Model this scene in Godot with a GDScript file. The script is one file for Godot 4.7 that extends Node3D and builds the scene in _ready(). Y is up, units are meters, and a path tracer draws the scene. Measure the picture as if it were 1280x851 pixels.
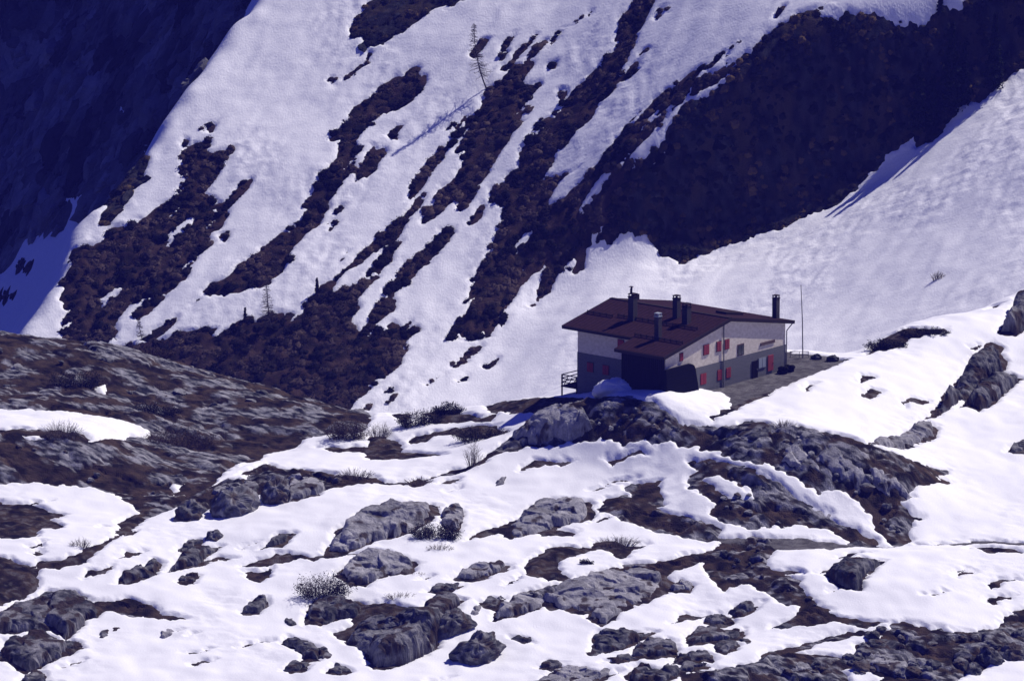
extends Node3D
# A mountain hut on a snowy knoll, a steep scrub-striped snow slope behind it.

const FORE_SIZE := [-87,-84,3.0,59,62]
const FORE_HEIGHTS := [
-26.2,-26.4,-26.6,-26.8,-27,-27,-27.1,-27.2,-27.3,-27.4,-27.7,-28,-28.5,-29.1,-29.9,-30.8,-31.8,-32.9,-34,-35.1,-36.1,-37,-37.8,-38.4,-38.8,-39.1,-39.3,-39.5,-39.6,-39.5,-39.3,-38.9,-38.5,-38,-37.5,-37.1,-36.6,-36.1,-35.6,-35.1,-34.3,-33.4,-32.2,-30.7,-29.1,-27.5,-26.1,-24.8,-23.6,-22.3,-21,-19.7,-18.3,-16.8,-15.2,-13.8,-12.4,-11.1,-9.9,
-24.6,-24.8,-25.1,-25.3,-25.5,-25.7,-25.8,-25.9,-26,-26.2,-26.4,-26.8,-27.4,-28.1,-28.9,-29.8,-30.8,-31.8,-32.8,-33.8,-34.9,-35.8,-36.7,-37.5,-37.9,-38.2,-38.3,-38.4,-38.5,-38.5,-38.2,-37.7,-37.3,-36.8,-36.3,-35.8,-35.4,-35,-34.6,-34.1,-33.4,-32.6,-31.5,-30,-28.4,-26.7,-25.2,-23.8,-22.4,-21.1,-19.7,-18.4,-17,-15.6,-14,-12.5,-11,-9.6,-8.4,
-23.2,-23.3,-23.5,-23.8,-24,-24.2,-24.4,-24.5,-24.7,-24.8,-25.1,-25.5,-26.1,-26.8,-27.7,-28.7,-29.7,-30.7,-31.7,-32.7,-33.7,-34.7,-35.6,-36.4,-36.9,-37,-37.1,-37.2,-37.3,-37.2,-36.9,-36.3,-35.7,-35.2,-34.8,-34.4,-34.1,-33.7,-33.3,-32.9,-32.4,-31.6,-30.6,-29.3,-27.6,-25.9,-24.3,-22.8,-21.3,-19.9,-18.4,-17,-15.6,-14.1,-12.6,-11.1,-9.6,-8.2,-6.9,
-22.1,-22.1,-22.2,-22.4,-22.6,-22.8,-22.9,-23.1,-23.2,-23.4,-23.7,-24.1,-24.7,-25.5,-26.4,-27.4,-28.5,-29.6,-30.6,-31.6,-32.6,-33.5,-34.4,-35.1,-35.6,-35.8,-35.8,-35.9,-36,-35.9,-35.4,-34.7,-34,-33.4,-33,-32.8,-32.5,-32.3,-32,-31.6,-31.1,-30.4,-29.5,-28.2,-26.6,-24.9,-23.3,-21.7,-20.2,-18.6,-17.1,-15.6,-14.1,-12.6,-11.2,-9.7,-8.2,-6.8,-5.5,
-21,-21.1,-21.1,-21.2,-21.3,-21.4,-21.5,-21.6,-21.8,-22,-22.3,-22.7,-23.3,-24.1,-25,-26.1,-27.2,-28.3,-29.4,-30.5,-31.4,-32.3,-33.1,-33.8,-34.3,-34.5,-34.6,-34.6,-34.6,-34.3,-33.6,-32.7,-32,-31.4,-31.1,-30.9,-30.9,-30.7,-30.6,-30.2,-29.7,-29,-28.1,-26.9,-25.4,-23.8,-22.2,-20.6,-19,-17.4,-15.8,-14.2,-12.6,-11.2,-9.7,-8.3,-6.9,-5.5,-4.3,
-19.9,-20,-20.1,-20.2,-20.2,-20.2,-20.2,-20.3,-20.4,-20.6,-20.9,-21.3,-21.8,-22.6,-23.6,-24.7,-25.9,-27.1,-28.2,-29.3,-30.2,-31.1,-31.9,-32.5,-32.9,-33.2,-33.3,-33.2,-33,-32.5,-31.6,-30.7,-29.9,-29.3,-29.1,-29.1,-29.1,-29.2,-29.1,-28.9,-28.4,-27.7,-26.7,-25.5,-24.1,-22.5,-21,-19.4,-17.8,-16.1,-14.5,-12.8,-11.2,-9.7,-8.2,-6.9,-5.6,-4.4,-3.2,
-18.8,-18.8,-18.9,-19,-19.1,-19,-19,-19,-19.1,-19.2,-19.5,-19.8,-20.4,-21.2,-22.1,-23.3,-24.5,-25.8,-27,-28.1,-29.1,-29.9,-30.7,-31.3,-31.6,-31.9,-31.9,-31.7,-31.3,-30.6,-29.6,-28.6,-27.7,-27.3,-27.1,-27.2,-27.4,-27.5,-27.6,-27.5,-27.1,-26.5,-25.5,-24.2,-22.8,-21.2,-19.7,-18.2,-16.6,-14.9,-13.1,-11.4,-9.8,-8.2,-6.8,-5.5,-4.3,-3.2,-2.2,
-17.6,-17.6,-17.6,-17.7,-17.7,-17.8,-17.8,-17.7,-17.8,-17.9,-18.2,-18.6,-19.1,-19.8,-20.7,-21.8,-23.1,-24.4,-25.6,-26.8,-27.8,-28.8,-29.5,-30.1,-30.5,-30.6,-30.5,-30.2,-29.7,-28.8,-27.7,-26.6,-25.8,-25.4,-25.4,-25.5,-25.8,-26,-26.1,-26.1,-25.8,-25.2,-24.3,-23,-21.5,-19.9,-18.3,-16.8,-15.2,-13.5,-11.8,-10.1,-8.5,-6.9,-5.5,-4.2,-3.1,-2.1,-1.3,
-16.1,-16.2,-16.3,-16.3,-16.3,-16.4,-16.4,-16.4,-16.5,-16.7,-16.9,-17.4,-17.9,-18.6,-19.5,-20.5,-21.7,-23,-24.2,-25.4,-26.6,-27.6,-28.4,-29,-29.3,-29.4,-29.2,-28.8,-28.2,-27.3,-26.1,-24.9,-24.1,-23.8,-23.8,-24,-24.3,-24.6,-24.7,-24.6,-24.4,-23.8,-22.9,-21.7,-20.1,-18.3,-16.7,-15.1,-13.5,-11.9,-10.3,-8.7,-7.3,-5.8,-4.4,-3.2,-2.1,-1.2,-0.5,
-14.6,-14.8,-14.9,-14.9,-15,-15,-15,-15.1,-15.2,-15.3,-15.7,-16.1,-16.7,-17.5,-18.3,-19.2,-20.3,-21.5,-22.7,-24,-25.2,-26.3,-27.3,-27.9,-28.2,-28.3,-28,-27.5,-26.8,-25.9,-24.8,-23.6,-22.8,-22.5,-22.5,-22.7,-22.9,-23.2,-23.4,-23.3,-23,-22.4,-21.5,-20.2,-18.6,-16.8,-15.1,-13.4,-11.7,-10.1,-8.6,-7.3,-6,-4.8,-3.6,-2.5,-1.5,-0.7,-0.2,
-13.1,-13.3,-13.5,-13.6,-13.6,-13.7,-13.7,-13.7,-13.8,-14,-14.3,-14.7,-15.4,-16.1,-17,-17.9,-18.9,-20,-21.2,-22.5,-23.8,-25,-26.1,-26.9,-27.2,-27.2,-27,-26.4,-25.7,-24.8,-23.7,-22.7,-21.9,-21.5,-21.3,-21.4,-21.6,-21.8,-22,-22,-21.7,-21.2,-20.3,-19,-17.3,-15.5,-13.7,-11.8,-10.1,-8.4,-7,-5.8,-4.7,-3.8,-2.9,-2.1,-1.3,-0.7,-0.2,
-11.6,-11.8,-11.9,-12.1,-12.2,-12.3,-12.4,-12.4,-12.5,-12.6,-12.8,-13.2,-13.8,-14.6,-15.5,-16.5,-17.5,-18.6,-19.7,-21,-22.3,-23.6,-24.8,-25.8,-26.2,-26.2,-26,-25.5,-24.9,-24.1,-23,-21.8,-20.9,-20.4,-20.1,-20.1,-20.3,-20.5,-20.7,-20.8,-20.7,-20.2,-19.4,-18,-16.3,-14.4,-12.5,-10.7,-8.9,-7.1,-5.7,-4.5,-3.6,-2.9,-2.3,-1.8,-1.3,-0.9,-0.6,
-10.2,-10.2,-10.4,-10.5,-10.7,-10.8,-10.9,-11.1,-11.2,-11.3,-11.5,-11.9,-12.4,-13.1,-14,-15,-16,-17.1,-18.2,-19.5,-20.8,-22.1,-23.4,-24.5,-25.1,-25.1,-24.9,-24.7,-24.3,-23.6,-22.4,-21.1,-19.9,-19.2,-18.8,-18.7,-18.9,-19.1,-19.4,-19.6,-19.5,-19.2,-18.5,-17.2,-15.3,-13.3,-11.4,-9.7,-7.9,-6.3,-4.8,-3.7,-2.9,-2.4,-2,-1.8,-1.6,-1.4,-1.2,
-8.9,-8.9,-9,-9.1,-9.2,-9.3,-9.5,-9.7,-9.9,-10.1,-10.3,-10.7,-11.2,-11.8,-12.6,-13.6,-14.7,-15.8,-16.9,-18,-19.3,-20.6,-21.9,-23,-23.6,-23.8,-23.8,-23.8,-23.7,-23.1,-21.8,-20.2,-18.8,-17.9,-17.4,-17.2,-17.3,-17.6,-17.9,-18.1,-18.1,-17.8,-17.1,-15.7,-13.8,-11.8,-10,-8.5,-7,-5.6,-4.3,-3.4,-2.8,-2.4,-2.2,-2.1,-2,-2,-1.9,
-8,-8,-8,-7.9,-7.9,-8,-8.2,-8.4,-8.6,-8.9,-9.3,-9.7,-10.2,-10.8,-11.6,-12.5,-13.5,-14.6,-15.6,-16.7,-17.9,-19.1,-20.3,-21.4,-22.1,-22.5,-22.7,-22.7,-22.7,-22.2,-20.6,-18.9,-17.5,-16.5,-15.9,-15.7,-15.7,-16,-16.2,-16.4,-16.4,-16.1,-15.2,-13.8,-11.9,-10,-8.4,-7.1,-6,-5,-4.1,-3.4,-3,-2.8,-2.6,-2.6,-2.6,-2.7,-2.8,
-7.5,-7.6,-7.5,-7.4,-7.2,-7.2,-7.3,-7.5,-7.7,-8.1,-8.4,-8.8,-9.3,-10,-10.8,-11.6,-12.6,-13.5,-14.5,-15.5,-16.6,-17.7,-18.9,-19.9,-20.6,-21.1,-21.3,-21.4,-21.1,-20.2,-18.7,-17,-15.7,-14.9,-14.4,-14.2,-14.2,-14.4,-14.6,-14.7,-14.7,-14.3,-13.4,-11.9,-10,-8.2,-6.8,-5.8,-5,-4.5,-4,-3.7,-3.5,-3.4,-3.3,-3.3,-3.3,-3.4,-3.5,
-7.7,-7.8,-7.7,-7.5,-7.3,-7.2,-7.2,-7.2,-7.4,-7.7,-8,-8.3,-8.8,-9.4,-10.1,-10.9,-11.8,-12.6,-13.5,-14.4,-15.4,-16.5,-17.6,-18.6,-19.3,-19.8,-20,-19.8,-19.3,-18.1,-16.5,-14.9,-13.9,-13.2,-12.9,-12.7,-12.7,-12.8,-13,-13.1,-13.1,-12.7,-11.8,-10.4,-8.5,-6.8,-5.6,-4.8,-4.4,-4.2,-4.1,-4.1,-4.1,-4.1,-4,-4,-4,-4,-4.1,
-8.2,-8.3,-8.2,-8.1,-7.9,-7.8,-7.7,-7.6,-7.7,-7.8,-8,-8.3,-8.7,-9.2,-9.8,-10.5,-11.2,-11.9,-12.7,-13.5,-14.5,-15.5,-16.5,-17.4,-18.2,-18.5,-18.6,-18.3,-17.7,-16.5,-14.9,-13.3,-12.4,-11.8,-11.3,-11.1,-11.1,-11.2,-11.4,-11.6,-11.6,-11.4,-10.7,-9.3,-7.5,-5.9,-4.8,-4.2,-4.1,-4.2,-4.4,-4.6,-4.8,-4.9,-4.9,-4.8,-4.7,-4.7,-4.7,
-8.9,-8.9,-8.9,-8.8,-8.7,-8.6,-8.5,-8.4,-8.3,-8.3,-8.4,-8.6,-8.9,-9.3,-9.8,-10.3,-10.9,-11.4,-12.1,-12.8,-13.7,-14.7,-15.7,-16.5,-17.1,-17.4,-17.3,-17,-16.4,-15.3,-14,-12.6,-11.5,-10.6,-10,-9.6,-9.5,-9.6,-9.8,-10,-10.2,-10.2,-9.8,-8.6,-6.8,-5.1,-4.2,-4,-4,-4.3,-4.7,-5,-5.4,-5.6,-5.7,-5.7,-5.6,-5.4,-5.3,
-9.7,-9.6,-9.4,-9.4,-9.3,-9.3,-9.2,-9.1,-9.1,-9,-9,-9.1,-9.4,-9.7,-10.1,-10.5,-10.8,-11.2,-11.7,-12.2,-13,-13.9,-14.8,-15.7,-16.1,-16.2,-16.1,-15.8,-15.3,-14.5,-13.5,-12.2,-10.9,-9.8,-9,-8.4,-8.1,-8,-8.2,-8.4,-8.6,-8.8,-8.8,-8,-6.1,-4.5,-4.1,-4.1,-4.3,-4.7,-5.1,-5.4,-5.8,-6,-6.2,-6.3,-6.2,-6.1,-5.9,
-10.2,-10.1,-10,-9.8,-9.8,-9.8,-9.7,-9.7,-9.7,-9.6,-9.6,-9.8,-10,-10.3,-10.7,-10.9,-11.1,-11.3,-11.6,-12,-12.6,-13.3,-14,-14.6,-15,-15.1,-15,-14.7,-14.4,-13.9,-13.1,-11.9,-10.4,-9.2,-8.1,-7.4,-7,-6.9,-6.9,-7,-7,-7.2,-7.4,-6.9,-5.7,-4.7,-4.5,-4.7,-5.1,-5.5,-5.8,-6,-6.2,-6.3,-6.5,-6.6,-6.6,-6.6,-6.4,
-10.5,-10.5,-10.4,-10.3,-10.2,-10.1,-10.1,-10.1,-10.1,-10.1,-10.1,-10.3,-10.6,-11,-11.4,-11.6,-11.6,-11.6,-11.7,-12,-12.4,-12.8,-13.3,-13.7,-14,-14,-13.9,-13.7,-13.5,-13.2,-12.7,-11.5,-10,-8.5,-7.4,-6.6,-6.2,-6.2,-6.2,-6.1,-5.9,-5.9,-6.3,-6.2,-5.6,-5.2,-5.3,-5.7,-6.1,-6.5,-6.8,-6.8,-6.8,-6.8,-6.8,-6.9,-6.9,-6.9,-6.8,
-10.7,-10.7,-10.7,-10.6,-10.5,-10.5,-10.4,-10.4,-10.4,-10.4,-10.5,-10.7,-11,-11.4,-11.9,-12.1,-12.1,-12,-12,-12.1,-12.3,-12.6,-12.9,-13.1,-13.2,-13.2,-13,-12.7,-12.5,-12.3,-11.9,-10.9,-9.4,-8,-6.9,-6.2,-5.9,-5.9,-5.9,-5.7,-5.5,-5.6,-5.8,-5.8,-5.6,-5.6,-6,-6.6,-7.1,-7.5,-7.7,-7.7,-7.6,-7.4,-7.3,-7.2,-7.2,-7.1,-7.1,
-10.8,-10.8,-10.7,-10.7,-10.8,-10.8,-10.8,-10.8,-10.8,-10.8,-10.8,-10.9,-11.2,-11.6,-12.1,-12.4,-12.5,-12.4,-12.4,-12.4,-12.4,-12.5,-12.7,-12.8,-12.8,-12.6,-12.3,-11.9,-11.5,-11.2,-10.8,-10.2,-9,-7.7,-6.6,-6,-5.9,-5.8,-5.8,-5.6,-5.5,-5.5,-5.6,-5.6,-5.6,-5.8,-6.5,-7.2,-7.7,-8.1,-8.3,-8.3,-8.3,-8.1,-7.9,-7.8,-7.6,-7.5,-7.5,
-10.7,-10.7,-10.7,-10.7,-10.8,-10.9,-10.9,-11,-11.1,-11,-11,-11,-11.3,-11.8,-12.3,-12.7,-13,-13,-12.9,-12.8,-12.7,-12.7,-12.7,-12.8,-12.7,-12.4,-11.9,-11.4,-10.8,-10.3,-10,-9.7,-8.7,-7.4,-6.4,-6,-5.9,-5.8,-5.7,-5.7,-5.6,-5.6,-5.5,-5.6,-5.7,-6.2,-6.9,-7.7,-8.2,-8.5,-8.7,-8.7,-8.7,-8.6,-8.4,-8.3,-8.2,-8,-7.9,
-10.6,-10.5,-10.5,-10.6,-10.7,-10.8,-10.9,-11,-11.1,-11.1,-11.1,-11.1,-11.4,-11.9,-12.6,-13.1,-13.4,-13.5,-13.5,-13.4,-13.3,-13,-12.9,-12.9,-12.8,-12.3,-11.8,-11.2,-10.5,-9.8,-9.2,-9,-8.3,-7.3,-6.4,-6.1,-6,-5.9,-5.8,-5.7,-5.7,-5.6,-5.5,-5.6,-6,-6.7,-7.4,-8.1,-8.6,-8.9,-9,-9,-8.9,-8.8,-8.7,-8.7,-8.6,-8.5,-8.4,
-10.3,-10.3,-10.3,-10.4,-10.5,-10.6,-10.7,-10.9,-10.9,-11,-11,-11.2,-11.5,-12.1,-12.9,-13.5,-13.8,-13.9,-14,-14,-13.9,-13.5,-13.3,-13.2,-12.9,-12.4,-11.9,-11.3,-10.6,-9.8,-9,-8.4,-7.9,-7.1,-6.5,-6.2,-6.1,-5.9,-5.7,-5.7,-5.7,-5.6,-5.6,-5.8,-6.4,-7.2,-8,-8.6,-8.9,-9.1,-9.2,-9.2,-9.1,-9,-8.9,-8.9,-8.9,-8.9,-8.9,
-10.2,-10.1,-10.1,-10.1,-10.2,-10.4,-10.5,-10.7,-10.7,-10.7,-10.8,-11,-11.4,-12.1,-13,-13.8,-14,-14.1,-14.2,-14.4,-14.3,-13.9,-13.6,-13.4,-13.2,-12.7,-12.1,-11.6,-11.1,-10.2,-9.2,-8.3,-7.5,-6.8,-6.3,-6,-5.8,-5.8,-5.7,-5.7,-5.7,-5.7,-5.8,-6.2,-6.9,-7.7,-8.4,-9,-9.3,-9.4,-9.5,-9.4,-9.4,-9.3,-9.2,-9.2,-9.2,-9.2,-9.1,
-10.2,-10.1,-10.1,-10.1,-10.1,-10.2,-10.4,-10.5,-10.6,-10.6,-10.6,-10.7,-11.1,-11.9,-12.9,-13.7,-14.1,-14.1,-14.2,-14.3,-14.3,-14,-13.7,-13.7,-13.4,-13,-12.4,-11.9,-11.4,-10.6,-9.3,-8,-7.1,-6.4,-5.8,-5.6,-5.6,-5.7,-5.8,-5.8,-5.7,-5.8,-6.1,-6.7,-7.5,-8.3,-9,-9.4,-9.7,-9.8,-9.8,-9.8,-9.7,-9.7,-9.6,-9.5,-9.5,-9.5,-9.4,
-10.7,-10.6,-10.6,-10.5,-10.4,-10.4,-10.5,-10.7,-10.9,-10.9,-10.8,-10.8,-11,-11.7,-12.7,-13.6,-14,-14.1,-14.2,-14.2,-14.1,-13.9,-13.8,-13.7,-13.5,-13.1,-12.6,-12,-11.4,-10.5,-9,-7.6,-6.7,-5.9,-5.4,-5.2,-5.4,-5.8,-6,-6,-5.9,-6.1,-6.5,-7.3,-8.1,-8.9,-9.6,-10,-10.2,-10.3,-10.3,-10.2,-10.2,-10.1,-10,-10,-10,-9.9,-9.8,
-11.6,-11.6,-11.6,-11.5,-11.4,-11.2,-11.3,-11.5,-11.6,-11.7,-11.6,-11.5,-11.6,-12.1,-13,-13.7,-14.1,-14.2,-14.1,-14,-13.9,-13.8,-13.8,-13.7,-13.5,-13.1,-12.7,-12.1,-11.4,-10.4,-9,-7.5,-6.5,-5.6,-4.9,-4.8,-5.4,-6,-6.2,-6.3,-6.3,-6.5,-7.1,-7.8,-8.7,-9.5,-10.1,-10.6,-10.8,-10.9,-10.8,-10.8,-10.7,-10.6,-10.5,-10.5,-10.5,-10.4,-10.3,
-12.8,-12.9,-13,-13,-12.8,-12.7,-12.6,-12.6,-12.8,-12.9,-12.9,-12.8,-12.8,-13.1,-13.7,-14.2,-14.4,-14.3,-14.1,-13.9,-13.8,-13.7,-13.6,-13.6,-13.4,-13.1,-12.7,-12.2,-11.6,-10.7,-9.8,-8.7,-7.2,-5.7,-4.9,-4.6,-5.3,-6.1,-6.5,-6.5,-6.6,-6.9,-7.6,-8.3,-9.2,-9.9,-10.5,-11,-11.3,-11.4,-11.4,-11.4,-11.2,-11.1,-11,-11,-11,-10.9,-10.9,
-13.9,-14.1,-14.2,-14.2,-14.2,-14.1,-14,-13.9,-13.9,-14,-14,-14,-14.1,-14.3,-14.5,-14.7,-14.7,-14.4,-14.1,-13.9,-13.7,-13.6,-13.5,-13.4,-13.3,-13.1,-12.9,-12.5,-12,-11.6,-11.2,-10.6,-9.3,-7.8,-6.2,-5.3,-5.9,-6.5,-6.7,-6.6,-6.6,-7.1,-7.9,-8.7,-9.6,-10.3,-11,-11.4,-11.7,-11.8,-11.9,-11.8,-11.7,-11.6,-11.5,-11.4,-11.4,-11.5,-11.5,
-14.7,-14.9,-15,-15,-15.1,-15.1,-15.1,-14.9,-14.8,-14.8,-14.8,-14.8,-14.9,-15,-15.1,-15.1,-14.9,-14.6,-14.2,-14,-13.7,-13.5,-13.4,-13.4,-13.4,-13.3,-13.1,-12.9,-12.6,-12.4,-12.2,-11.9,-11.2,-10.1,-8.6,-7.6,-7.5,-7.3,-6.8,-6.4,-6.4,-6.9,-7.8,-8.7,-9.7,-10.7,-11.4,-11.9,-12.1,-12.2,-12.2,-12.2,-12.1,-12,-12,-11.9,-11.9,-12,-12,
-15.2,-15.3,-15.4,-15.4,-15.5,-15.6,-15.6,-15.5,-15.4,-15.3,-15.2,-15.3,-15.4,-15.5,-15.5,-15.4,-15.2,-14.9,-14.6,-14.3,-13.9,-13.7,-13.5,-13.5,-13.6,-13.6,-13.5,-13.4,-13.3,-13.2,-13,-12.8,-12.4,-11.8,-10.9,-10.1,-9.3,-8.2,-7.1,-6.5,-6.3,-6.7,-7.3,-8.3,-9.5,-10.8,-11.9,-12.4,-12.6,-12.7,-12.6,-12.6,-12.5,-12.4,-12.4,-12.4,-12.4,-12.5,-12.6,
-15.5,-15.6,-15.6,-15.7,-15.8,-15.9,-16,-16,-15.9,-15.7,-15.6,-15.6,-15.7,-15.8,-15.8,-15.7,-15.5,-15.3,-15,-14.6,-14.3,-14,-13.8,-13.7,-13.8,-13.9,-13.9,-14,-13.9,-13.9,-13.7,-13.5,-13.3,-12.9,-12.4,-11.7,-10.6,-9.3,-8,-7.3,-7,-6.9,-7.1,-7.9,-9.3,-11,-12.4,-13,-13.2,-13.2,-13.2,-13.1,-13,-12.9,-12.9,-12.9,-13,-13.1,-13.2,
-15.7,-15.7,-15.7,-15.7,-15.8,-16,-16.1,-16.2,-16.2,-16.1,-15.9,-15.9,-15.9,-15.9,-16,-15.9,-15.7,-15.5,-15.3,-14.9,-14.6,-14.3,-14.1,-13.9,-13.9,-14,-14.2,-14.4,-14.5,-14.4,-14.3,-14.1,-13.9,-13.5,-13.1,-12.5,-11.6,-10.5,-9.4,-8.9,-8.6,-8.2,-8.1,-8.5,-9.6,-11.4,-12.9,-13.5,-13.8,-13.8,-13.8,-13.7,-13.6,-13.5,-13.5,-13.5,-13.6,-13.7,-13.8,
-15.8,-15.7,-15.7,-15.7,-15.8,-16,-16.1,-16.2,-16.3,-16.2,-16.1,-16,-15.9,-15.9,-16,-16,-15.9,-15.7,-15.4,-15.1,-14.9,-14.6,-14.4,-14.2,-14.1,-14.1,-14.3,-14.5,-14.8,-14.9,-14.8,-14.6,-14.3,-14.1,-13.7,-13.2,-12.4,-11.6,-11,-10.6,-10.4,-10.3,-10.2,-10.4,-11.2,-12.4,-13.5,-14.1,-14.3,-14.3,-14.4,-14.3,-14.3,-14.2,-14.1,-14.1,-14.2,-14.3,-14.4,
-16.1,-15.9,-15.8,-15.7,-15.8,-15.9,-16.1,-16.2,-16.2,-16.2,-16.1,-16,-15.9,-15.9,-16,-16,-16,-15.9,-15.7,-15.4,-15.2,-15,-14.8,-14.6,-14.5,-14.4,-14.5,-14.7,-14.9,-15.1,-15.1,-15,-14.8,-14.7,-14.4,-14,-13.3,-12.7,-12.4,-12.3,-12.3,-12.4,-12.4,-12.6,-13,-13.7,-14.3,-14.6,-14.8,-14.8,-14.8,-14.8,-14.8,-14.8,-14.7,-14.7,-14.7,-14.8,-14.9,
-16.4,-16.2,-16,-15.9,-15.8,-15.9,-16,-16.1,-16.2,-16.2,-16.2,-16.1,-16,-15.9,-16,-16.2,-16.3,-16.3,-16.2,-15.9,-15.7,-15.5,-15.4,-15.2,-15,-14.9,-14.9,-15,-15.2,-15.3,-15.4,-15.4,-15.3,-15.2,-15.1,-14.8,-14.3,-13.9,-13.7,-13.8,-14,-14.1,-14.2,-14.4,-14.6,-14.9,-15.1,-15.2,-15.2,-15.1,-15.1,-15.1,-15.1,-15.1,-15.1,-15,-15,-15.1,-15.2,
-16.7,-16.5,-16.3,-16.1,-16,-16,-16,-16.2,-16.3,-16.4,-16.3,-16.3,-16.2,-16.1,-16.2,-16.5,-16.7,-16.9,-16.8,-16.6,-16.3,-16.1,-15.9,-15.8,-15.6,-15.4,-15.4,-15.5,-15.5,-15.6,-15.6,-15.6,-15.6,-15.6,-15.5,-15.3,-15.1,-15,-14.9,-15,-15.1,-15.3,-15.4,-15.5,-15.6,-15.6,-15.5,-15.4,-15.3,-15.3,-15.2,-15.2,-15.3,-15.3,-15.3,-15.3,-15.3,-15.3,-15.3,
-17.1,-16.9,-16.7,-16.5,-16.4,-16.3,-16.3,-16.4,-16.6,-16.7,-16.7,-16.7,-16.6,-16.6,-16.6,-16.8,-17.1,-17.3,-17.3,-17.2,-17,-16.7,-16.5,-16.3,-16,-15.9,-15.9,-15.9,-16,-16,-15.9,-15.8,-15.9,-15.9,-15.8,-15.6,-15.6,-15.5,-15.5,-15.4,-15.4,-15.5,-15.7,-15.8,-15.7,-15.6,-15.5,-15.3,-15.2,-15.2,-15.2,-15.2,-15.2,-15.3,-15.4,-15.5,-15.6,-15.6,-15.6,
-17.5,-17.3,-17.2,-17.1,-17,-16.9,-16.8,-16.9,-17.1,-17.2,-17.3,-17.3,-17.3,-17.2,-17.2,-17.3,-17.5,-17.6,-17.7,-17.7,-17.5,-17.3,-17,-16.7,-16.5,-16.4,-16.4,-16.4,-16.4,-16.3,-16.2,-16.1,-16.2,-16.2,-16,-15.9,-15.7,-15.6,-15.4,-15.3,-15.2,-15.2,-15.3,-15.3,-15.3,-15.2,-15.2,-15.1,-15.1,-15.1,-15.1,-15.1,-15.1,-15.2,-15.5,-15.7,-15.8,-15.9,-15.9,
-18,-17.9,-17.7,-17.7,-17.6,-17.5,-17.5,-17.5,-17.6,-17.8,-18,-18,-18,-17.9,-17.9,-17.9,-17.9,-18,-18.1,-18,-17.9,-17.7,-17.5,-17.2,-17,-16.9,-16.8,-16.8,-16.8,-16.7,-16.6,-16.5,-16.5,-16.4,-16.3,-16.2,-16,-15.8,-15.5,-15.4,-15.2,-15.2,-15.1,-15.1,-15.1,-15.1,-15.2,-15.3,-15.3,-15.3,-15.3,-15.3,-15.3,-15.4,-15.7,-15.9,-16.1,-16.2,-16.3,
-18.5,-18.3,-18.2,-18.2,-18.1,-18.1,-18.1,-18.1,-18.2,-18.3,-18.5,-18.6,-18.6,-18.6,-18.5,-18.4,-18.4,-18.4,-18.5,-18.4,-18.3,-18.2,-18,-17.8,-17.6,-17.4,-17.3,-17.3,-17.2,-17.1,-17,-16.9,-16.9,-16.8,-16.7,-16.6,-16.5,-16.3,-16,-15.7,-15.5,-15.4,-15.3,-15.2,-15.3,-15.4,-15.5,-15.7,-15.8,-15.8,-15.8,-15.8,-15.8,-15.9,-16.1,-16.3,-16.5,-16.6,-16.6,
-18.8,-18.7,-18.6,-18.5,-18.5,-18.6,-18.6,-18.6,-18.6,-18.7,-18.8,-19,-19,-19.1,-19,-18.9,-18.8,-18.8,-18.9,-18.8,-18.7,-18.6,-18.5,-18.3,-18,-17.8,-17.7,-17.6,-17.6,-17.5,-17.4,-17.3,-17.2,-17.2,-17.2,-17.2,-17.1,-16.9,-16.6,-16.3,-16,-15.8,-15.7,-15.6,-15.6,-15.7,-16,-16.3,-16.5,-16.6,-16.6,-16.5,-16.5,-16.5,-16.6,-16.7,-16.9,-16.9,-16.9,
-19.2,-19.1,-19,-18.9,-18.9,-19,-19.1,-19.2,-19.2,-19.2,-19.2,-19.3,-19.4,-19.5,-19.4,-19.4,-19.3,-19.3,-19.3,-19.3,-19.1,-19.1,-19,-18.8,-18.4,-18.1,-17.9,-17.9,-17.9,-17.9,-17.9,-17.7,-17.6,-17.5,-17.6,-17.7,-17.8,-17.6,-17.3,-16.9,-16.6,-16.4,-16.2,-16.1,-16.1,-16.2,-16.6,-16.9,-17.3,-17.4,-17.4,-17.3,-17.2,-17.2,-17.2,-17.3,-17.3,-17.3,-17.3,
-19.6,-19.6,-19.6,-19.5,-19.5,-19.6,-19.7,-19.8,-19.8,-19.8,-19.7,-19.7,-19.8,-19.9,-19.9,-19.9,-19.8,-19.8,-19.7,-19.7,-19.7,-19.6,-19.5,-19.3,-18.9,-18.5,-18.3,-18.2,-18.2,-18.3,-18.3,-18.2,-18,-17.9,-18,-18.2,-18.5,-18.4,-18,-17.6,-17.3,-17.1,-16.9,-16.8,-16.7,-16.8,-17.2,-17.7,-18,-18.2,-18.2,-18.2,-18,-17.9,-17.8,-17.8,-17.8,-17.9,-17.8,
-20.1,-20.2,-20.3,-20.3,-20.3,-20.3,-20.4,-20.5,-20.5,-20.5,-20.3,-20.3,-20.2,-20.3,-20.4,-20.4,-20.3,-20.2,-20.1,-20.1,-20.1,-20.1,-20,-19.8,-19.5,-19.2,-18.9,-18.7,-18.7,-18.8,-18.8,-18.8,-18.6,-18.5,-18.5,-18.7,-19,-19,-18.8,-18.4,-18,-17.8,-17.7,-17.5,-17.4,-17.5,-17.9,-18.3,-18.7,-18.9,-19,-19,-18.8,-18.7,-18.5,-18.5,-18.5,-18.5,-18.5,
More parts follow.
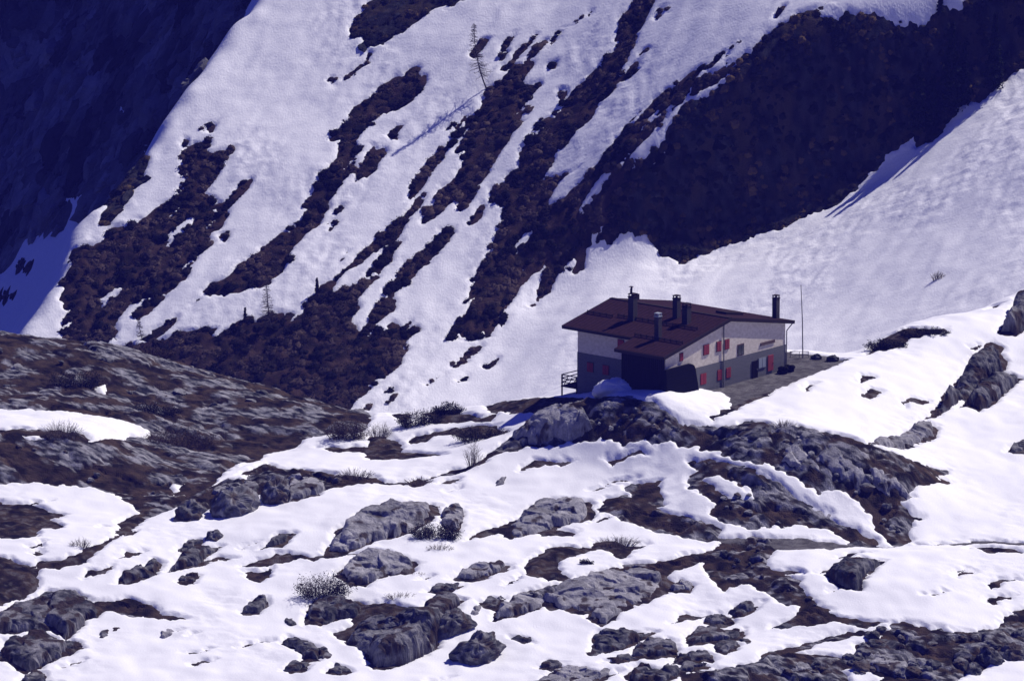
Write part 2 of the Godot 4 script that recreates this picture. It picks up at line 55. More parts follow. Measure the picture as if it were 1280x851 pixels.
-20.8,-20.8,-20.9,-21,-21,-21,-21,-21,-21.1,-21,-20.9,-20.8,-20.7,-20.7,-20.7,-20.7,-20.7,-20.6,-20.5,-20.4,-20.4,-20.4,-20.3,-20.2,-20,-19.8,-19.6,-19.5,-19.4,-19.4,-19.4,-19.4,-19.2,-19.1,-19,-19.1,-19.3,-19.4,-19.3,-19.1,-18.8,-18.5,-18.4,-18.2,-18.2,-18.3,-18.5,-18.9,-19.3,-19.6,-19.7,-19.7,-19.6,-19.5,-19.3,-19.2,-19.2,-19.2,-19.3,
-21.3,-21.4,-21.4,-21.4,-21.4,-21.4,-21.4,-21.4,-21.4,-21.4,-21.4,-21.3,-21.2,-21.1,-21,-21.1,-21.1,-21,-20.9,-20.8,-20.7,-20.6,-20.6,-20.5,-20.4,-20.3,-20.3,-20.2,-20.1,-20,-19.9,-19.9,-19.7,-19.6,-19.4,-19.4,-19.5,-19.5,-19.6,-19.5,-19.3,-19.2,-19,-18.9,-18.9,-18.9,-19.1,-19.4,-19.8,-20.1,-20.3,-20.4,-20.4,-20.3,-20.1,-20,-20,-20,-20,
-21.7,-21.8,-21.8,-21.8,-21.8,-21.7,-21.7,-21.7,-21.7,-21.7,-21.7,-21.7,-21.6,-21.5,-21.4,-21.4,-21.4,-21.4,-21.3,-21.2,-21.1,-20.9,-20.8,-20.8,-20.8,-20.8,-20.8,-20.7,-20.7,-20.6,-20.4,-20.2,-20.1,-20,-19.8,-19.7,-19.7,-19.7,-19.7,-19.7,-19.7,-19.6,-19.5,-19.5,-19.5,-19.6,-19.8,-20,-20.3,-20.5,-20.8,-21,-21.1,-21.1,-21,-20.9,-20.8,-20.8,-20.7,
-21.9,-22,-22,-22,-21.9,-21.9,-21.9,-21.9,-21.9,-22,-22,-22,-22,-21.9,-21.8,-21.8,-21.8,-21.8,-21.7,-21.7,-21.5,-21.3,-21.1,-21,-21,-21.1,-21.2,-21.2,-21.2,-21.1,-20.9,-20.6,-20.5,-20.3,-20.2,-20.2,-20.1,-20,-19.9,-19.9,-20,-20,-20,-20,-20.1,-20.2,-20.3,-20.5,-20.7,-21,-21.3,-21.5,-21.8,-21.8,-21.8,-21.8,-21.6,-21.5,-21.4,
-22.1,-22.1,-22.1,-22.1,-22,-22,-22,-22,-22.1,-22.1,-22.2,-22.2,-22.3,-22.3,-22.2,-22.2,-22.1,-22.1,-22.1,-22.1,-21.9,-21.7,-21.4,-21.3,-21.3,-21.4,-21.5,-21.6,-21.6,-21.5,-21.3,-21,-20.9,-20.8,-20.7,-20.7,-20.6,-20.4,-20.4,-20.4,-20.5,-20.5,-20.5,-20.6,-20.6,-20.7,-20.9,-21.1,-21.2,-21.4,-21.6,-21.9,-22.1,-22.3,-22.4,-22.4,-22.4,-22.2,-22,
-22.4,-22.3,-22.2,-22.2,-22.1,-22.1,-22.1,-22.2,-22.2,-22.2,-22.2,-22.3,-22.4,-22.4,-22.4,-22.5,-22.5,-22.5,-22.5,-22.4,-22.3,-22.1,-21.8,-21.6,-21.6,-21.7,-21.8,-21.9,-22,-21.9,-21.7,-21.5,-21.4,-21.3,-21.2,-21.2,-21.2,-21.1,-21,-21.1,-21.1,-21.1,-21.1,-21.1,-21.1,-21.2,-21.4,-21.5,-21.6,-21.8,-21.9,-22,-22.2,-22.5,-22.6,-22.7,-22.8,-22.7,-22.6,
-22.9,-22.8,-22.6,-22.5,-22.4,-22.4,-22.4,-22.4,-22.4,-22.4,-22.4,-22.4,-22.4,-22.5,-22.6,-22.7,-22.7,-22.8,-22.8,-22.9,-22.8,-22.6,-22.4,-22.2,-22.1,-22.1,-22.2,-22.3,-22.4,-22.3,-22.1,-22,-21.9,-21.9,-21.9,-21.8,-21.8,-21.8,-21.8,-21.9,-21.9,-21.8,-21.7,-21.7,-21.7,-21.7,-21.9,-22,-22.1,-22.2,-22.2,-22.3,-22.4,-22.5,-22.7,-22.8,-22.9,-22.9,-22.8,
-23.4,-23.3,-23.2,-23,-22.9,-22.8,-22.7,-22.7,-22.7,-22.7,-22.7,-22.7,-22.7,-22.7,-22.8,-22.9,-23,-23.1,-23.2,-23.3,-23.3,-23.3,-23.1,-22.9,-22.7,-22.6,-22.7,-22.8,-22.8,-22.8,-22.7,-22.5,-22.4,-22.4,-22.4,-22.4,-22.5,-22.5,-22.5,-22.5,-22.6,-22.5,-22.4,-22.3,-22.2,-22.2,-22.3,-22.4,-22.5,-22.6,-22.6,-22.7,-22.7,-22.7,-22.8,-22.8,-22.9,-23,-23,
-23.7,-23.7,-23.6,-23.5,-23.3,-23.2,-23.1,-23.1,-23.1,-23.1,-23.2,-23.1,-23.1,-23.1,-23.1,-23.2,-23.3,-23.4,-23.6,-23.7,-23.8,-23.8,-23.7,-23.6,-23.4,-23.2,-23.1,-23.1,-23.2,-23.2,-23.1,-23,-22.9,-22.9,-22.9,-23,-23,-23,-23.1,-23.1,-23.1,-23.1,-23,-22.9,-22.7,-22.7,-22.7,-22.7,-22.8,-23,-23.1,-23.1,-23.1,-23.1,-23,-23,-23,-23,-23,
-23.8,-23.8,-23.8,-23.8,-23.7,-23.6,-23.5,-23.4,-23.4,-23.5,-23.5,-23.6,-23.6,-23.6,-23.6,-23.6,-23.7,-23.7,-23.8,-23.9,-24.1,-24.2,-24.2,-24.1,-23.9,-23.7,-23.5,-23.4,-23.4,-23.4,-23.4,-23.4,-23.3,-23.3,-23.3,-23.4,-23.4,-23.5,-23.5,-23.5,-23.5,-23.5,-23.4,-23.3,-23.2,-23.1,-23.1,-23.1,-23.2,-23.3,-23.4,-23.5,-23.5,-23.4,-23.4,-23.3,-23.2,-23.2,-23.1,
-23.8,-23.9,-23.9,-23.9,-23.9,-23.9,-23.8,-23.7,-23.7,-23.7,-23.7,-23.8,-23.9,-24,-24,-24,-24,-24,-24,-24.1,-24.2,-24.3,-24.4,-24.4,-24.3,-24.1,-23.9,-23.7,-23.6,-23.7,-23.7,-23.7,-23.7,-23.6,-23.7,-23.7,-23.8,-23.9,-24,-24,-23.9,-23.8,-23.8,-23.7,-23.6,-23.6,-23.5,-23.5,-23.6,-23.6,-23.7,-23.8,-23.8,-23.7,-23.7,-23.6,-23.4,-23.4,-23.3,
-23.9,-23.9,-23.9,-24,-24,-24.1,-24.1,-24,-24,-23.9,-23.9,-23.9,-24,-24.1,-24.2,-24.2,-24.2,-24.1,-24,-24.1,-24.2,-24.3,-24.5,-24.5,-24.5,-24.4,-24.3,-24.1,-24,-24,-24,-24,-24,-24,-24,-24.1,-24.2,-24.3,-24.4,-24.4,-24.3,-24.3,-24.2,-24.1,-24,-24,-24,-24,-24.1,-24.1,-24.1,-24.1,-24.1,-24,-23.9,-23.8,-23.7,-23.6,-23.5,
-23.9,-23.9,-24,-24,-24.1,-24.2,-24.3,-24.3,-24.3,-24.2,-24.1,-24.1,-24.1,-24.2,-24.2,-24.3,-24.3,-24.2,-24.1,-24,-24,-24.2,-24.4,-24.6,-24.7,-24.7,-24.6,-24.5,-24.5,-24.4,-24.4,-24.4,-24.4,-24.3,-24.3,-24.3,-24.4,-24.5,-24.6,-24.7,-24.7,-24.7,-24.6,-24.5,-24.4,-24.4,-24.5,-24.6,-24.6,-24.7,-24.6,-24.5,-24.4,-24.3,-24.2,-24.1,-24,-23.9,-23.8]
const FAR_SIZE := [-108,-312,3.0,72,92]
const FAR_HEIGHTS := [
1.4,5,8.5,12.1,15.6,19,22.2,25.5,29.5,33.6,37.3,39.7,43,45.1,47.3,49.3,51.5,53.1,55.5,57.4,60,62.6,64.8,67.8,70.5,62.6,63.7,64.4,65.2,66,66.8,67.5,68.1,68.7,69.5,70.4,71.3,72.2,73.1,74,75.2,76.3,77.5,78.7,80,81.4,82.8,84.2,85.5,86.6,87.6,88.5,89.3,90.1,90.9,91.8,92.6,93.4,94.1,94.9,95.8,96.7,97.7,98.8,99.9,101,102.1,103.1,104.1,105.1,106,107.1,
-4.1,-0.7,2.8,6.4,9.9,13.3,16.6,19.8,23.7,27.8,32.3,36.7,39.8,42,44.4,46.5,48.7,50.3,52.7,54.5,57.2,59.7,61.9,64.9,67.5,61.7,62.7,63.5,64.2,65,65.8,66.5,67.1,67.7,68.4,69.1,69.9,70.8,71.7,72.8,74,75.2,76.4,77.5,78.7,80,81.4,82.8,84.1,85.4,86.5,87.4,88.3,89.1,89.9,90.7,91.5,92.2,92.9,93.7,94.5,95.4,96.4,97.5,98.6,99.8,101,102.1,103.1,104,105,106,
-9.7,-6.2,-2.8,0.7,4.2,7.6,10.9,14.1,18,22,26.2,31.3,36.1,38.7,41.2,43.4,45.7,47.4,49.8,51.6,54.3,56.8,59,61.9,64.6,60.7,61.7,62.5,63.3,64.1,64.9,65.6,66.3,66.9,67.5,68.1,68.7,69.5,70.4,71.4,72.7,74.1,75.3,76.4,77.6,78.8,80,81.3,82.7,84,85.3,86.3,87.3,88.1,88.9,89.6,90.4,91.1,91.8,92.5,93.3,94.1,95.1,96.2,97.4,98.6,99.9,101,102.1,103,104,105,
-15.2,-11.8,-8.3,-4.9,-1.4,2,5.3,8.6,12.4,16.3,20.4,25.3,30.1,34.2,37.7,40.2,42.6,44.3,46.8,48.6,51.3,53.8,56,59,61.6,59.8,60.7,61.5,62.4,63.2,64,64.7,65.4,66.1,66.7,67.2,67.8,68.4,69.1,70.1,71.4,72.7,74,75.3,76.5,77.6,78.8,80.1,81.4,82.7,84,85.1,86.2,87,87.8,88.6,89.3,90,90.7,91.4,92.1,93,93.9,95,96.2,97.5,98.7,99.9,101,102,103,104,
-20.9,-17.4,-13.9,-10.5,-7,-3.6,-0.2,3.1,6.9,10.9,14.8,19.6,24.3,28.2,32.3,36.3,39.2,41,43.6,45.5,48.1,50.7,52.9,55.9,58.5,58.8,59.6,60.4,61.3,62.2,63.1,63.9,64.6,65.3,66,66.5,67,67.5,68.1,68.9,70.1,71.4,72.7,74,75.3,76.5,77.7,79,80.2,81.5,82.7,84,85,86,86.8,87.6,88.3,89,89.7,90.3,91.1,91.9,92.8,93.9,95.1,96.4,97.6,98.8,99.9,101,101.9,102.9,
-26.5,-23.1,-19.6,-16.1,-12.6,-9.1,-5.7,-2.4,1.5,5.5,9.6,14.2,18.7,22.5,26.4,30.4,34.4,37.8,40.3,42.2,44.9,47.5,49.7,52.8,56.6,57.6,58.4,59.3,60.2,61.1,62,62.9,63.7,64.4,65.1,65.7,66.3,66.8,67.3,68,69,70.2,71.4,72.7,74,75.3,76.6,77.9,79.1,80.4,81.6,82.8,83.9,84.9,85.8,86.7,87.4,88.1,88.8,89.5,90.1,90.9,91.8,92.9,94,95.3,96.5,97.7,98.8,99.8,100.8,101.8,
-32.1,-28.7,-25.3,-21.7,-18.1,-14.7,-11.3,-7.8,-3.9,0.2,4.2,9,13.5,17.1,20.8,24.7,28.5,32.4,36.3,39.1,41.6,44.2,46.5,50.9,55.4,56.4,57.2,58,59,59.9,60.9,61.8,62.6,63.5,64.3,64.9,65.5,66.1,66.6,67.2,68.2,69.2,70.3,71.5,72.8,74.1,75.4,76.7,78,79.3,80.5,81.7,82.8,83.9,84.8,85.7,86.5,87.3,88,88.7,89.4,90.1,90.9,91.9,92.9,94.1,95.3,96.5,97.6,98.6,99.6,100.6,
-37.5,-34.3,-30.9,-27.4,-23.8,-20.2,-16.7,-13.3,-9.4,-5.2,-1,3.6,8.3,11.9,15.5,19.1,22.8,26.6,30.4,34.8,38.2,41,45.1,49.6,54.2,55.2,56,56.8,57.7,58.7,59.6,60.6,61.5,62.4,63.3,64,64.7,65.3,65.8,66.5,67.4,68.4,69.4,70.4,71.6,72.9,74.2,75.5,76.9,78.2,79.4,80.6,81.7,82.8,83.8,84.7,85.6,86.4,87.2,87.9,88.6,89.4,90.1,91,91.9,93,94.2,95.3,96.4,97.4,98.3,99.3,
-42.8,-39.7,-36.4,-33,-29.5,-25.9,-22.2,-18.7,-14.8,-10.5,-6.5,-1.7,3,6.7,10.2,13.9,17.5,21.1,25.5,30,34.6,39.1,43.7,48.4,53,54,54.8,55.6,56.5,57.4,58.3,59.3,60.3,61.2,62.2,63,63.8,64.4,65,65.8,66.7,67.6,68.6,69.6,70.6,71.8,73,74.3,75.7,77,78.2,79.4,80.5,81.6,82.6,83.6,84.6,85.5,86.3,87.1,87.8,88.6,89.4,90.2,91.1,92,93,94.1,95.2,96.2,97.1,98.1,
-48,-44.9,-41.8,-38.5,-35.2,-31.8,-27.8,-23.6,-19.2,-14.9,-10.5,-5.9,-1.4,2.7,7.1,11.5,15.9,20.1,24.4,28.8,33.3,37.8,42.5,47.2,51.8,52.9,53.7,54.5,55.3,56.2,57.1,58,59,60,61,62,62.8,63.5,64.2,64.9,65.9,66.9,67.8,68.7,69.7,70.8,72,73.2,74.5,75.8,77,78.2,79.3,80.3,81.4,82.4,83.4,84.4,85.3,86.1,87,87.8,88.6,89.5,90.3,91.2,92.1,93.1,94.1,95.1,96,97,
-53.3,-50.2,-47,-43.6,-39.2,-34.8,-30.1,-25.3,-20.6,-16,-11.4,-6.9,-2.5,1.9,6.4,10.8,15.1,19.3,23.6,27.8,32.2,36.7,41.3,46,50.7,51.8,52.6,53.5,54.3,55.1,55.9,56.8,57.7,58.7,59.8,60.8,61.7,62.5,63.2,64.1,65,66,66.9,67.8,68.8,69.8,70.9,72.1,73.3,74.6,75.8,76.9,78,79,80,81.1,82.2,83.2,84.2,85.1,86,86.8,87.7,88.6,89.5,90.4,91.2,92.2,93.1,94.1,95.1,96,
-57.4,-53.2,-48.8,-44.5,-40.2,-35.9,-31.3,-26.6,-21.9,-17.2,-12.5,-8,-3.5,0.9,5.4,9.9,14.3,18.6,22.8,27.1,31.4,35.8,40.3,44.9,49.6,50.7,51.5,52.4,53.2,54,54.8,55.7,56.5,57.5,58.5,59.5,60.5,61.4,62.2,63.1,64.1,65.2,66.1,66.9,67.9,68.8,69.9,71,72.2,73.4,74.6,75.7,76.7,77.7,78.7,79.7,80.8,81.8,82.9,83.9,84.8,85.7,86.7,87.6,88.6,89.5,90.4,91.3,92.2,93.2,94.2,95.2,
-58.8,-54.3,-49.9,-45.5,-41.2,-36.9,-32.4,-27.8,-23.1,-18.4,-13.7,-9,-4.5,-0.1,4.5,9,13.4,17.8,22.1,26.4,30.6,35,39.4,43.9,48.5,49.6,50.4,51.3,52.1,52.9,53.8,54.6,55.4,56.3,57.3,58.3,59.2,60.1,61,62,63.1,64.2,65.2,66.1,66.9,67.8,68.8,69.9,71,72.2,73.4,74.5,75.5,76.5,77.5,78.4,79.4,80.4,81.5,82.5,83.5,84.5,85.5,86.5,87.5,88.5,89.5,90.4,91.3,92.3,93.3,94.3,
-60.4,-55.8,-51.2,-46.7,-42.3,-38,-33.5,-29,-24.3,-19.7,-14.9,-10.2,-5.6,-1,3.5,8,12.5,16.9,21.2,25.6,29.9,34.2,38.5,43,47.5,48.6,49.3,50.2,51,51.8,52.7,53.5,54.3,55.2,56.2,57.1,58,58.9,59.8,60.8,62,63.2,64.2,65.1,66,66.9,67.8,68.7,69.8,71,72.2,73.3,74.4,75.4,76.3,77.2,78.2,79.1,80.1,81.2,82.2,83.2,84.2,85.2,86.3,87.4,88.4,89.4,90.4,91.3,92.3,93.3,
-61.6,-57.6,-52.9,-48.2,-43.7,-39.2,-34.7,-30.2,-25.6,-20.9,-16.2,-11.4,-6.7,-2,2.6,7.1,11.6,15.9,20.3,24.7,29.1,33.4,37.7,42.1,46.5,47.5,48.3,49.1,49.9,50.7,51.5,52.4,53.3,54.2,55.1,56,56.9,57.7,58.6,59.6,60.8,62,63.2,64.2,65.1,66,66.9,67.8,68.8,69.9,71,72.1,73.2,74.3,75.2,76.2,77.1,78,78.9,79.9,80.9,81.9,82.9,84,85.1,86.2,87.3,88.3,89.4,90.3,91.3,92.3,
-62.4,-59.3,-54.6,-49.9,-45.2,-40.6,-36,-31.5,-26.9,-22.3,-17.5,-12.7,-7.9,-3.1,1.6,6.2,10.7,15,19.4,23.8,28.2,32.5,36.9,41.2,45.6,46.5,47.2,48,48.8,49.6,50.4,51.3,52.2,53.1,54,54.9,55.7,56.6,57.4,58.4,59.6,60.8,62,63.1,64.2,65.1,66,66.9,67.8,68.8,69.9,71,72.1,73.1,74.1,75.1,76.1,77,77.8,78.7,79.6,80.6,81.6,82.7,83.8,85,86.1,87.2,88.3,89.3,90.3,91.3,
-63.1,-60.7,-56.1,-51.5,-46.9,-42.2,-37.6,-33,-28.4,-23.7,-19,-14.2,-9.3,-4.4,0.4,5.2,9.8,14.2,18.5,22.9,27.3,31.7,36,40.4,44.7,45.6,46.2,47,47.7,48.5,49.3,50.2,51.1,52.1,53,53.8,54.6,55.4,56.3,57.2,58.4,59.6,60.8,61.9,63.1,64.2,65.2,66.1,67,67.9,68.9,69.9,71,72,73,74,75.1,76,76.9,77.7,78.5,79.4,80.4,81.5,82.6,83.7,84.9,86,87.1,88.2,89.2,90.2,
-63.8,-61.7,-57.6,-53,-48.4,-43.8,-39.1,-34.5,-29.9,-25.3,-20.6,-15.9,-11,-6,-1,3.9,8.6,13.2,17.6,22,26.4,30.8,35.2,39.6,43.9,44.7,45.4,46,46.8,47.5,48.3,49.2,50.1,51.1,52,52.8,53.6,54.4,55.2,56.1,57.3,58.5,59.6,60.8,61.9,63.1,64.2,65.2,66.1,67,68,69,69.9,70.9,71.8,72.8,73.9,74.9,75.9,76.7,77.5,78.3,79.2,80.2,81.3,82.5,83.7,84.8,85.9,87,88.1,89.1,
-64.6,-62.8,-59,-54.5,-49.9,-45.2,-40.6,-35.9,-31.3,-26.8,-22.2,-17.6,-12.8,-7.9,-2.8,2.3,7.2,11.9,16.5,21,25.5,29.9,34.3,38.7,43.1,44,44.5,45.2,45.9,46.6,47.4,48.2,49.2,50.1,51.1,51.9,52.6,53.3,54.1,55,56.2,57.4,58.6,59.6,60.8,62,63.1,64.2,65.2,66.2,67.1,68,68.9,69.8,70.7,71.6,72.6,73.7,74.7,75.7,76.4,77.2,78,79,80.1,81.3,82.4,83.6,84.7,85.8,86.9,88,
-65.6,-63.8,-60.6,-56,-51.4,-46.8,-42.1,-37.3,-32.7,-28,-23.5,-19,-14.5,-9.8,-4.8,0.3,5.4,10.4,15.2,19.8,24.4,28.9,33.4,37.9,42.3,43.2,43.7,44.4,45,45.7,46.4,47.2,48.1,49.1,50.2,51,51.7,52.3,53,53.9,55.1,56.4,57.5,58.6,59.8,60.9,62.1,63.3,64.3,65.3,66.2,67.1,68,68.9,69.7,70.5,71.4,72.4,73.5,74.5,75.3,76,76.8,77.7,78.8,80,81.2,82.3,83.5,84.6,85.8,86.9,
-66.6,-64.8,-62.3,-57.7,-53,-48.4,-43.6,-38.8,-34,-29.3,-24.7,-20.2,-15.8,-11.3,-6.7,-1.8,3.3,8.4,13.4,18.4,23.1,27.7,32.3,36.8,41.3,42.3,42.9,43.5,44.1,44.8,45.4,46.1,47,47.9,49,49.9,50.6,51.2,51.9,52.7,53.9,55.3,56.5,57.6,58.8,60,61.1,62.3,63.4,64.5,65.4,66.3,67.1,68,68.8,69.6,70.4,71.3,72.2,73.2,74.1,74.9,75.7,76.5,77.5,78.7,79.9,81.1,82.3,83.4,84.5,85.7,
-67.6,-65.7,-63.9,-59.4,-54.7,-50,-45.2,-40.4,-35.6,-30.7,-25.9,-21.3,-16.8,-12.5,-8.1,-3.5,1.3,6.3,11.4,16.5,21.4,26.3,31,35.6,40.2,41.2,41.9,42.6,43.2,43.8,44.4,45.1,45.8,46.6,47.6,48.6,49.4,50,50.6,51.4,52.6,53.9,55.2,56.5,57.7,58.9,60.1,61.4,62.5,63.6,64.5,65.4,66.3,67.2,68,68.7,69.5,70.3,71.2,72.2,73.1,74,74.7,75.5,76.4,77.5,78.8,80,81.1,82.2,83.4,84.5,
-68.4,-66.7,-64.9,-61.2,-56.4,-51.6,-46.9,-42.1,-37.2,-32.3,-27.4,-22.6,-17.9,-13.5,-9.2,-4.8,-0.3,4.4,9.4,14.4,19.5,24.5,29.4,34.2,38.9,40,40.7,41.5,42.2,42.8,43.5,44,44.7,45.4,46.3,47.2,48,48.6,49.2,50,51.1,52.4,53.8,55.1,56.4,57.6,58.9,60.2,61.5,62.6,63.7,64.6,65.5,66.3,67.2,68,68.7,69.5,70.4,71.3,72.3,73.1,73.9,74.7,75.5,76.6,77.8,79,80.1,81.2,82.3,83.5,
-69.2,-67.5,-65.7,-62.9,-58.1,-53.3,-48.4,-43.6,-38.8,-33.9,-29,-24.1,-19.3,-14.7,-10.3,-6,-1.6,2.9,7.6,12.5,17.5,22.6,27.6,32.5,37.3,38.5,39.4,40.2,41,41.7,42.4,43,43.7,44.3,45.1,45.9,46.7,47.4,48,48.7,49.7,51,52.3,53.7,55,56.3,57.6,58.9,60.2,61.5,62.6,63.6,64.5,65.4,66.3,67.1,67.9,68.7,69.5,70.4,71.4,72.4,73.2,74,74.8,75.8,76.9,78.1,79.3,80.4,81.5,82.6,
-69.9,-68.2,-66.5,-64.2,-59.6,-54.8,-50,-45.1,-40.3,-35.5,-30.7,-25.8,-20.9,-16.2,-11.6,-7.2,-2.9,1.6,6.2,10.9,15.8,20.8,25.7,30.7,35.5,36.8,37.8,38.7,39.6,40.5,41.3,42,42.6,43.3,44.1,44.8,45.6,46.3,46.9,47.6,48.5,49.7,51,52.4,53.8,55,56.3,57.5,58.9,60.2,61.4,62.6,63.5,64.4,65.3,66.2,67,67.8,68.6,69.5,70.5,71.5,72.4,73.3,74.1,75.1,76.1,77.3,78.6,79.7,80.8,81.9,
-70.7,-68.8,-67.1,-65.2,-61.1,-56.3,-51.5,-46.6,-41.8,-37,-32.2,-27.4,-22.5,-17.7,-13,-8.5,-4.1,0.3,4.8,9.5,14.2,19.1,24,29,33.8,35.1,36,37,38,39,40,40.8,41.5,42.3,43,43.8,44.5,45.2,45.9,46.6,47.5,48.6,49.9,51.2,52.6,53.9,55.1,56.3,57.5,58.8,60.1,61.4,62.4,63.4,64.3,65.2,66,66.8,67.6,68.5,69.4,70.4,71.5,72.4,73.3,74.3,75.3,76.4,77.7,78.9,80.1,81.2,
-71.7,-69.7,-67.8,-66.2,-62.6,-57.8,-53,-48.1,-43.2,-38.4,-33.7,-28.9,-24,-19.2,-14.4,-9.8,-5.4,-1,3.5,8.1,12.8,17.6,22.5,27.3,32.2,33.4,34.3,35.3,36.3,37.3,38.4,39.4,40.3,41.2,42,42.7,43.4,44.2,44.9,45.7,46.6,47.7,48.8,50.1,51.5,52.9,54.1,55.2,56.4,57.6,58.8,60.1,61.3,62.3,63.3,64.2,65,65.9,66.7,67.5,68.4,69.4,70.4,71.5,72.4,73.4,74.3,75.4,76.6,77.9,79.2,80.4,
-72.9,-70.8,-68.8,-67,-64.1,-59.4,-54.6,-49.8,-44.8,-40,-35.2,-30.4,-25.6,-20.7,-15.9,-11.1,-6.6,-2.1,2.3,6.8,11.5,16.2,21,25.8,30.6,31.8,32.7,33.6,34.5,35.6,36.7,37.8,38.9,39.9,40.8,41.6,42.3,43.1,43.8,44.7,45.7,46.7,47.7,48.9,50.3,51.7,52.9,54.1,55.2,56.4,57.6,58.8,60,61.1,62.2,63.1,64,64.9,65.7,66.5,67.4,68.4,69.5,70.6,71.6,72.5,73.5,74.5,75.6,76.8,78.1,79.4,
-74,-71.9,-69.9,-67.9,-65.8,-61.1,-56.4,-51.5,-46.6,-41.7,-36.9,-32.1,-27.3,-22.4,-17.5,-12.6,-7.9,-3.4,1.1,5.6,10.2,14.8,19.5,24.3,29,30.2,31.1,32,32.9,33.9,34.9,36.1,37.3,38.5,39.5,40.4,41.2,42,42.8,43.7,44.7,45.8,46.7,47.8,49,50.4,51.7,52.9,54,55.2,56.3,57.6,58.8,59.9,61,62,62.9,63.8,64.7,65.6,66.5,67.5,68.5,69.6,70.7,71.7,72.7,73.6,74.6,75.7,76.9,78.2,
-74.8,-72.9,-70.9,-68.9,-66.9,-62.7,-58,-53.3,-48.5,-43.6,-38.8,-33.9,-29.1,-24.2,-19.3,-14.4,-9.5,-4.8,-0.2,4.3,8.9,13.5,18.1,22.8,27.5,28.7,29.5,30.4,31.2,32.2,33.2,34.4,35.6,36.8,38,39.1,40.1,40.9,41.8,42.7,43.8,44.9,45.8,46.8,47.9,49.1,50.4,51.6,52.8,53.9,55.1,56.3,57.5,58.7,59.8,60.8,61.8,62.7,63.6,64.6,65.5,66.5,67.6,68.7,69.8,70.9,71.9,72.8,73.7,74.6,75.7,77,
-75.5,-73.7,-71.7,-69.7,-67.7,-64.3,-59.6,-54.9,-50.2,-45.4,-40.6,-35.8,-31,-26.1,-21.2,-16.2,-11.3,-6.5,-1.8,2.9,7.5,12.1,16.7,21.4,26.1,27.2,28,28.8,29.7,30.6,31.6,32.6,33.8,35.1,36.4,37.6,38.7,39.7,40.7,41.8,43,44.1,45.1,46,47,48.1,49.2,50.4,51.6,52.7,53.8,55,56.2,57.4,58.5,59.6,60.7,61.6,62.6,63.5,64.5,65.5,66.5,67.6,68.7,69.8,70.9,71.9,72.8,73.7,74.7,75.8,
-76.1,-74.4,-72.5,-70.5,-68.5,-65.7,-61,-56.4,-51.8,-47.1,-42.4,-37.6,-32.8,-27.9,-23,-18.1,-13.2,-8.3,-3.4,1.3,5.9,10.6,15.2,19.9,24.6,25.8,26.6,27.4,28.2,29.1,29.9,30.9,32,33.3,34.6,35.8,37.1,38.2,39.3,40.6,42,43.3,44.4,45.4,46.3,47.3,48.3,49.4,50.5,51.6,52.7,53.9,55,56.1,57.2,58.4,59.5,60.5,61.4,62.4,63.4,64.3,65.4,66.4,67.5,68.5,69.6,70.7,71.7,72.7,73.7,74.7,
-76.8,-75.1,-73.3,-71.4,-69.3,-66.9,-62.4,-57.8,-53.3,-48.6,-44,-39.2,-34.4,-29.6,-24.7,-19.9,-14.9,-10,-5.2,-0.4,4.4,9,13.7,18.4,23.1,24.3,25.2,26.1,26.9,27.7,28.5,29.3,30.3,31.4,32.7,34,35.2,36.4,37.6,39,40.6,42.1,43.5,44.6,45.7,46.6,47.6,48.6,49.7,50.8,51.8,52.9,53.9,54.9,56,57.1,58.2,59.3,60.3,61.3,62.2,63.2,64.2,65.2,66.1,67.1,68.2,69.3,70.4,71.5,72.6,73.7,
-77.6,-75.9,-74.2,-72.3,-70.3,-68.2,-64,-59.3,-54.7,-50.1,-45.5,-40.8,-36,-31.2,-26.3,-21.5,-16.6,-11.7,-6.8,-2,2.8,7.5,12.2,16.9,21.6,22.8,23.7,24.7,25.6,26.4,27.2,28,28.8,29.8,30.9,32.1,33.4,34.6,35.8,37.2,38.8,40.6,42.2,43.6,44.9,46,47,47.9,48.9,50,51,52.1,53.1,54,54.9,55.9,56.9,58,59.1,60.1,61.1,62,63,63.9,64.8,65.7,66.7,67.7,68.9,70,71.3,72.5,
-78.3,-76.7,-75,-73.2,-71.3,-69.4,-65.8,-61,-56.2,-51.6,-47,-42.2,-37.5,-32.7,-27.9,-23,-18.2,-13.3,-8.4,-3.5,1.3,6.1,10.8,15.4,20.1,21.3,22.2,23.2,24.2,25.1,26,26.8,27.6,28.4,29.4,30.5,31.7,32.9,34.1,35.5,37.1,38.8,40.6,42.3,43.8,45.1,46.2,47.2,48.2,49.2,50.3,51.4,52.4,53.3,54.1,54.9,55.8,56.8,57.8,58.8,59.9,60.9,61.8,62.7,63.6,64.4,65.3,66.3,67.3,68.5,69.8,71.1,
-78.8,-77.5,-75.8,-74.1,-72.3,-70.3,-67.5,-62.7,-57.9,-53.1,-48.4,-43.7,-39,-34.2,-29.4,-24.5,-19.7,-14.8,-9.9,-5,-0.2,4.7,9.4,14.1,18.8,19.9,20.7,21.6,22.6,23.7,24.7,25.6,26.5,27.3,28.1,29.1,30.2,31.4,32.6,33.9,35.5,37.2,39,40.8,42.5,44,45.2,46.3,47.3,48.3,49.4,50.5,51.6,52.6,53.4,54.1,54.9,55.7,56.6,57.6,58.6,59.7,60.6,61.6,62.4,63.3,64.1,64.9,65.9,67.1,68.4,69.8,
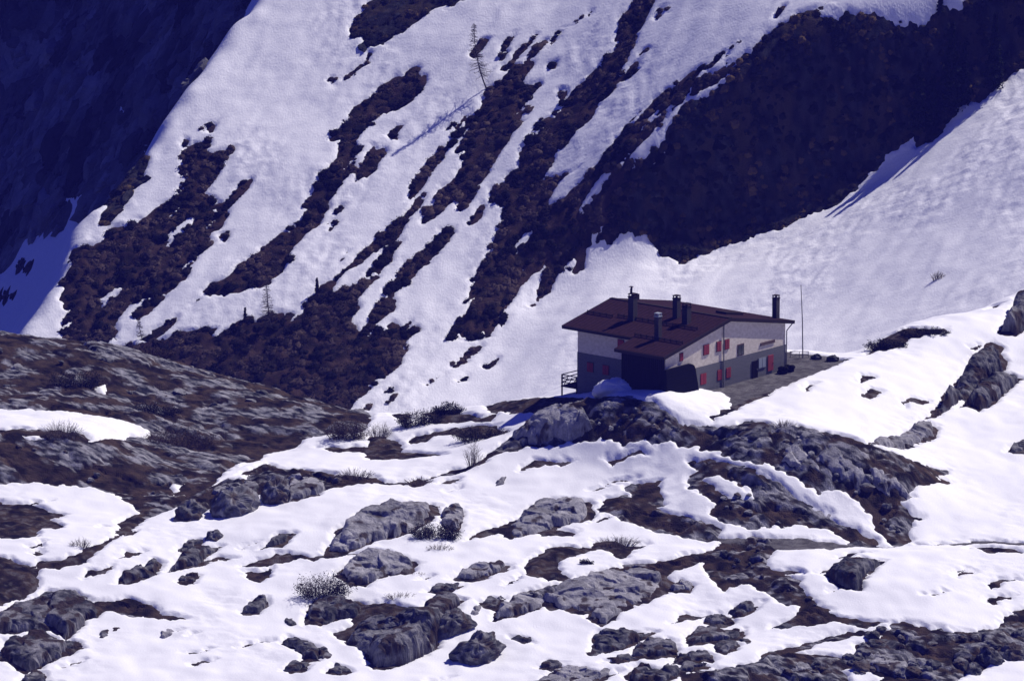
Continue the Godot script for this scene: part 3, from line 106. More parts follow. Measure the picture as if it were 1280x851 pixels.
-79.5,-78,-76.5,-74.8,-73,-71.2,-69.2,-64.3,-59.5,-54.7,-49.9,-45.2,-40.4,-35.6,-30.8,-26,-21.2,-16.3,-11.4,-6.5,-1.6,3.3,8.1,12.9,17.5,18.6,19.3,20.2,21.1,22.1,23.2,24.3,25.2,26.1,27,27.9,28.9,30,31.2,32.5,34,35.6,37.4,39.2,41,42.7,44.1,45.3,46.3,47.3,48.3,49.4,50.5,51.7,52.6,53.4,54.2,54.9,55.6,56.5,57.4,58.4,59.4,60.4,61.4,62.2,63.1,63.9,64.8,65.8,67.1,68.4,
-80.5,-78.6,-77.2,-75.5,-73.7,-71.9,-70,-65.9,-61,-56.2,-51.4,-46.6,-41.8,-37,-32.3,-27.5,-22.6,-17.8,-12.9,-8.1,-3.1,1.8,6.7,11.5,16.2,17.3,18,18.8,19.6,20.6,21.7,22.8,23.9,24.9,25.8,26.6,27.6,28.6,29.8,31.1,32.5,34,35.7,37.5,39.4,41.2,42.7,44.1,45.2,46.2,47.1,48.1,49.3,50.4,51.6,52.6,53.4,54.1,54.8,55.6,56.4,57.3,58.3,59.3,60.2,61.2,62.1,63,63.9,64.8,66,67.2,
-81.5,-79.5,-77.5,-76.3,-74.4,-72.6,-70.7,-67,-62.1,-57.2,-52.3,-47.5,-42.7,-38,-33.2,-28.4,-23.6,-18.8,-13.9,-9.1,-4.2,0.7,5.6,10.5,15.2,16,16.7,17.4,18.2,19.2,20.2,21.3,22.5,23.5,24.5,25.4,26.3,27.3,28.3,29.6,31,32.4,34,35.7,37.6,39.5,41.2,42.7,43.9,45,45.9,46.9,47.9,49.1,50.3,51.4,52.4,53.3,54.1,54.8,55.5,56.3,57.2,58.1,59.1,60.1,61.1,62.1,63,64,65,66.2,
-82.5,-80.5,-78.5,-76.7,-75.2,-73.3,-71.4,-67.6,-62.7,-57.7,-52.8,-48,-43.1,-38.4,-33.6,-28.9,-24.1,-19.3,-14.5,-9.6,-4.8,0,4.9,9.8,13.6,14.4,15.2,16,16.8,17.8,18.8,19.9,21.1,22.2,23.2,24.2,25,26,27,28.3,29.6,30.9,32.3,33.9,35.7,37.6,39.4,41.1,42.5,43.7,44.8,45.8,46.7,47.8,48.9,50.1,51.2,52.2,53.2,54,54.7,55.5,56.3,57.1,58.1,59.1,60.1,61.1,62.1,63.1,64.1,65.2,
-83.3,-81.3,-79.3,-77.4,-75.6,-74,-72.1,-67.3,-62.5,-57.6,-52.6,-47.7,-42.8,-38,-33.2,-28.4,-23.7,-19,-14.2,-9.4,-4.6,0.2,5,9.9,12,12.8,13.7,14.5,15.4,16.3,17.4,18.5,19.7,20.8,21.9,22.9,23.8,24.7,25.8,27,28.4,29.7,30.9,32.3,33.9,35.7,37.6,39.4,40.9,42.3,43.5,44.6,45.6,46.6,47.7,48.8,49.9,51,52,53,53.9,54.6,55.4,56.2,57.1,58,59,60,61,62.1,63.1,64.2,
-83.9,-82,-80,-78.2,-75.7,-73.8,-69.3,-64.5,-59.7,-54.8,-49.9,-44.9,-40,-35.1,-30.2,-25.4,-20.7,-16,-11.3,-6.6,-1.8,2.9,7.7,9.7,10.4,11.2,12.1,13,13.9,14.9,15.9,17,18.2,19.4,20.6,21.7,22.6,23.5,24.5,25.9,27.3,28.7,29.9,31.1,32.5,34.1,35.9,37.7,39.4,40.8,42.2,43.4,44.5,45.6,46.6,47.6,48.7,49.7,50.8,51.8,52.8,53.7,54.5,55.3,56.2,57.1,58,58.9,59.9,61,62,63.1,
-84.5,-82.5,-80.6,-78.8,-76.4,-73.2,-68.4,-63.8,-59,-54.2,-49.2,-44.3,-39.3,-34.4,-29.4,-24.6,-19.8,-15,-10.4,-5.8,-1.1,3.6,7.2,8,8.9,9.7,10.6,11.5,12.4,13.4,14.4,15.5,16.7,17.9,19.1,20.2,21.2,22.1,23.2,24.5,26,27.5,28.9,30.1,31.4,32.9,34.5,36.2,37.9,39.4,40.8,42,43.2,44.4,45.5,46.5,47.5,48.5,49.5,50.6,51.6,52.6,53.5,54.4,55.3,56.2,57,57.9,58.8,59.8,60.9,62,
-85.1,-83.1,-81.1,-79.3,-77,-73.1,-68.5,-63.9,-59.2,-54.4,-49.5,-44.6,-39.6,-34.7,-29.7,-24.8,-19.8,-15,-10.3,-5.8,-1.2,3.5,5.8,6.6,7.4,8.2,9.1,10,10.9,11.9,12.9,14,15.1,16.3,17.5,18.6,19.7,20.6,21.7,23,24.5,26.1,27.7,29,30.3,31.6,33.1,34.8,36.4,38,39.3,40.6,41.8,43,44.2,45.3,46.4,47.4,48.4,49.4,50.4,51.4,52.4,53.3,54.3,55.2,56.1,57,57.9,58.8,59.8,60.9,
-85.8,-83.7,-81.7,-80,-76.6,-72,-67.5,-62.9,-58.3,-53.6,-48.8,-43.9,-39,-34.1,-29.1,-24.1,-19.1,-14.2,-9.4,-4.8,-0.2,3.5,4.4,5.1,5.9,6.7,7.5,8.5,9.4,10.4,11.5,12.5,13.6,14.7,15.8,17,18,19.1,20.1,21.4,22.9,24.5,26.1,27.6,28.9,30.3,31.7,33.3,34.9,36.5,37.9,39.2,40.4,41.6,42.8,44,45.2,46.3,47.3,48.3,49.2,50.2,51.2,52.2,53.2,54.2,55.2,56.1,57,57.9,58.8,59.8,
-86.6,-84.5,-82.4,-80.1,-75.6,-71,-66.5,-62,-57.5,-52.9,-48.1,-43.3,-38.4,-33.5,-28.6,-23.7,-18.7,-13.7,-8.8,-4,0.7,2.5,3,3.6,4.4,5.2,6,7,7.9,9,10,11.1,12.1,13.2,14.3,15.4,16.5,17.5,18.6,19.9,21.3,22.9,24.5,26,27.5,28.8,30.2,31.8,33.4,35,36.5,37.8,39,40.2,41.4,42.6,43.8,45,46.2,47.2,48.1,49,50,51,52.1,53.1,54.2,55.2,56.1,57,57.9,58.9,
-87.6,-85.3,-83.2,-79.3,-74.6,-70,-65.4,-60.9,-56.5,-52,-47.3,-42.6,-37.8,-32.9,-28.1,-23.2,-18.3,-13.3,-8.3,-3.3,0.3,1,1.6,2.2,2.9,3.7,4.5,5.4,6.4,7.5,8.6,9.6,10.7,11.7,12.8,13.9,14.9,16,17.1,18.4,19.9,21.4,23,24.5,26,27.4,28.9,30.3,31.9,33.5,35,36.4,37.6,38.8,40,41.2,42.4,43.7,44.9,46,47.1,48,48.9,49.9,50.9,52,53,54.1,55.1,56.1,57.1,58,
-88.6,-86.4,-83.4,-78.6,-73.9,-69.3,-64.7,-60.1,-55.6,-51.1,-46.6,-42,-37.3,-32.5,-27.7,-22.9,-18,-13.1,-8.1,-3.2,-1.3,-0.6,0.1,0.7,1.4,2.2,3,3.9,4.9,5.9,7,8.1,9.2,10.3,11.4,12.4,13.5,14.6,15.7,17.1,18.6,20.1,21.6,23.2,24.7,26.2,27.6,29.1,30.6,32.1,33.6,35,36.3,37.5,38.6,39.7,40.9,42.2,43.5,44.7,45.8,46.8,47.8,48.7,49.7,50.8,51.9,52.9,54,55,56.1,57.1,
-89.7,-87.5,-83.4,-78.6,-73.9,-69.2,-64.5,-59.8,-55.2,-50.7,-46.2,-41.7,-37.1,-32.4,-27.7,-22.9,-18.1,-13.2,-8.2,-4.1,-2.9,-2.1,-1.3,-0.7,0,0.7,1.5,2.4,3.3,4.3,5.4,6.5,7.7,8.8,9.9,11,12.1,13.2,14.3,15.8,17.4,18.9,20.5,22,23.5,25.1,26.6,28.1,29.6,31,32.4,33.8,35,36.2,37.3,38.3,39.5,40.6,41.9,43.2,44.4,45.5,46.5,47.5,48.5,49.6,50.6,51.7,52.8,53.9,55,56.1,
-90.9,-87.9,-83.1,-78.3,-73.5,-68.8,-64.1,-59.4,-54.7,-50,-45.4,-40.9,-36.3,-31.8,-27.2,-22.5,-17.7,-12.8,-7.8,-5.3,-4.4,-3.5,-2.7,-2,-1.4,-0.7,0.1,1,1.9,2.8,3.8,4.9,6,7.2,8.4,9.5,10.7,11.8,13,14.4,16.1,17.7,19.3,20.9,22.4,24,25.6,27.1,28.6,30.1,31.5,32.7,33.9,35,36.1,37.1,38.1,39.1,40.3,41.6,42.8,44,45.1,46.1,47.2,48.3,49.4,50.5,51.6,52.6,53.8,54.9,
-91.9,-87.2,-82.3,-77.4,-72.7,-68,-63.4,-58.6,-53.8,-49,-44.3,-39.6,-35.1,-30.6,-26,-21.4,-16.7,-11.8,-7.9,-6.8,-5.8,-4.8,-4,-3.3,-2.6,-1.9,-1.2,-0.4,0.5,1.4,2.3,3.4,4.4,5.6,6.8,8,9.2,10.3,11.5,13,14.7,16.4,18.1,19.8,21.4,23,24.6,26.2,27.8,29.2,30.5,31.8,32.9,34,35,35.9,36.8,37.8,38.8,40,41.2,42.4,43.5,44.6,45.7,46.8,48,49.1,50.3,51.4,52.5,53.6,
-91.1,-86.2,-81.3,-76.5,-71.7,-67,-62.4,-57.7,-53,-48.2,-43.3,-38.5,-33.8,-29.3,-24.7,-20.2,-15.6,-11,-9.3,-8.3,-7.2,-6.2,-5.3,-4.5,-3.8,-3.1,-2.4,-1.7,-0.9,-0.1,0.8,1.8,2.9,4,5.2,6.4,7.6,8.8,10,11.5,13.3,15,16.8,18.6,20.4,22,23.7,25.3,26.8,28.3,29.6,30.8,31.9,32.9,33.9,34.8,35.7,36.6,37.5,38.6,39.7,40.8,42,43.1,44.2,45.4,46.5,47.8,48.9,50.1,51.2,52.3,
-89.8,-85,-80.1,-75.2,-70.4,-65.7,-61.1,-56.4,-51.8,-47,-42.2,-37.4,-32.6,-27.9,-23.3,-18.7,-14.2,-11.3,-10.6,-9.7,-8.7,-7.7,-6.7,-5.8,-5,-4.3,-3.6,-3,-2.2,-1.5,-0.6,0.3,1.3,2.4,3.6,4.8,6,7.2,8.4,10,11.8,13.6,15.4,17.3,19.2,21,22.7,24.3,25.9,27.3,28.6,29.8,30.8,31.8,32.7,33.7,34.6,35.5,36.4,37.3,38.3,39.4,40.5,41.7,42.8,44,45.2,46.4,47.6,48.8,49.9,51.1,
-87,-82.3,-77.4,-72.5,-67.6,-62.8,-58.1,-53.5,-48.9,-44.3,-39.6,-34.8,-30,-25.2,-20.5,-15.8,-13.3,-12.7,-11.9,-11.1,-10.2,-9.2,-8.3,-7.3,-6.5,-5.6,-4.9,-4.2,-3.5,-2.8,-2,-1.2,-0.2,0.8,2,3.2,4.4,5.5,6.8,8.5,10.3,12.1,14.1,16,18,19.9,21.7,23.3,24.9,26.3,27.6,28.7,29.7,30.6,31.5,32.5,33.4,34.4,35.3,36.3,37.2,38.2,39.2,40.3,41.5,42.7,43.8,45.1,46.3,47.5,48.7,49.8,
-86.8,-82.1,-77.3,-72.4,-67.5,-62.6,-57.8,-53.1,-48.5,-44,-39.4,-34.8,-30.1,-25.3,-20.6,-16.1,-14.7,-14,-13.2,-12.4,-11.6,-10.7,-9.9,-8.9,-8,-7.1,-6.3,-5.5,-4.8,-4.1,-3.4,-2.6,-1.7,-0.7,0.4,1.6,2.8,4,5.3,6.9,8.8,10.7,12.7,14.7,16.7,18.7,20.6,22.3,23.9,25.3,26.6,27.7,28.6,29.4,30.2,31.2,32.1,33.2,34.2,35.1,36.1,37,38,39.1,40.2,41.4,42.6,43.8,45,46.3,47.5,48.6,
-87.1,-82.5,-77.8,-72.9,-68,-63,-58.1,-53.3,-48.6,-44.1,-39.6,-35,-30.5,-25.8,-21.2,-17.2,-16.2,-15.4,-14.6,-13.8,-13,-12.2,-11.4,-10.5,-9.6,-8.7,-7.8,-6.9,-6.2,-5.4,-4.8,-4,-3.2,-2.2,-1.1,0.1,1.3,2.5,3.8,5.5,7.4,9.4,11.4,13.5,15.5,17.5,19.5,21.3,22.9,24.3,25.6,26.7,27.6,28.3,29.1,29.9,30.8,31.8,32.9,33.9,34.9,35.9,36.9,37.9,38.9,40.1,41.3,42.5,43.7,45,46.2,47.4,
-87.6,-83,-78.4,-73.7,-68.9,-64,-59,-54.1,-49.3,-44.6,-40.1,-35.6,-31.1,-26.6,-22,-18.4,-17.7,-16.8,-16,-15.2,-14.3,-13.6,-12.8,-12,-11.2,-10.3,-9.4,-8.5,-7.6,-6.9,-6.1,-5.4,-4.6,-3.6,-2.5,-1.3,-0.1,1.2,2.5,4.1,6,8,10.1,12.3,14.4,16.4,18.3,20.2,21.8,23.3,24.6,25.7,26.6,27.3,28,28.7,29.5,30.5,31.5,32.6,33.6,34.6,35.6,36.7,37.7,38.8,40,41.2,42.5,43.8,45,46.3,
-88.3,-83.6,-79.1,-74.5,-69.8,-65,-60,-55,-50.2,-45.4,-40.8,-36.3,-31.9,-27.4,-22.9,-19.7,-19.1,-18.3,-17.4,-16.6,-15.7,-14.9,-14.1,-13.4,-12.6,-11.8,-10.9,-10,-9.2,-8.3,-7.5,-6.8,-6,-5,-4,-2.8,-1.5,-0.1,1.2,2.9,4.8,6.8,8.9,11.1,13.2,15.3,17.2,19.1,20.8,22.3,23.6,24.7,25.6,26.4,27,27.6,28.4,29.2,30.2,31.3,32.3,33.3,34.3,35.4,36.4,37.5,38.7,39.9,41.2,42.5,43.8,45.1,
-87.9,-83.2,-78.6,-74.1,-69.5,-64.8,-59.9,-55,-50.1,-45.3,-40.6,-36,-31.6,-27.1,-22.6,-21.2,-20.5,-19.7,-18.8,-17.9,-17.1,-16.3,-15.5,-14.7,-13.9,-13.1,-12.3,-11.5,-10.6,-9.8,-9,-8.2,-7.4,-6.5,-5.4,-4.3,-2.9,-1.5,0,1.7,3.6,5.6,7.7,9.8,12,14.1,16.1,18,19.7,21.3,22.6,23.7,24.6,25.3,25.9,26.5,27.2,28,28.9,29.9,31,32,33,34,35.1,36.2,37.3,38.5,39.7,40.9,42.2,43.3,
-87.5,-82.7,-78,-73.4,-68.9,-64.2,-59.5,-54.6,-49.7,-44.9,-40.2,-35.5,-31,-26.5,-23.3,-22.7,-21.9,-21.1,-20.2,-19.3,-18.4,-17.6,-16.8,-16,-15.2,-14.4,-13.6,-12.8,-12,-11.2,-10.4,-9.6,-8.8,-7.9,-6.9,-5.8,-4.5,-3.1,-1.5,0.4,2.4,4.4,6.5,8.6,10.7,12.8,14.8,16.8,18.6,20.2,21.6,22.6,23.5,24.1,24.7,25.3,26,26.8,27.6,28.6,29.5,30.5,31.5,32.5,33.4,34.2,35.1,35.9,36.7,37.6,38.5,39.3,
-87.3,-82.5,-77.8,-73.1,-68.5,-63.8,-59.1,-54.3,-49.4,-44.6,-39.9,-35.2,-30.7,-26.2,-24.7,-24.1,-23.3,-22.5,-21.6,-20.6,-19.7,-18.8,-18,-17.2,-16.5,-15.7,-14.8,-14.1,-13.3,-12.5,-11.8,-11,-10.2,-9.4,-8.5,-7.4,-6.1,-4.7,-3.1,-1.2,0.9,3.1,5.2,7.3,9.4,11.5,13.6,15.5,17.3,19,20.4,21.4,22.2,22.7,23.2,23.8,24.4,25.1,25.8,26.5,27.3,28,28.8,29.4,29.9,30.3,30.6,30.9,31.3,31.8,32.6,33.5,
-87,-82.3,-77.6,-72.8,-68.2,-63.5,-58.8,-54,-49.1,-44.3,-39.5,-34.9,-30.3,-26.8,-26.2,-25.5,-24.7,-23.9,-22.9,-22,-21.1,-20.1,-19.3,-18.5,-17.7,-16.9,-16.1,-15.3,-14.5,-13.8,-13.1,-12.4,-11.7,-10.9,-10,-8.9,-7.8,-6.4,-4.7,-2.7,-0.5,1.7,3.8,6,8.1,10.2,12.1,14,15.6,17.1,18.3,19.2,19.8,20.2,20.5,20.8,21.2,21.5,21.8,22.1,22.5,22.8,23.3,23.8,24.2,24.6,24.9,25.4,26,26.9,28,29.4,
-86.4,-81.8,-77.2,-72.4,-67.8,-63.1,-58.4,-53.6,-48.7,-43.9,-39.1,-34.4,-29.8,-28.1,-27.5,-26.9,-26.1,-25.2,-24.3,-23.4,-22.4,-21.5,-20.6,-19.7,-18.9,-18.1,-17.3,-16.5,-15.8,-15.1,-14.4,-13.8,-13.1,-12.3,-11.5,-10.5,-9.4,-8,-6.3,-4.2,-1.9,0.3,2.4,4.5,6.4,8.1,9.7,11,12,12.8,13.5,14,14.4,14.7,14.8,14.9,15,15.2,15.5,15.8,16.2,16.8,17.6,18.5,19.5,20.6,21.6,22.5,23.5,24.7,26.1,27.6,
-85.6,-81.2,-76.5,-71.9,-67.2,-62.4,-57.7,-52.9,-48.1,-43.3,-38.5,-33.7,-30,-29.4,-28.8,-28.2,-27.5,-26.6,-25.7,-24.7,-23.8,-22.9,-22,-21.1,-20.2,-19.4,-18.6,-17.8,-17.1,-16.4,-15.8,-15.2,-14.5,-13.8,-13,-12.1,-11,-9.6,-8,-6,-3.9,-1.9,-0.1,1.4,2.7,3.7,4.4,5,5.3,5.5,5.7,5.9,6.3,6.8,7.3,7.9,8.5,9.4,10.3,11.3,12.3,13.4,14.6,16,17.4,18.9,20.3,21.5,22.7,23.9,25.3,26.7,
-84.8,-80.4,-75.8,-71.1,-66.4,-61.6,-56.9,-52.1,-47.3,-42.5,-37.7,-32.9,-31.1,-30.5,-29.9,-29.4,-28.8,-28,-27.1,-26.2,-25.2,-24.3,-23.4,-22.5,-21.6,-20.7,-19.9,-19.1,-18.4,-17.7,-17.2,-16.6,-16,-15.3,-14.6,-13.7,-12.7,-11.6,-10.2,-8.7,-7.3,-6,-4.9,-4.2,-3.7,-3.3,-3,-2.7,-2.4,-2.2,-1.8,-1.3,-0.4,0.7,2.1,3.5,5,6.6,8.1,9.6,10.9,12.3,13.6,14.9,16.4,17.9,19.4,20.8,22.1,23.3,24.6,26,
-84.1,-79.7,-75,-70.4,-65.6,-60.9,-56.1,-51.2,-46.4,-41.7,-36.9,-33,-32.1,-31.4,-30.8,-30.3,-29.9,-29.3,-28.6,-27.7,-26.7,-25.7,-24.8,-23.9,-23,-22.2,-21.3,-20.5,-19.7,-19.1,-18.5,-18,-17.4,-16.8,-16.1,-15.4,-14.7,-14,-13.3,-12.5,-11.5,-10.6,-10,-9.7,-9.5,-9.3,-8.8,-8.2,-7.5,-6.7,-5.8,-4.8,-3.4,-1.8,0,1.9,3.8,5.6,7.3,8.8,10.3,11.7,13,14.3,15.7,17.1,18.6,20,21.4,22.7,24,25.4,
-84.8,-80.4,-75.8,-71.1,-66.3,-61.5,-56.7,-51.8,-46.9,-42.1,-37.4,-33.7,-33,-32.2,-31.6,-31.1,-30.7,-30.3,-29.7,-29,-28.2,-27.2,-26.3,-25.4,-24.5,-23.6,-22.7,-21.9,-21.1,-20.4,-19.8,-19.3,-18.8,-18.2,-17.6,-17,-16.7,-16.6,-16.2,-15.2,-14.2,-13.4,-12.9,-12.7,-12.4,-12,-11.4,-10.4,-9.4,-8.2,-7,-5.7,-4.2,-2.5,-0.7,1.3,3.2,5,6.7,8.3,9.8,11.2,12.6,13.9,15.2,16.5,17.9,19.3,20.7,22,23.4,24.9,
-85.9,-81.6,-76.9,-72.2,-67.4,-62.6,-57.7,-52.8,-47.9,-43,-38.2,-34.6,-33.8,-33,-32.3,-31.7,-31.3,-30.9,-30.6,-30.1,-29.5,-28.7,-27.8,-26.8,-25.9,-25,-24.1,-23.3,-22.5,-21.8,-21.2,-20.7,-20.1,-19.6,-19,-18.5,-18.4,-18.4,-17.8,-16.7,-15.6,-14.8,-14.2,-13.9,-13.5,-12.9,-12.2,-11.2,-10.1,-8.8,-7.5,-6.1,-4.5,-2.9,-1.1,0.8,2.7,4.5,6.2,7.8,9.3,10.8,12.2,13.5,14.9,16.2,17.5,18.8,20.1,21.4,22.9,24.3,
-87,-82.6,-77.9,-73.2,-68.5,-63.7,-58.9,-53.9,-49,-44,-39.2,-35.5,-34.8,-34,-33.2,-32.4,-31.9,-31.5,-31.3,-31,-30.5,-29.9,-29.1,-28.2,-27.3,-26.4,-25.5,-24.6,-23.8,-23.2,-22.6,-22,-21.5,-20.9,-20.4,-19.9,-19.8,-19.6,-18.7,-17.6,-16.5,-15.7,-15.1,-14.7,-14.1,-13.4,-12.6,-11.7,-10.6,-9.4,-8,-6.5,-4.9,-3.3,-1.5,0.3,2.2,4,5.7,7.4,8.9,10.3,11.7,13.1,14.5,15.9,17.1,18.4,19.6,20.9,22.3,23.7,
-87.9,-83.6,-78.9,-74.2,-69.5,-64.7,-60,-55.1,-50.2,-45.2,-40.3,-36.5,-35.8,-35,-34.2,-33.4,-32.7,-32.2,-31.9,-31.7,-31.4,-30.9,-30.3,-29.5,-28.6,-27.7,-26.8,-25.9,-25.1,-24.4,-23.8,-23.3,-22.8,-22.3,-22,-21.7,-21.4,-20.7,-19.6,-18.4,-17.3,-16.5,-15.9,-15.4,-14.7,-13.9,-13.1,-12.1,-11.1,-9.9,-8.6,-7.1,-5.5,-3.8,-2,-0.2,1.6,3.4,5.2,6.9,8.4,9.8,11.2,12.6,14.1,15.5,16.9,18.1,19.3,20.5,21.8,23.1,
-88.8,-84.4,-79.8,-75.1,-70.4,-65.6,-60.9,-56.2,-51.3,-46.4,-41.5,-37.7,-36.9,-36.2,-35.4,-34.6,-33.9,-33.3,-32.9,-32.6,-32.3,-31.9,-31.4,-30.6,-29.8,-28.9,-28,-27.1,-26.3,-25.7,-25.1,-24.5,-24.1,-23.7,-23.5,-23.4,-22.9,-21.7,-20.4,-19.2,-18.2,-17.4,-16.7,-16,-15.3,-14.5,-13.6,-12.6,-11.6,-10.4,-9.1,-7.7,-6.1,-4.4,-2.6,-0.8,1,2.8,4.5,6.3,7.8,9.3,10.6,12,13.5,15,16.5,17.8,19.1,20.3,21.4,22.6,
-89.6,-85.3,-80.7,-76,-71.3,-66.5,-61.7,-57,-52.3,-47.5,-42.6,-38.8,-38.1,-37.3,-36.6,-35.9,-35.1,-34.5,-34,-33.6,-33.3,-33,-32.4,-31.7,-30.9,-30,-29.1,-28.3,-27.5,-26.8,-26.3,-25.8,-25.3,-25.1,-24.9,-24.7,-23.9,-22.7,-21.3,-20.2,-19.1,-18.2,-17.4,-16.7,-16,-15.2,-14.3,-13.2,-12.1,-10.9,-9.7,-8.3,-6.7,-5.1,-3.3,-1.5,0.3,2.1,3.8,5.6,7.2,8.7,10,11.4,12.8,14.3,15.8,17.3,18.7,19.9,21.1,22.3,
-90.4,-86.1,-81.6,-76.9,-72.2,-67.4,-62.6,-57.8,-53,-48.3,-43.6,-39.8,-39.1,-38.3,-37.6,-37,-36.3,-35.6,-35.1,-34.6,-34.3,-34,-33.5,-32.8,-32,-31.1,-30.2,-29.4,-28.6,-28,-27.4,-27,-26.6,-26.3,-26.1,-25.7,-24.8,-23.5,-22.2,-21.1,-20.1,-19.1,-18.3,-17.5,-16.7,-15.8,-14.9,-13.9,-12.7,-11.5,-10.3,-8.9,-7.4,-5.8,-4,-2.3,-0.5,1.3,3.1,4.9,6.5,8.1,9.5,10.8,12.1,13.5,15,16.6,18.1,19.5,20.8,22,
-91.3,-87,-82.5,-77.9,-73.3,-68.5,-63.6,-58.7,-53.9,-49.1,-44.4,-40.7,-39.9,-39.2,-38.5,-37.9,-37.3,-36.6,-36,-35.6,-35.2,-34.9,-34.4,-33.8,-33.1,-32.2,-31.3,-30.5,-29.7,-29.1,-28.6,-28.1,-27.7,-27.5,-27.2,-26.6,-25.5,-24.3,-23.1,-22,-21,-20,-19.1,-18.2,-17.4,-16.5,-15.6,-14.5,-13.4,-12.2,-10.9,-9.5,-8,-6.4,-4.8,-3,-1.3,0.5,2.3,4.1,5.9,7.5,9,10.3,11.6,12.9,14.3,15.8,17.3,18.8,20.3,21.6,
-92.2,-87.9,-83.4,-78.9,-74.4,-69.6,-64.7,-59.8,-54.9,-50,-45.3,-41.6,-40.8,-40,-39.4,-38.8,-38.3,-37.6,-37,-36.4,-36,-35.6,-35.2,-34.7,-34.1,-33.3,-32.4,-31.6,-30.9,-30.3,-29.7,-29.3,-28.9,-28.5,-28.1,-27.4,-26.3,-25.1,-23.9,-22.8,-21.8,-20.8,-19.9,-19,-18.1,-17.2,-16.2,-15.2,-14.1,-12.9,-11.5,-10.1,-8.6,-7.1,-5.4,-3.8,-2,-0.3,1.5,3.3,5.1,6.9,8.5,9.9,11.2,12.4,13.7,15.1,16.6,18.1,19.6,21,
-92.9,-88.6,-84.2,-79.7,-75.3,-70.7,-65.9,-60.9,-56,-51.1,-46.3,-42.6,-41.7,-40.9,-40.3,-39.7,-39.2,-38.6,-38,-37.4,-36.8,-36.4,-36,-35.5,-34.9,-34.3,-33.5,-32.7,-32,-31.4,-30.9,-30.4,-30,-29.6,-29,-28.2,-27,-25.8,-24.5,-23.4,-22.4,-21.5,-20.5,-19.6,-18.6,-17.7,-16.8,-15.8,-14.7,-13.5,-12.2,-10.7,-9.2,-7.6,-6,-4.4,-2.8,-1.1,0.6,2.4,4.2,6.1,7.8,9.4,10.8,12,13.2,14.5,15.9,17.4,18.9,20.3,
-93.5,-89.2,-84.7,-80.3,-76,-71.6,-66.9,-62.1,-57.1,-52.2,-47.4,-43.6,-42.8,-41.9,-41.2,-40.7,-40.1,-39.6,-39,-38.4,-37.8,-37.2,-36.7,-36.3,-35.8,-35.2,-34.5,-33.8,-33.2,-32.6,-32,-31.5,-31,-30.5,-29.9,-28.9,-27.7,-26.4,-25.1,-23.9,-22.9,-21.9,-21,-20,-19,-18.1,-17.2,-16.3,-15.3,-14.1,-12.8,-11.3,-9.8,-8.2,-6.6,-5,-3.5,-1.9,-0.2,1.5,3.2,5.1,6.9,8.6,10.1,11.5,12.7,14,15.3,16.7,18.2,19.6,
-94.2,-89.9,-85.3,-80.8,-76.5,-72.2,-67.7,-63,-58.2,-53.4,-48.6,-44.8,-43.9,-42.9,-42.2,-41.6,-41,-40.5,-39.9,-39.4,-38.8,-38.2,-37.6,-37.1,-36.6,-36,-35.4,-34.8,-34.2,-33.7,-33.1,-32.6,-32,-31.4,-30.7,-29.6,-28.3,-26.9,-25.6,-24.4,-23.3,-22.3,-21.3,-20.3,-19.3,-18.3,-17.4,-16.5,-15.6,-14.5,-13.3,-11.9,-10.4,-8.8,-7.2,-5.6,-4.1,-2.6,-1,0.6,2.3,4,5.9,7.6,9.3,10.8,12.1,13.5,14.8,16.2,17.6,19,
-95.1,-90.7,-86.1,-81.5,-77.1,-72.7,-68.3,-63.8,-59.1,-54.4,-49.7,-45.9,-45,-44,-43.2,-42.5,-41.8,-41.3,-40.7,-40.3,-39.7,-39.1,-38.5,-38,-37.4,-36.8,-36.3,-35.7,-35.2,-34.6,-34.1,-33.5,-32.9,-32.3,-31.4,-30.2,-28.9,-27.5,-26.2,-24.9,-23.8,-22.7,-21.7,-20.7,-19.6,-18.6,-17.6,-16.7,-15.8,-14.8,-13.7,-12.4,-10.9,-9.4,-7.8,-6.2,-4.7,-3.2,-1.7,-0.2,1.5,3.2,4.9,6.6,8.3,9.9,11.4,12.8,14.2,15.7,17.1,18.4,
-96,-91.7,-87,-82.4,-77.8,-73.3,-68.9,-64.4,-59.9,-55.3,-50.7,-47,-46.2,-45.2,-44.3,-43.5,-42.7,-42,-41.5,-41.1,-40.6,-40,-39.5,-38.9,-38.2,-37.6,-37,-36.4,-35.9,-35.4,-34.9,-34.3,-33.7,-33,-32.1,-30.8,-29.3,-27.9,-26.7,-25.4,-24.3,-23.2,-22.1,-21.1,-20,-19,-17.9,-17,-16,-15.1,-14,-12.8,-11.4,-9.9,-8.4,-6.8,-5.3,-3.8,-2.3,-0.8,0.8,2.4,4.1,5.8,7.5,9.1,10.7,12.2,13.6,15.1,16.6,17.9,
-97,-92.7,-88.1,-83.4,-78.8,-74.2,-69.7,-65.2,-60.7,-56.2,-51.6,-48.1,-47.3,-46.4,-45.5,-44.6,-43.7,-42.9,-42.2,-41.8,-41.3,-40.8,-40.3,-39.8,-39.1,-38.4,-37.7,-37.1,-36.5,-36,-35.5,-34.9,-34.3,-33.6,-32.6,-31.2,-29.7,-28.3,-27.1,-25.9,-24.8,-23.7,-22.6,-21.5,-20.5,-19.4,-18.4,-17.4,-16.4,-15.4,-14.4,-13.2,-11.9,-10.4,-8.9,-7.4,-5.9,-4.4,-2.9,-1.4,0.2,1.8,3.4,5.1,6.8,8.4,10,11.5,13,14.6,16.1,17.4,
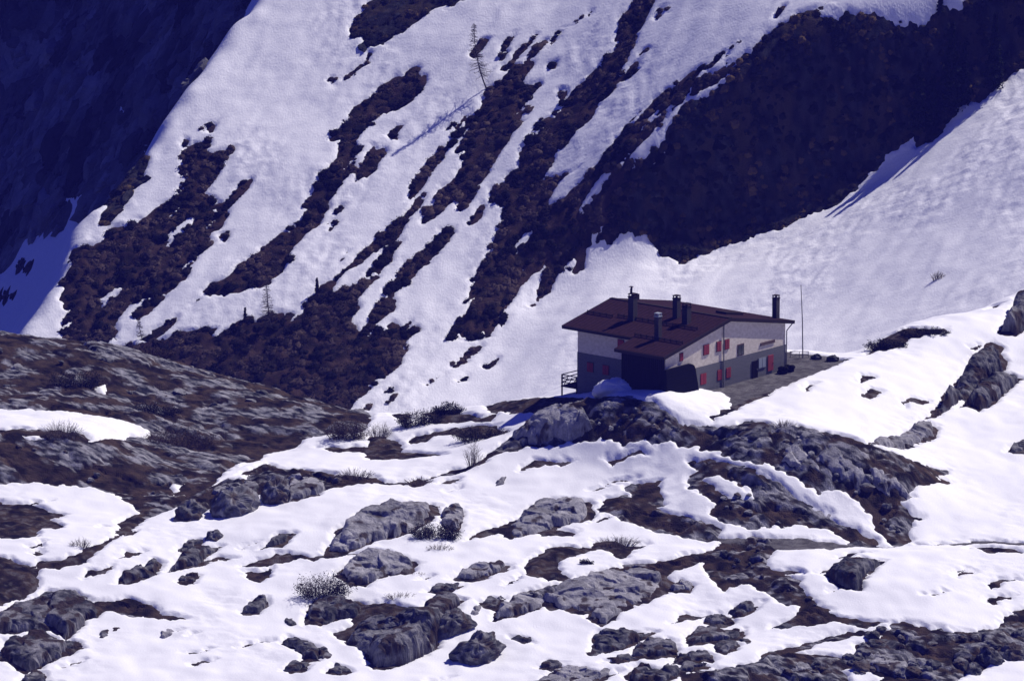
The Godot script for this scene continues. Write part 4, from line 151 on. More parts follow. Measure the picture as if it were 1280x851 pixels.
-97.8,-93.6,-89,-84.4,-79.7,-75.1,-70.5,-66,-61.5,-57,-52.5,-49,-48.3,-47.5,-46.7,-45.8,-44.8,-43.9,-43.1,-42.6,-42,-41.5,-41.1,-40.6,-39.9,-39.3,-38.6,-37.8,-37.1,-36.6,-36,-35.4,-34.8,-34.1,-33,-31.6,-30.1,-28.7,-27.5,-26.4,-25.3,-24.2,-23.1,-22,-20.9,-19.9,-18.9,-17.9,-16.9,-15.9,-14.8,-13.7,-12.3,-10.9,-9.4,-7.9,-6.3,-4.8,-3.4,-1.9,-0.4,1.2,2.8,4.5,6.1,7.8,9.4,10.9,12.5,14,15.5,16.9,
-98.6,-94.4,-89.9,-85.3,-80.6,-76,-71.4,-66.8,-62.3,-57.9,-53.4,-50,-49.3,-48.5,-47.8,-47,-46,-45,-44.2,-43.5,-42.8,-42.3,-41.8,-41.3,-40.7,-40.1,-39.4,-38.7,-38,-37.3,-36.7,-36,-35.3,-34.5,-33.4,-31.9,-30.5,-29.2,-27.9,-26.8,-25.7,-24.7,-23.6,-22.5,-21.4,-20.3,-19.3,-18.4,-17.4,-16.4,-15.3,-14.1,-12.8,-11.4,-9.9,-8.3,-6.8,-5.3,-3.8,-2.3,-0.8,0.7,2.3,4,5.6,7.2,8.8,10.3,11.9,13.4,14.9,16.3,
-99,-95.2,-90.7,-86.1,-81.5,-76.8,-72.2,-67.6,-63.2,-58.7,-54.4,-50.9,-50.3,-49.5,-48.8,-48,-47.1,-46.1,-45.2,-44.5,-43.8,-43.1,-42.5,-42,-41.4,-40.8,-40.3,-39.6,-38.9,-38.3,-37.6,-36.9,-36.1,-35.1,-33.9,-32.4,-31,-29.6,-28.4,-27.2,-26.2,-25.1,-24.1,-23,-21.9,-20.8,-19.8,-18.8,-17.8,-16.8,-15.7,-14.5,-13.2,-11.8,-10.3,-8.8,-7.2,-5.7,-4.2,-2.7,-1.3,0.3,1.8,3.4,5.1,6.7,8.2,9.8,11.3,12.8,14.2,15.6,
-99,-96.1,-91.6,-87,-82.4,-77.8,-73.1,-68.5,-64,-59.6,-55.3,-51.8,-51.2,-50.5,-49.8,-49,-48.1,-47.1,-46.2,-45.5,-44.7,-44,-43.4,-42.8,-42.2,-41.6,-41.1,-40.4,-39.8,-39.3,-38.7,-37.9,-37.1,-36.1,-34.6,-32.9,-31.5,-30.2,-28.9,-27.7,-26.6,-25.6,-24.5,-23.4,-22.3,-21.2,-20.1,-19.1,-18.1,-17.2,-16.1,-14.9,-13.6,-12.2,-10.7,-9.2,-7.7,-6.1,-4.6,-3.2,-1.7,-0.2,1.3,2.9,4.5,6.1,7.7,9.3,10.8,12.2,13.6,14.8,
-99,-97.1,-92.5,-87.9,-83.4,-78.7,-74.1,-69.5,-64.9,-60.5,-56.1,-52.8,-52.2,-51.5,-50.8,-50,-49.1,-48.1,-47.2,-46.4,-45.7,-44.9,-44.3,-43.7,-43,-42.4,-41.9,-41.3,-40.7,-40.3,-39.8,-39.1,-38.3,-37.2,-35.6,-33.7,-32.1,-30.8,-29.5,-28.3,-27.1,-26,-25,-23.9,-22.8,-21.6,-20.5,-19.4,-18.4,-17.4,-16.4,-15.2,-14,-12.6,-11.1,-9.6,-8.1,-6.6,-5.1,-3.7,-2.2,-0.7,0.8,2.3,4,5.6,7.2,8.8,10.3,11.7,13.1,14.2,
-99,-98,-93.3,-88.8,-84.3,-79.7,-75.1,-70.5,-65.9,-61.4,-57,-53.7,-53.1,-52.4,-51.8,-51,-50.1,-49.2,-48.2,-47.4,-46.6,-45.8,-45.2,-44.5,-43.9,-43.3,-42.8,-42.2,-41.6,-41.2,-40.8,-40.2,-39.5,-38.5,-36.9,-34.8,-33,-31.5,-30.2,-29,-27.7,-26.6,-25.5,-24.4,-23.3,-22.1,-20.9,-19.7,-18.6,-17.5,-16.5,-15.5,-14.3,-13,-11.6,-10.1,-8.6,-7,-5.6,-4.1,-2.7,-1.2,0.3,1.8,3.5,5.1,6.8,8.4,9.9,11.3,12.6,13.6,
-99,-98.9,-94.2,-89.6,-85.1,-80.6,-76,-71.4,-66.8,-62.3,-58,-54.6,-54,-53.4,-52.7,-52,-51.2,-50.3,-49.4,-48.5,-47.7,-46.8,-46.1,-45.4,-44.8,-44.2,-43.6,-43,-42.4,-42,-41.6,-41.1,-40.5,-39.6,-38,-35.9,-34,-32.3,-30.9,-29.6,-28.4,-27.2,-26,-24.9,-23.8,-22.7,-21.4,-20.2,-18.9,-17.8,-16.7,-15.6,-14.5,-13.3,-12,-10.6,-9.1,-7.5,-6,-4.6,-3.1,-1.6,-0.1,1.4,3,4.7,6.3,7.9,9.5,10.9,12.2,13.1,
-99,-99,-95.1,-90.5,-86,-81.4,-76.8,-72.2,-67.7,-63.2,-58.8,-55.5,-54.9,-54.3,-53.7,-53,-52.2,-51.4,-50.5,-49.7,-48.8,-47.9,-47.1,-46.4,-45.7,-45,-44.5,-43.8,-43.2,-42.7,-42.2,-41.8,-41.3,-40.5,-39,-37,-35,-33.2,-31.6,-30.3,-29,-27.8,-26.6,-25.4,-24.4,-23.2,-22,-20.8,-19.5,-18.2,-16.9,-15.8,-14.7,-13.6,-12.3,-11,-9.5,-8,-6.5,-5,-3.5,-2,-0.5,1.1,2.7,4.3,5.9,7.6,9.1,10.6,11.8,12.6,
-99,-99,-96.2,-91.5,-86.9,-82.3,-77.7,-73.1,-68.5,-64,-59.7,-56.3,-55.8,-55.2,-54.6,-53.9,-53.2,-52.4,-51.5,-50.8,-49.9,-49,-48.2,-47.4,-46.6,-45.9,-45.3,-44.7,-44,-43.5,-42.9,-42.4,-41.9,-41.2,-39.8,-37.8,-35.9,-34.1,-32.4,-30.9,-29.6,-28.3,-27.1,-25.9,-24.8,-23.7,-22.6,-21.4,-20,-18.7,-17.4,-16.1,-14.9,-13.8,-12.6,-11.3,-9.9,-8.4,-6.8,-5.3,-3.9,-2.4,-0.8,0.8,2.4,4,5.6,7.2,8.8,10.2,11.4,12.2,
-99,-99,-97.4,-92.6,-88,-83.3,-78.7,-74.1,-69.5,-64.9,-60.6,-57.2,-56.8,-56.2,-55.6,-54.9,-54.1,-53.3,-52.6,-51.8,-51,-50.1,-49.3,-48.5,-47.7,-46.9,-46.3,-45.6,-44.9,-44.3,-43.7,-43.1,-42.5,-41.8,-40.5,-38.6,-36.7,-34.9,-33.2,-31.6,-30.2,-28.8,-27.5,-26.2,-25.1,-24,-22.9,-21.8,-20.6,-19.2,-17.9,-16.5,-15.2,-14,-12.8,-11.5,-10.2,-8.7,-7.2,-5.7,-4.2,-2.7,-1.2,0.4,2.1,3.7,5.3,6.9,8.5,9.9,11,11.7,
-99,-99,-98.6,-93.9,-89.2,-84.5,-79.8,-75.1,-70.5,-66,-61.5,-58.2,-57.8,-57.2,-56.7,-56,-55.2,-54.3,-53.6,-52.9,-52.1,-51.2,-50.4,-49.6,-48.8,-48,-47.3,-46.5,-45.8,-45.2,-44.5,-43.9,-43.3,-42.5,-41.3,-39.5,-37.6,-35.8,-34.1,-32.4,-30.9,-29.4,-28,-26.7,-25.4,-24.2,-23.1,-22,-20.9,-19.7,-18.4,-17,-15.6,-14.3,-13.1,-11.8,-10.5,-9.1,-7.6,-6,-4.5,-3,-1.5,0.1,1.7,3.3,5,6.6,8.1,9.5,10.7,11.2]
const FAR_PATCHES := [
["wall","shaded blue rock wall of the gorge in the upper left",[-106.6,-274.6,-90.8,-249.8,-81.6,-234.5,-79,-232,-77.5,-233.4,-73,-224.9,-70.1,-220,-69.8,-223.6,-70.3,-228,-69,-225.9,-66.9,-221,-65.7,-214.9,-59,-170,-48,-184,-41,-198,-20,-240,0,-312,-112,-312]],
["snow","",[-58.1,-215.1,-57.3,-214,-56,-209.7,-52.5,-170.8,-52.7,-164,-56.7,-207.8,-58,-213.2]],
["snow","",[-52.1,-207.4,-50.9,-207.3,-48.6,-204.4,-46.1,-178.1,-47.8,-172.5,-49.7,-170.2,-52.6,-206.3]],
["snow","",[-62,-227.9,-61.3,-226.9,-60.5,-222.3,-61.5,-224.4]],
["crag","dark crag cut by the top edge above the longest scrub",[-20.3,-185.8,-23,-181.7,-23.9,-179.2,-23.7,-177.3,-22,-176.1,-21.7,-174.1,-20.1,-173.5,-18.6,-173.4,-16.5,-174.6,-15.4,-175.1,-13.6,-175.9,-11.8,-177.4,-9.5,-176.7,-6.5,-176.5,-5.7,-177.7]],
["scrub","small slanting scrub strip just under the top dark crag",[-24.4,-168.1,-23.9,-169.6,-22.7,-170.2,-21.3,-171.2,-21.2,-172,-20.4,-171.4,-20.7,-169.2,-22.1,-168.8,-23.2,-167.9]],
["scrub","small round scrub clump left of the small slanting strip",[-27.4,-169.1,-26.8,-169.9,-25.9,-169,-25.9,-167.9,-27.1,-167.9]],
["scrub","longest scrub strip on the left half of the far slope, ending above the lower larch",[-26.1,-155.4,-25.5,-157.2,-23.3,-160,-20.4,-162.7,-18.1,-164.3,-16.4,-165.1,-14,-165.4,-12.4,-164.6,-12.4,-163.3,-12.6,-161.4,-13.7,-159.8,-15.1,-158.4,-17.4,-157.8,-19.5,-156.9,-21.2,-154.8,-22.3,-152.6,-21.9,-150.3,-23,-146.5,-24.6,-143.3,-26.2,-140.2,-27.3,-136.7,-29.9,-135.4,-30.5,-132.9,-30.8,-129.8,-32.4,-127.7,-34.8,-125.5,-36.9,-125.8,-39.6,-125.8,-42.2,-126.8,-45,-125,-43.9,-126.4,-42.9,-128.5,-40.4,-130.2,-36.3,-133.2,-34.6,-135.3,-31.3,-137.9,-29.1,-139.9,-29.7,-141.7,-28.1,-144.8,-27.6,-147,-26.2,-147.7,-25.1,-150.6,-24.6,-152.9,-25.6,-154.6]],
["scrub","oval scrub patch touching the right side of the longest strip",[-22.4,-146.8,-21.3,-149.8,-20.2,-150.6,-18.4,-149.9,-18.4,-148.1,-19.5,-145.3,-20.6,-143.8,-22.9,-143.2,-23.4,-144.5,-23,-146.5]],
["scrub","tiny hooked scrub clump right of the longest strip",[-18,-152.6,-17.3,-153.8,-16,-154.1,-16.5,-152.5,-16.8,-151,-17.7,-152.1]],
["scrub","tiny scrub fleck left of the leaning larch foot",[-9.7,-149.7,-8.5,-150.7,-8.4,-150.2,-9.3,-149.5]],
["scrub","dark scrub clump behind the trunk of the leaning larch",[-6.4,-163.8,-5.8,-165,-4.4,-166.1,-3.5,-165.7,-4.1,-164.4,-5.6,-163.2]],
["scrub","broad scrub belt starting at the foot of the leaning larch",[-5.2,-149.8,-3.5,-154.6,0,-157.1,2.3,-158.8,4.9,-160.5,7.8,-161.3,4.6,-159.3,2.5,-157.4,2.9,-156,2,-154.1,2.3,-152.6,3.1,-151.4,3.1,-147.5,1.7,-145.2,0,-143.3,-0.9,-141.3,-2.3,-138.7,-2.8,-135.4,-4.5,-133.1,-5.4,-131,-7.7,-132.1,-8.5,-133.7,-10.7,-132.1,-12.4,-130.3,-12.9,-131.1,-12.2,-133.5,-10.8,-135.2,-10,-137.5,-8,-138.5,-6.8,-139.7,-6.3,-139.8,-7.9,-144.4,-6.9,-146.4,-5.7,-148.3]],
["scrub","thin winding scrub strip left of the broad belt",[-5.2,-150.1,-6.9,-151.2,-8.5,-147.3,-10.9,-145.8,-12.6,-142.7,-14.6,-139.8,-14.7,-135.4,-17,-132.4,-19.2,-129.7,-21.9,-126.6,-24.6,-123,-26.3,-121.8,-29,-118.5,-30,-116,-21.8,-113.9,-21.2,-117.9,-20.6,-119,-19,-121.1,-17.4,-123.8,-16.3,-126.3,-15.2,-130.4,-14.7,-132.8,-13,-134.7,-11.7,-139.4,-11.2,-141.8,-9.2,-145.4,-7.5,-147.3]],
["snow","",[-16.9,-130.2,-18.6,-128.6,-20.8,-125.8,-22.4,-124.5,-24.6,-122.6,-25.3,-118.9,-24,-119.5,-22.3,-120.9,-20.7,-122.1,-19.1,-124.6,-18.9,-126.9,-18,-128.4]],
["scrub","upper of two small scrub clumps right of the longest strip",[-25.1,-139.3,-24.3,-140,-23.9,-138.8,-25,-137.5]],
["scrub","lower of two small scrub clumps right of the longest strip",[-26.1,-135.6,-25,-137.2,-24.9,-136,-25.8,-134.4]],
["scrub","tiny scrub fleck left of the thin winding strip, low down",[-23.9,-126.6,-22.9,-128.4,-23,-127.3,-23.6,-126.4]],
["scrub","slim scrub strip right of the thin winding strip, alone in snow",[-8.2,-128.9,-7.9,-127.5,-9,-125.1,-10.6,-123.2,-12.6,-121.4,-14.3,-119.7,-15,-119.1,-14.5,-118.1,-15.6,-116.7,-16.4,-113.4,-18.8,-111.2,-20.4,-109.5,-21.5,-108.4,-19.9,-111.9,-18.9,-114.9,-17.8,-118.2,-16.7,-120.5,-14.6,-123.2,-12.3,-124.9,-11.2,-126.8,-9.6,-127.9]],
["scrub","small scrub clump between the broad belt and the big dark band",[-6.5,-127.5,-6.2,-129.2,-4.3,-130.9,-3.9,-128.8,-5.6,-127.9]],
["scrub","dark scrub mass filling the valley bottom behind the left ridge",[-57.2,-121.4,-50.4,-120.6,-45.8,-120.2,-41.9,-118.8,-38,-119.1,-34,-118,-32.1,-118.2,-29.8,-117,-26.8,-119.5,-25.3,-118.6,-23.4,-119.5,-21.4,-119.4,-22,-114.7,-21.8,-111.3,-20.7,-109.6,-19,-110.7,-17.6,-109,-17.1,-108.1,-16.6,-110.7,-15.4,-109.5,-14.1,-110,-12.8,-108.4,-14.1,-105.6,-14.8,-103.4,-15.8,-101,-17.2,-98.7,-20.1,-96.2,-22.5,-93.1,-25.9,-89.4,-42.7,-100.7,-58,-116.3]],
["scrub","widest dark scrub band at the middle of the far slope, down to the snow fan",[18.2,-160,17.4,-158.3,15.8,-156.6,15.2,-152.2,14.6,-150.6,12.6,-148.4,10.3,-147.1,8,-146.2,6.3,-144.3,4.2,-143.8,3.1,-142.4,1.7,-139.1,1.4,-137.4,0.9,-135.2,-1.5,-133.8,-2.8,-133,-2.3,-129.8,-1.1,-128.4,-1.8,-124.7,-3.7,-119.4,-6.1,-115.5,-6.1,-113.1,-7.2,-109.2,-8.8,-105,-7.1,-105.3,-5.3,-104.4,-3.6,-105.1,-1.1,-107.3,0,-111.2,1.1,-114.7,3,-116.2,5.8,-117.9,3.9,-114.6,3.5,-112,2.2,-110.3,5.2,-112.8,6.6,-114.6,9.1,-115.5,10,-114.7,10.2,-116.4,10.8,-117.3,12.2,-117.2,13.6,-117.5,16,-118.3,17.8,-119.7,17.8,-122.5,11.2,-126.2,4.8,-130.9,5.6,-133,6.8,-134.5,9.1,-136.6,11.3,-138,12.7,-140.1,14.2,-140.8,15.4,-142.4,16,-145.2,16.8,-147.2,17.8,-149,17.8,-150.9,19,-151.6,19.6,-154.2,21,-157.1]],  # one lower finger ends in a shadow on the snow, laid as scrub
["scrub","scrub strip along the upper left edge of the long dark crag",[32,-131.5,29.8,-131.6,27.5,-131.2,25.8,-131.6,23.8,-132.1,21.6,-131.9,19.7,-131.4,18.2,-131.2,16.5,-130.1,16.1,-130,14.6,-129,13.1,-127.6,11.2,-125.8,16.3,-122.1,16.4,-124.4,18.1,-124.7,20.7,-125.1,23.2,-127,25.7,-127.1,29.1,-127.4,31.1,-128,29.7,-128.6,26.9,-128.7,24.9,-128.7,26,-130,29.1,-130.1]],
["snow","",[18.3,-128,19.6,-128.3,21.8,-127.9,23.5,-127.8,21.8,-127.1,19.6,-127.3]],
["crag","long dark crag face with ochre grass in the upper right",[17.8,-122.5,19.5,-123.1,21.4,-123.4,21.8,-124.2,22.9,-125.4,23.7,-126.1,25.7,-126.2,27.4,-125.7,30.2,-126.4,32.1,-128.5,33.8,-128.4,35.8,-129.7,37.5,-130.2,41.4,-130.5,45,-130.5,43.6,-130.3,42.3,-129.7,45.2,-128.3,46.9,-128.4,49.7,-128.1,52.3,-128.2,54.1,-127.8,55.2,-127.1,56.9,-127.1,58,-127.7,60.3,-128.4,65.3,-128.6,67,-129.3,87.4,-134.6,86.9,-126.6,71.2,-123.3,68.6,-122.8,65.7,-121,61.6,-121.5,61.2,-120.1,58.4,-118,56.1,-118.7,56.1,-120.2,52.7,-119.9,50.2,-118.8,46.5,-116.6,44.8,-114.8,42.9,-115.8,40.4,-115.4,38.2,-114.4,35.4,-115.1,31.8,-115.1,27.9,-114.6,25.4,-113.6,23.4,-112,22.9,-113.5,20.6,-114.5,20.2,-115.8,18.5,-117.1,16.9,-117,16,-118.3,12.2,-117.2,10.8,-117.9,14.5,-121.1]],
["snow","",[11.1,-137.3,9.1,-135.7,7.3,-134.4,5.6,-133,4.8,-131.3,5.9,-131.1,6.8,-132,8.5,-133,9.6,-134.7,10.7,-135.8]],
["snow","",[13,-135.8,15.7,-130.4,14.8,-129.2,14,-127.8,12.9,-126.8,11.2,-126.2,9.5,-126.5,8.4,-125.1,6.4,-124.7,4.8,-124.9,5.3,-127.7,6.7,-128.4,9,-128.6,10.7,-130.7,11.3,-132.6,11.5,-135]],
["snow","",[14.3,-123.7,12.9,-122.9,11.4,-122,10,-121.2,9.8,-121.2,10.3,-122.1,11.9,-122.9,13.6,-123.8]],
["snow","",[3.7,-122.5,0.6,-119.6,0.1,-120.4,1.7,-121.7]],
["snow","",[11.1,-117.4,11.1,-118.1,12.2,-118.7,13.4,-119.7,14.2,-120,14,-119.2,12.7,-118.3,11.9,-117.5]],
["snow","",[19.5,-122,20.1,-122.4,22.5,-122.7,21.8,-122.3,20,-121.7]],
["scrub","scrub specks nearest the top edge, right of the middle band",[20.7,-152,21.2,-152.9,21.7,-152.4,21.2,-150.6]],
["scrub","tiny outermost scrub fleck near the top edge, right of the middle band",[22.1,-151.6,22.4,-152.3,22.7,-151.9,22.4,-151]],
["scrub","tiny scrub fleck in snow halfway up beside the middle band",[18.7,-145.1,19.4,-145.5,19.6,-144.8,18.9,-144.5]],
["scrub","scrub clump on the right side of the middle band",[16,-141.6,16.8,-143.3,18.2,-143.7,18.2,-142,17,-140.8]],
["scrub","small scrub dot in the snow above the broad belt",[5.2,-155,5.5,-155.5,6.1,-154.9,5.9,-153.9]],
["scrub","small scrub dot touching the right of the broad belt",[3.3,-151.6,3.7,-152.6,4.4,-152,4,-150.7]],
["scrub","small scrub clump between the broad belt and the middle band",[6.4,-147,6.9,-148.2,7.7,-147.9,7.4,-146.5]],
["scrub","thin scrub streak in the open snow near the top centre",[8.8,-161.2,9.9,-161.8,11.6,-161.9,11.5,-161.2,9.5,-160.8]],
["scrub","thin double scrub streak above the broad belt",[0,-160.7,1.7,-162,5.2,-164.3,4.4,-163.3,2.1,-160.8,0.6,-159.2]],
["scrub","short scrub streak right of the leaning larch",[-2.2,-159.8,-1.2,-163.5,0,-164.6,-0.2,-162.4,-1.5,-159.9]],
["scrub","small scrub tuft at the upper tip of the broad belt",[-1.3,-158.4,0,-159.9,0.1,-157.6,-0.7,-157.4]],
["scrub","tiny scrub fleck in the snow above the long dark crag",[37.1,-132.9,37.7,-134.1,38.3,-133.5,37.4,-132.4]],
["scrub","large brown scrub area on the left end of the far slope",[-48.1,-157.3,-48.5,-162.4,-47.8,-164.1,-46.7,-161.9,-44.2,-162.1,-43.2,-161.7,-45.2,-159.2,-43.6,-158.1,-42.5,-158.5,-40.1,-158.5,-41.8,-155.2,-42.8,-151.8,-43.9,-150.1,-42.9,-148,-43.1,-145.5,-43.3,-142.5,-43.1,-138.2,-44.7,-136.7,-46,-133.9,-46.2,-132.2,-48.1,-131,-49.7,-129.4,-50.7,-127.2,-52.7,-126.1,-53.4,-128.2,-52.3,-129.8,-54.1,-131,-56.1,-127.2,-55.7,-123.4,-57,-119.7,-63,-120.9,-63.7,-134.9,-64.4,-139.9,-63.7,-143.8,-63,-145.9,-62.1,-145.8,-60.9,-145.2,-59.2,-145.4,-57.4,-148,-56.4,-146.9,-55.3,-147.7,-53,-148.2,-50.8,-150,-49.5,-152.3,-48.1,-154.6]],
["snow","",[-50.7,-146,-49.3,-148.5,-47.1,-149.9,-47.3,-148.8,-49.8,-146.3]],
["snow","",[-49.7,-140.6,-49,-142.5,-46.5,-145.4,-46.6,-143.8,-48.4,-141.8,-49.2,-140.6]],
["snow","",[-59.6,-131.5,-58.5,-133.4,-55.8,-136.3,-55.6,-133.9,-57.3,-132.9]],
["scrub","pointed scrub patch right of the large left scrub area",[-43.1,-141.8,-43,-145,-41.9,-145.9,-43.1,-146.9,-41.5,-148.2,-39.6,-150,-37.9,-150.9,-38.1,-149,-38.9,-146.9,-40.5,-145.9,-41,-142.9,-42.1,-141.1]],
["scrub","tiny scrub fleck under the pointed scrub patch",[-41.5,-139.4,-40.3,-140.1,-40.4,-138.8,-41,-138.5]],
["scrub","forked scrub fleck above the large left scrub area",[-45.8,-164.8,-44.6,-166.7,-43.5,-167.2,-43.8,-163.7,-44.3,-165.5]],
["scrub","narrow scrub tail below the longest strip, left of the lower larch",[-52.1,-121.4,-50.5,-122.5,-48.3,-123.4,-47.1,-123.5,-47.6,-122,-49.3,-121.1]],
["scrub","small dark clump in the shaded gully snow, upper of two at the left edge",[-79.1,-231.1,-77.7,-229.2,-75.6,-224.6,-75.8,-223.5,-78.2,-227.9]],
["scrub","small dark clump in the shaded gully snow, lower of two at the left edge",[-83,-232.4,-80.9,-229,-78.2,-223.4,-78.7,-223.1,-82.2,-229.4]],
["crag","rock rib on the left rim of the far slope",[-59.4,-149.3,-58.7,-153,-61.5,-208.2,-59.1,-207.3,-53.3,-162,-53.9,-157.4,-55.7,-154.8,-57.2,-151.2,-58.3,-149.2]],
["scrub","thin scrub streak low on the snow fan left of the hut",[-11.7,-96,-10.4,-98.5,-8,-100.4,-6.3,-102.2,-4.7,-102.9,-6,-101.1,-8.7,-98.3,-11.4,-95.5]],
["scrub","scrub fleck on the snow fan closest to the hut",[-4.7,-98.9,-4.1,-100.3,-2.2,-100.4,-3.3,-98.7]],
["scrub","tiny scrub fleck low on the snow fan",[-7.2,-95.6,-6,-97.3,-6.1,-96.1]],
["scrub","small scrub fleck at the bottom of the snow fan, leftmost but one",[-17.4,-94.9,-16.1,-97,-16.6,-94.9]],
["scrub","small scrub fleck at the very bottom left of the snow fan",[-20.3,-92.1,-18.8,-94,-19.4,-91.9]],
["scrub","small scrub fleck at the bottom of the snow fan, beside the dark bush",[-17.1,-92.4,-15.7,-94.3,-16.1,-92.7]]]
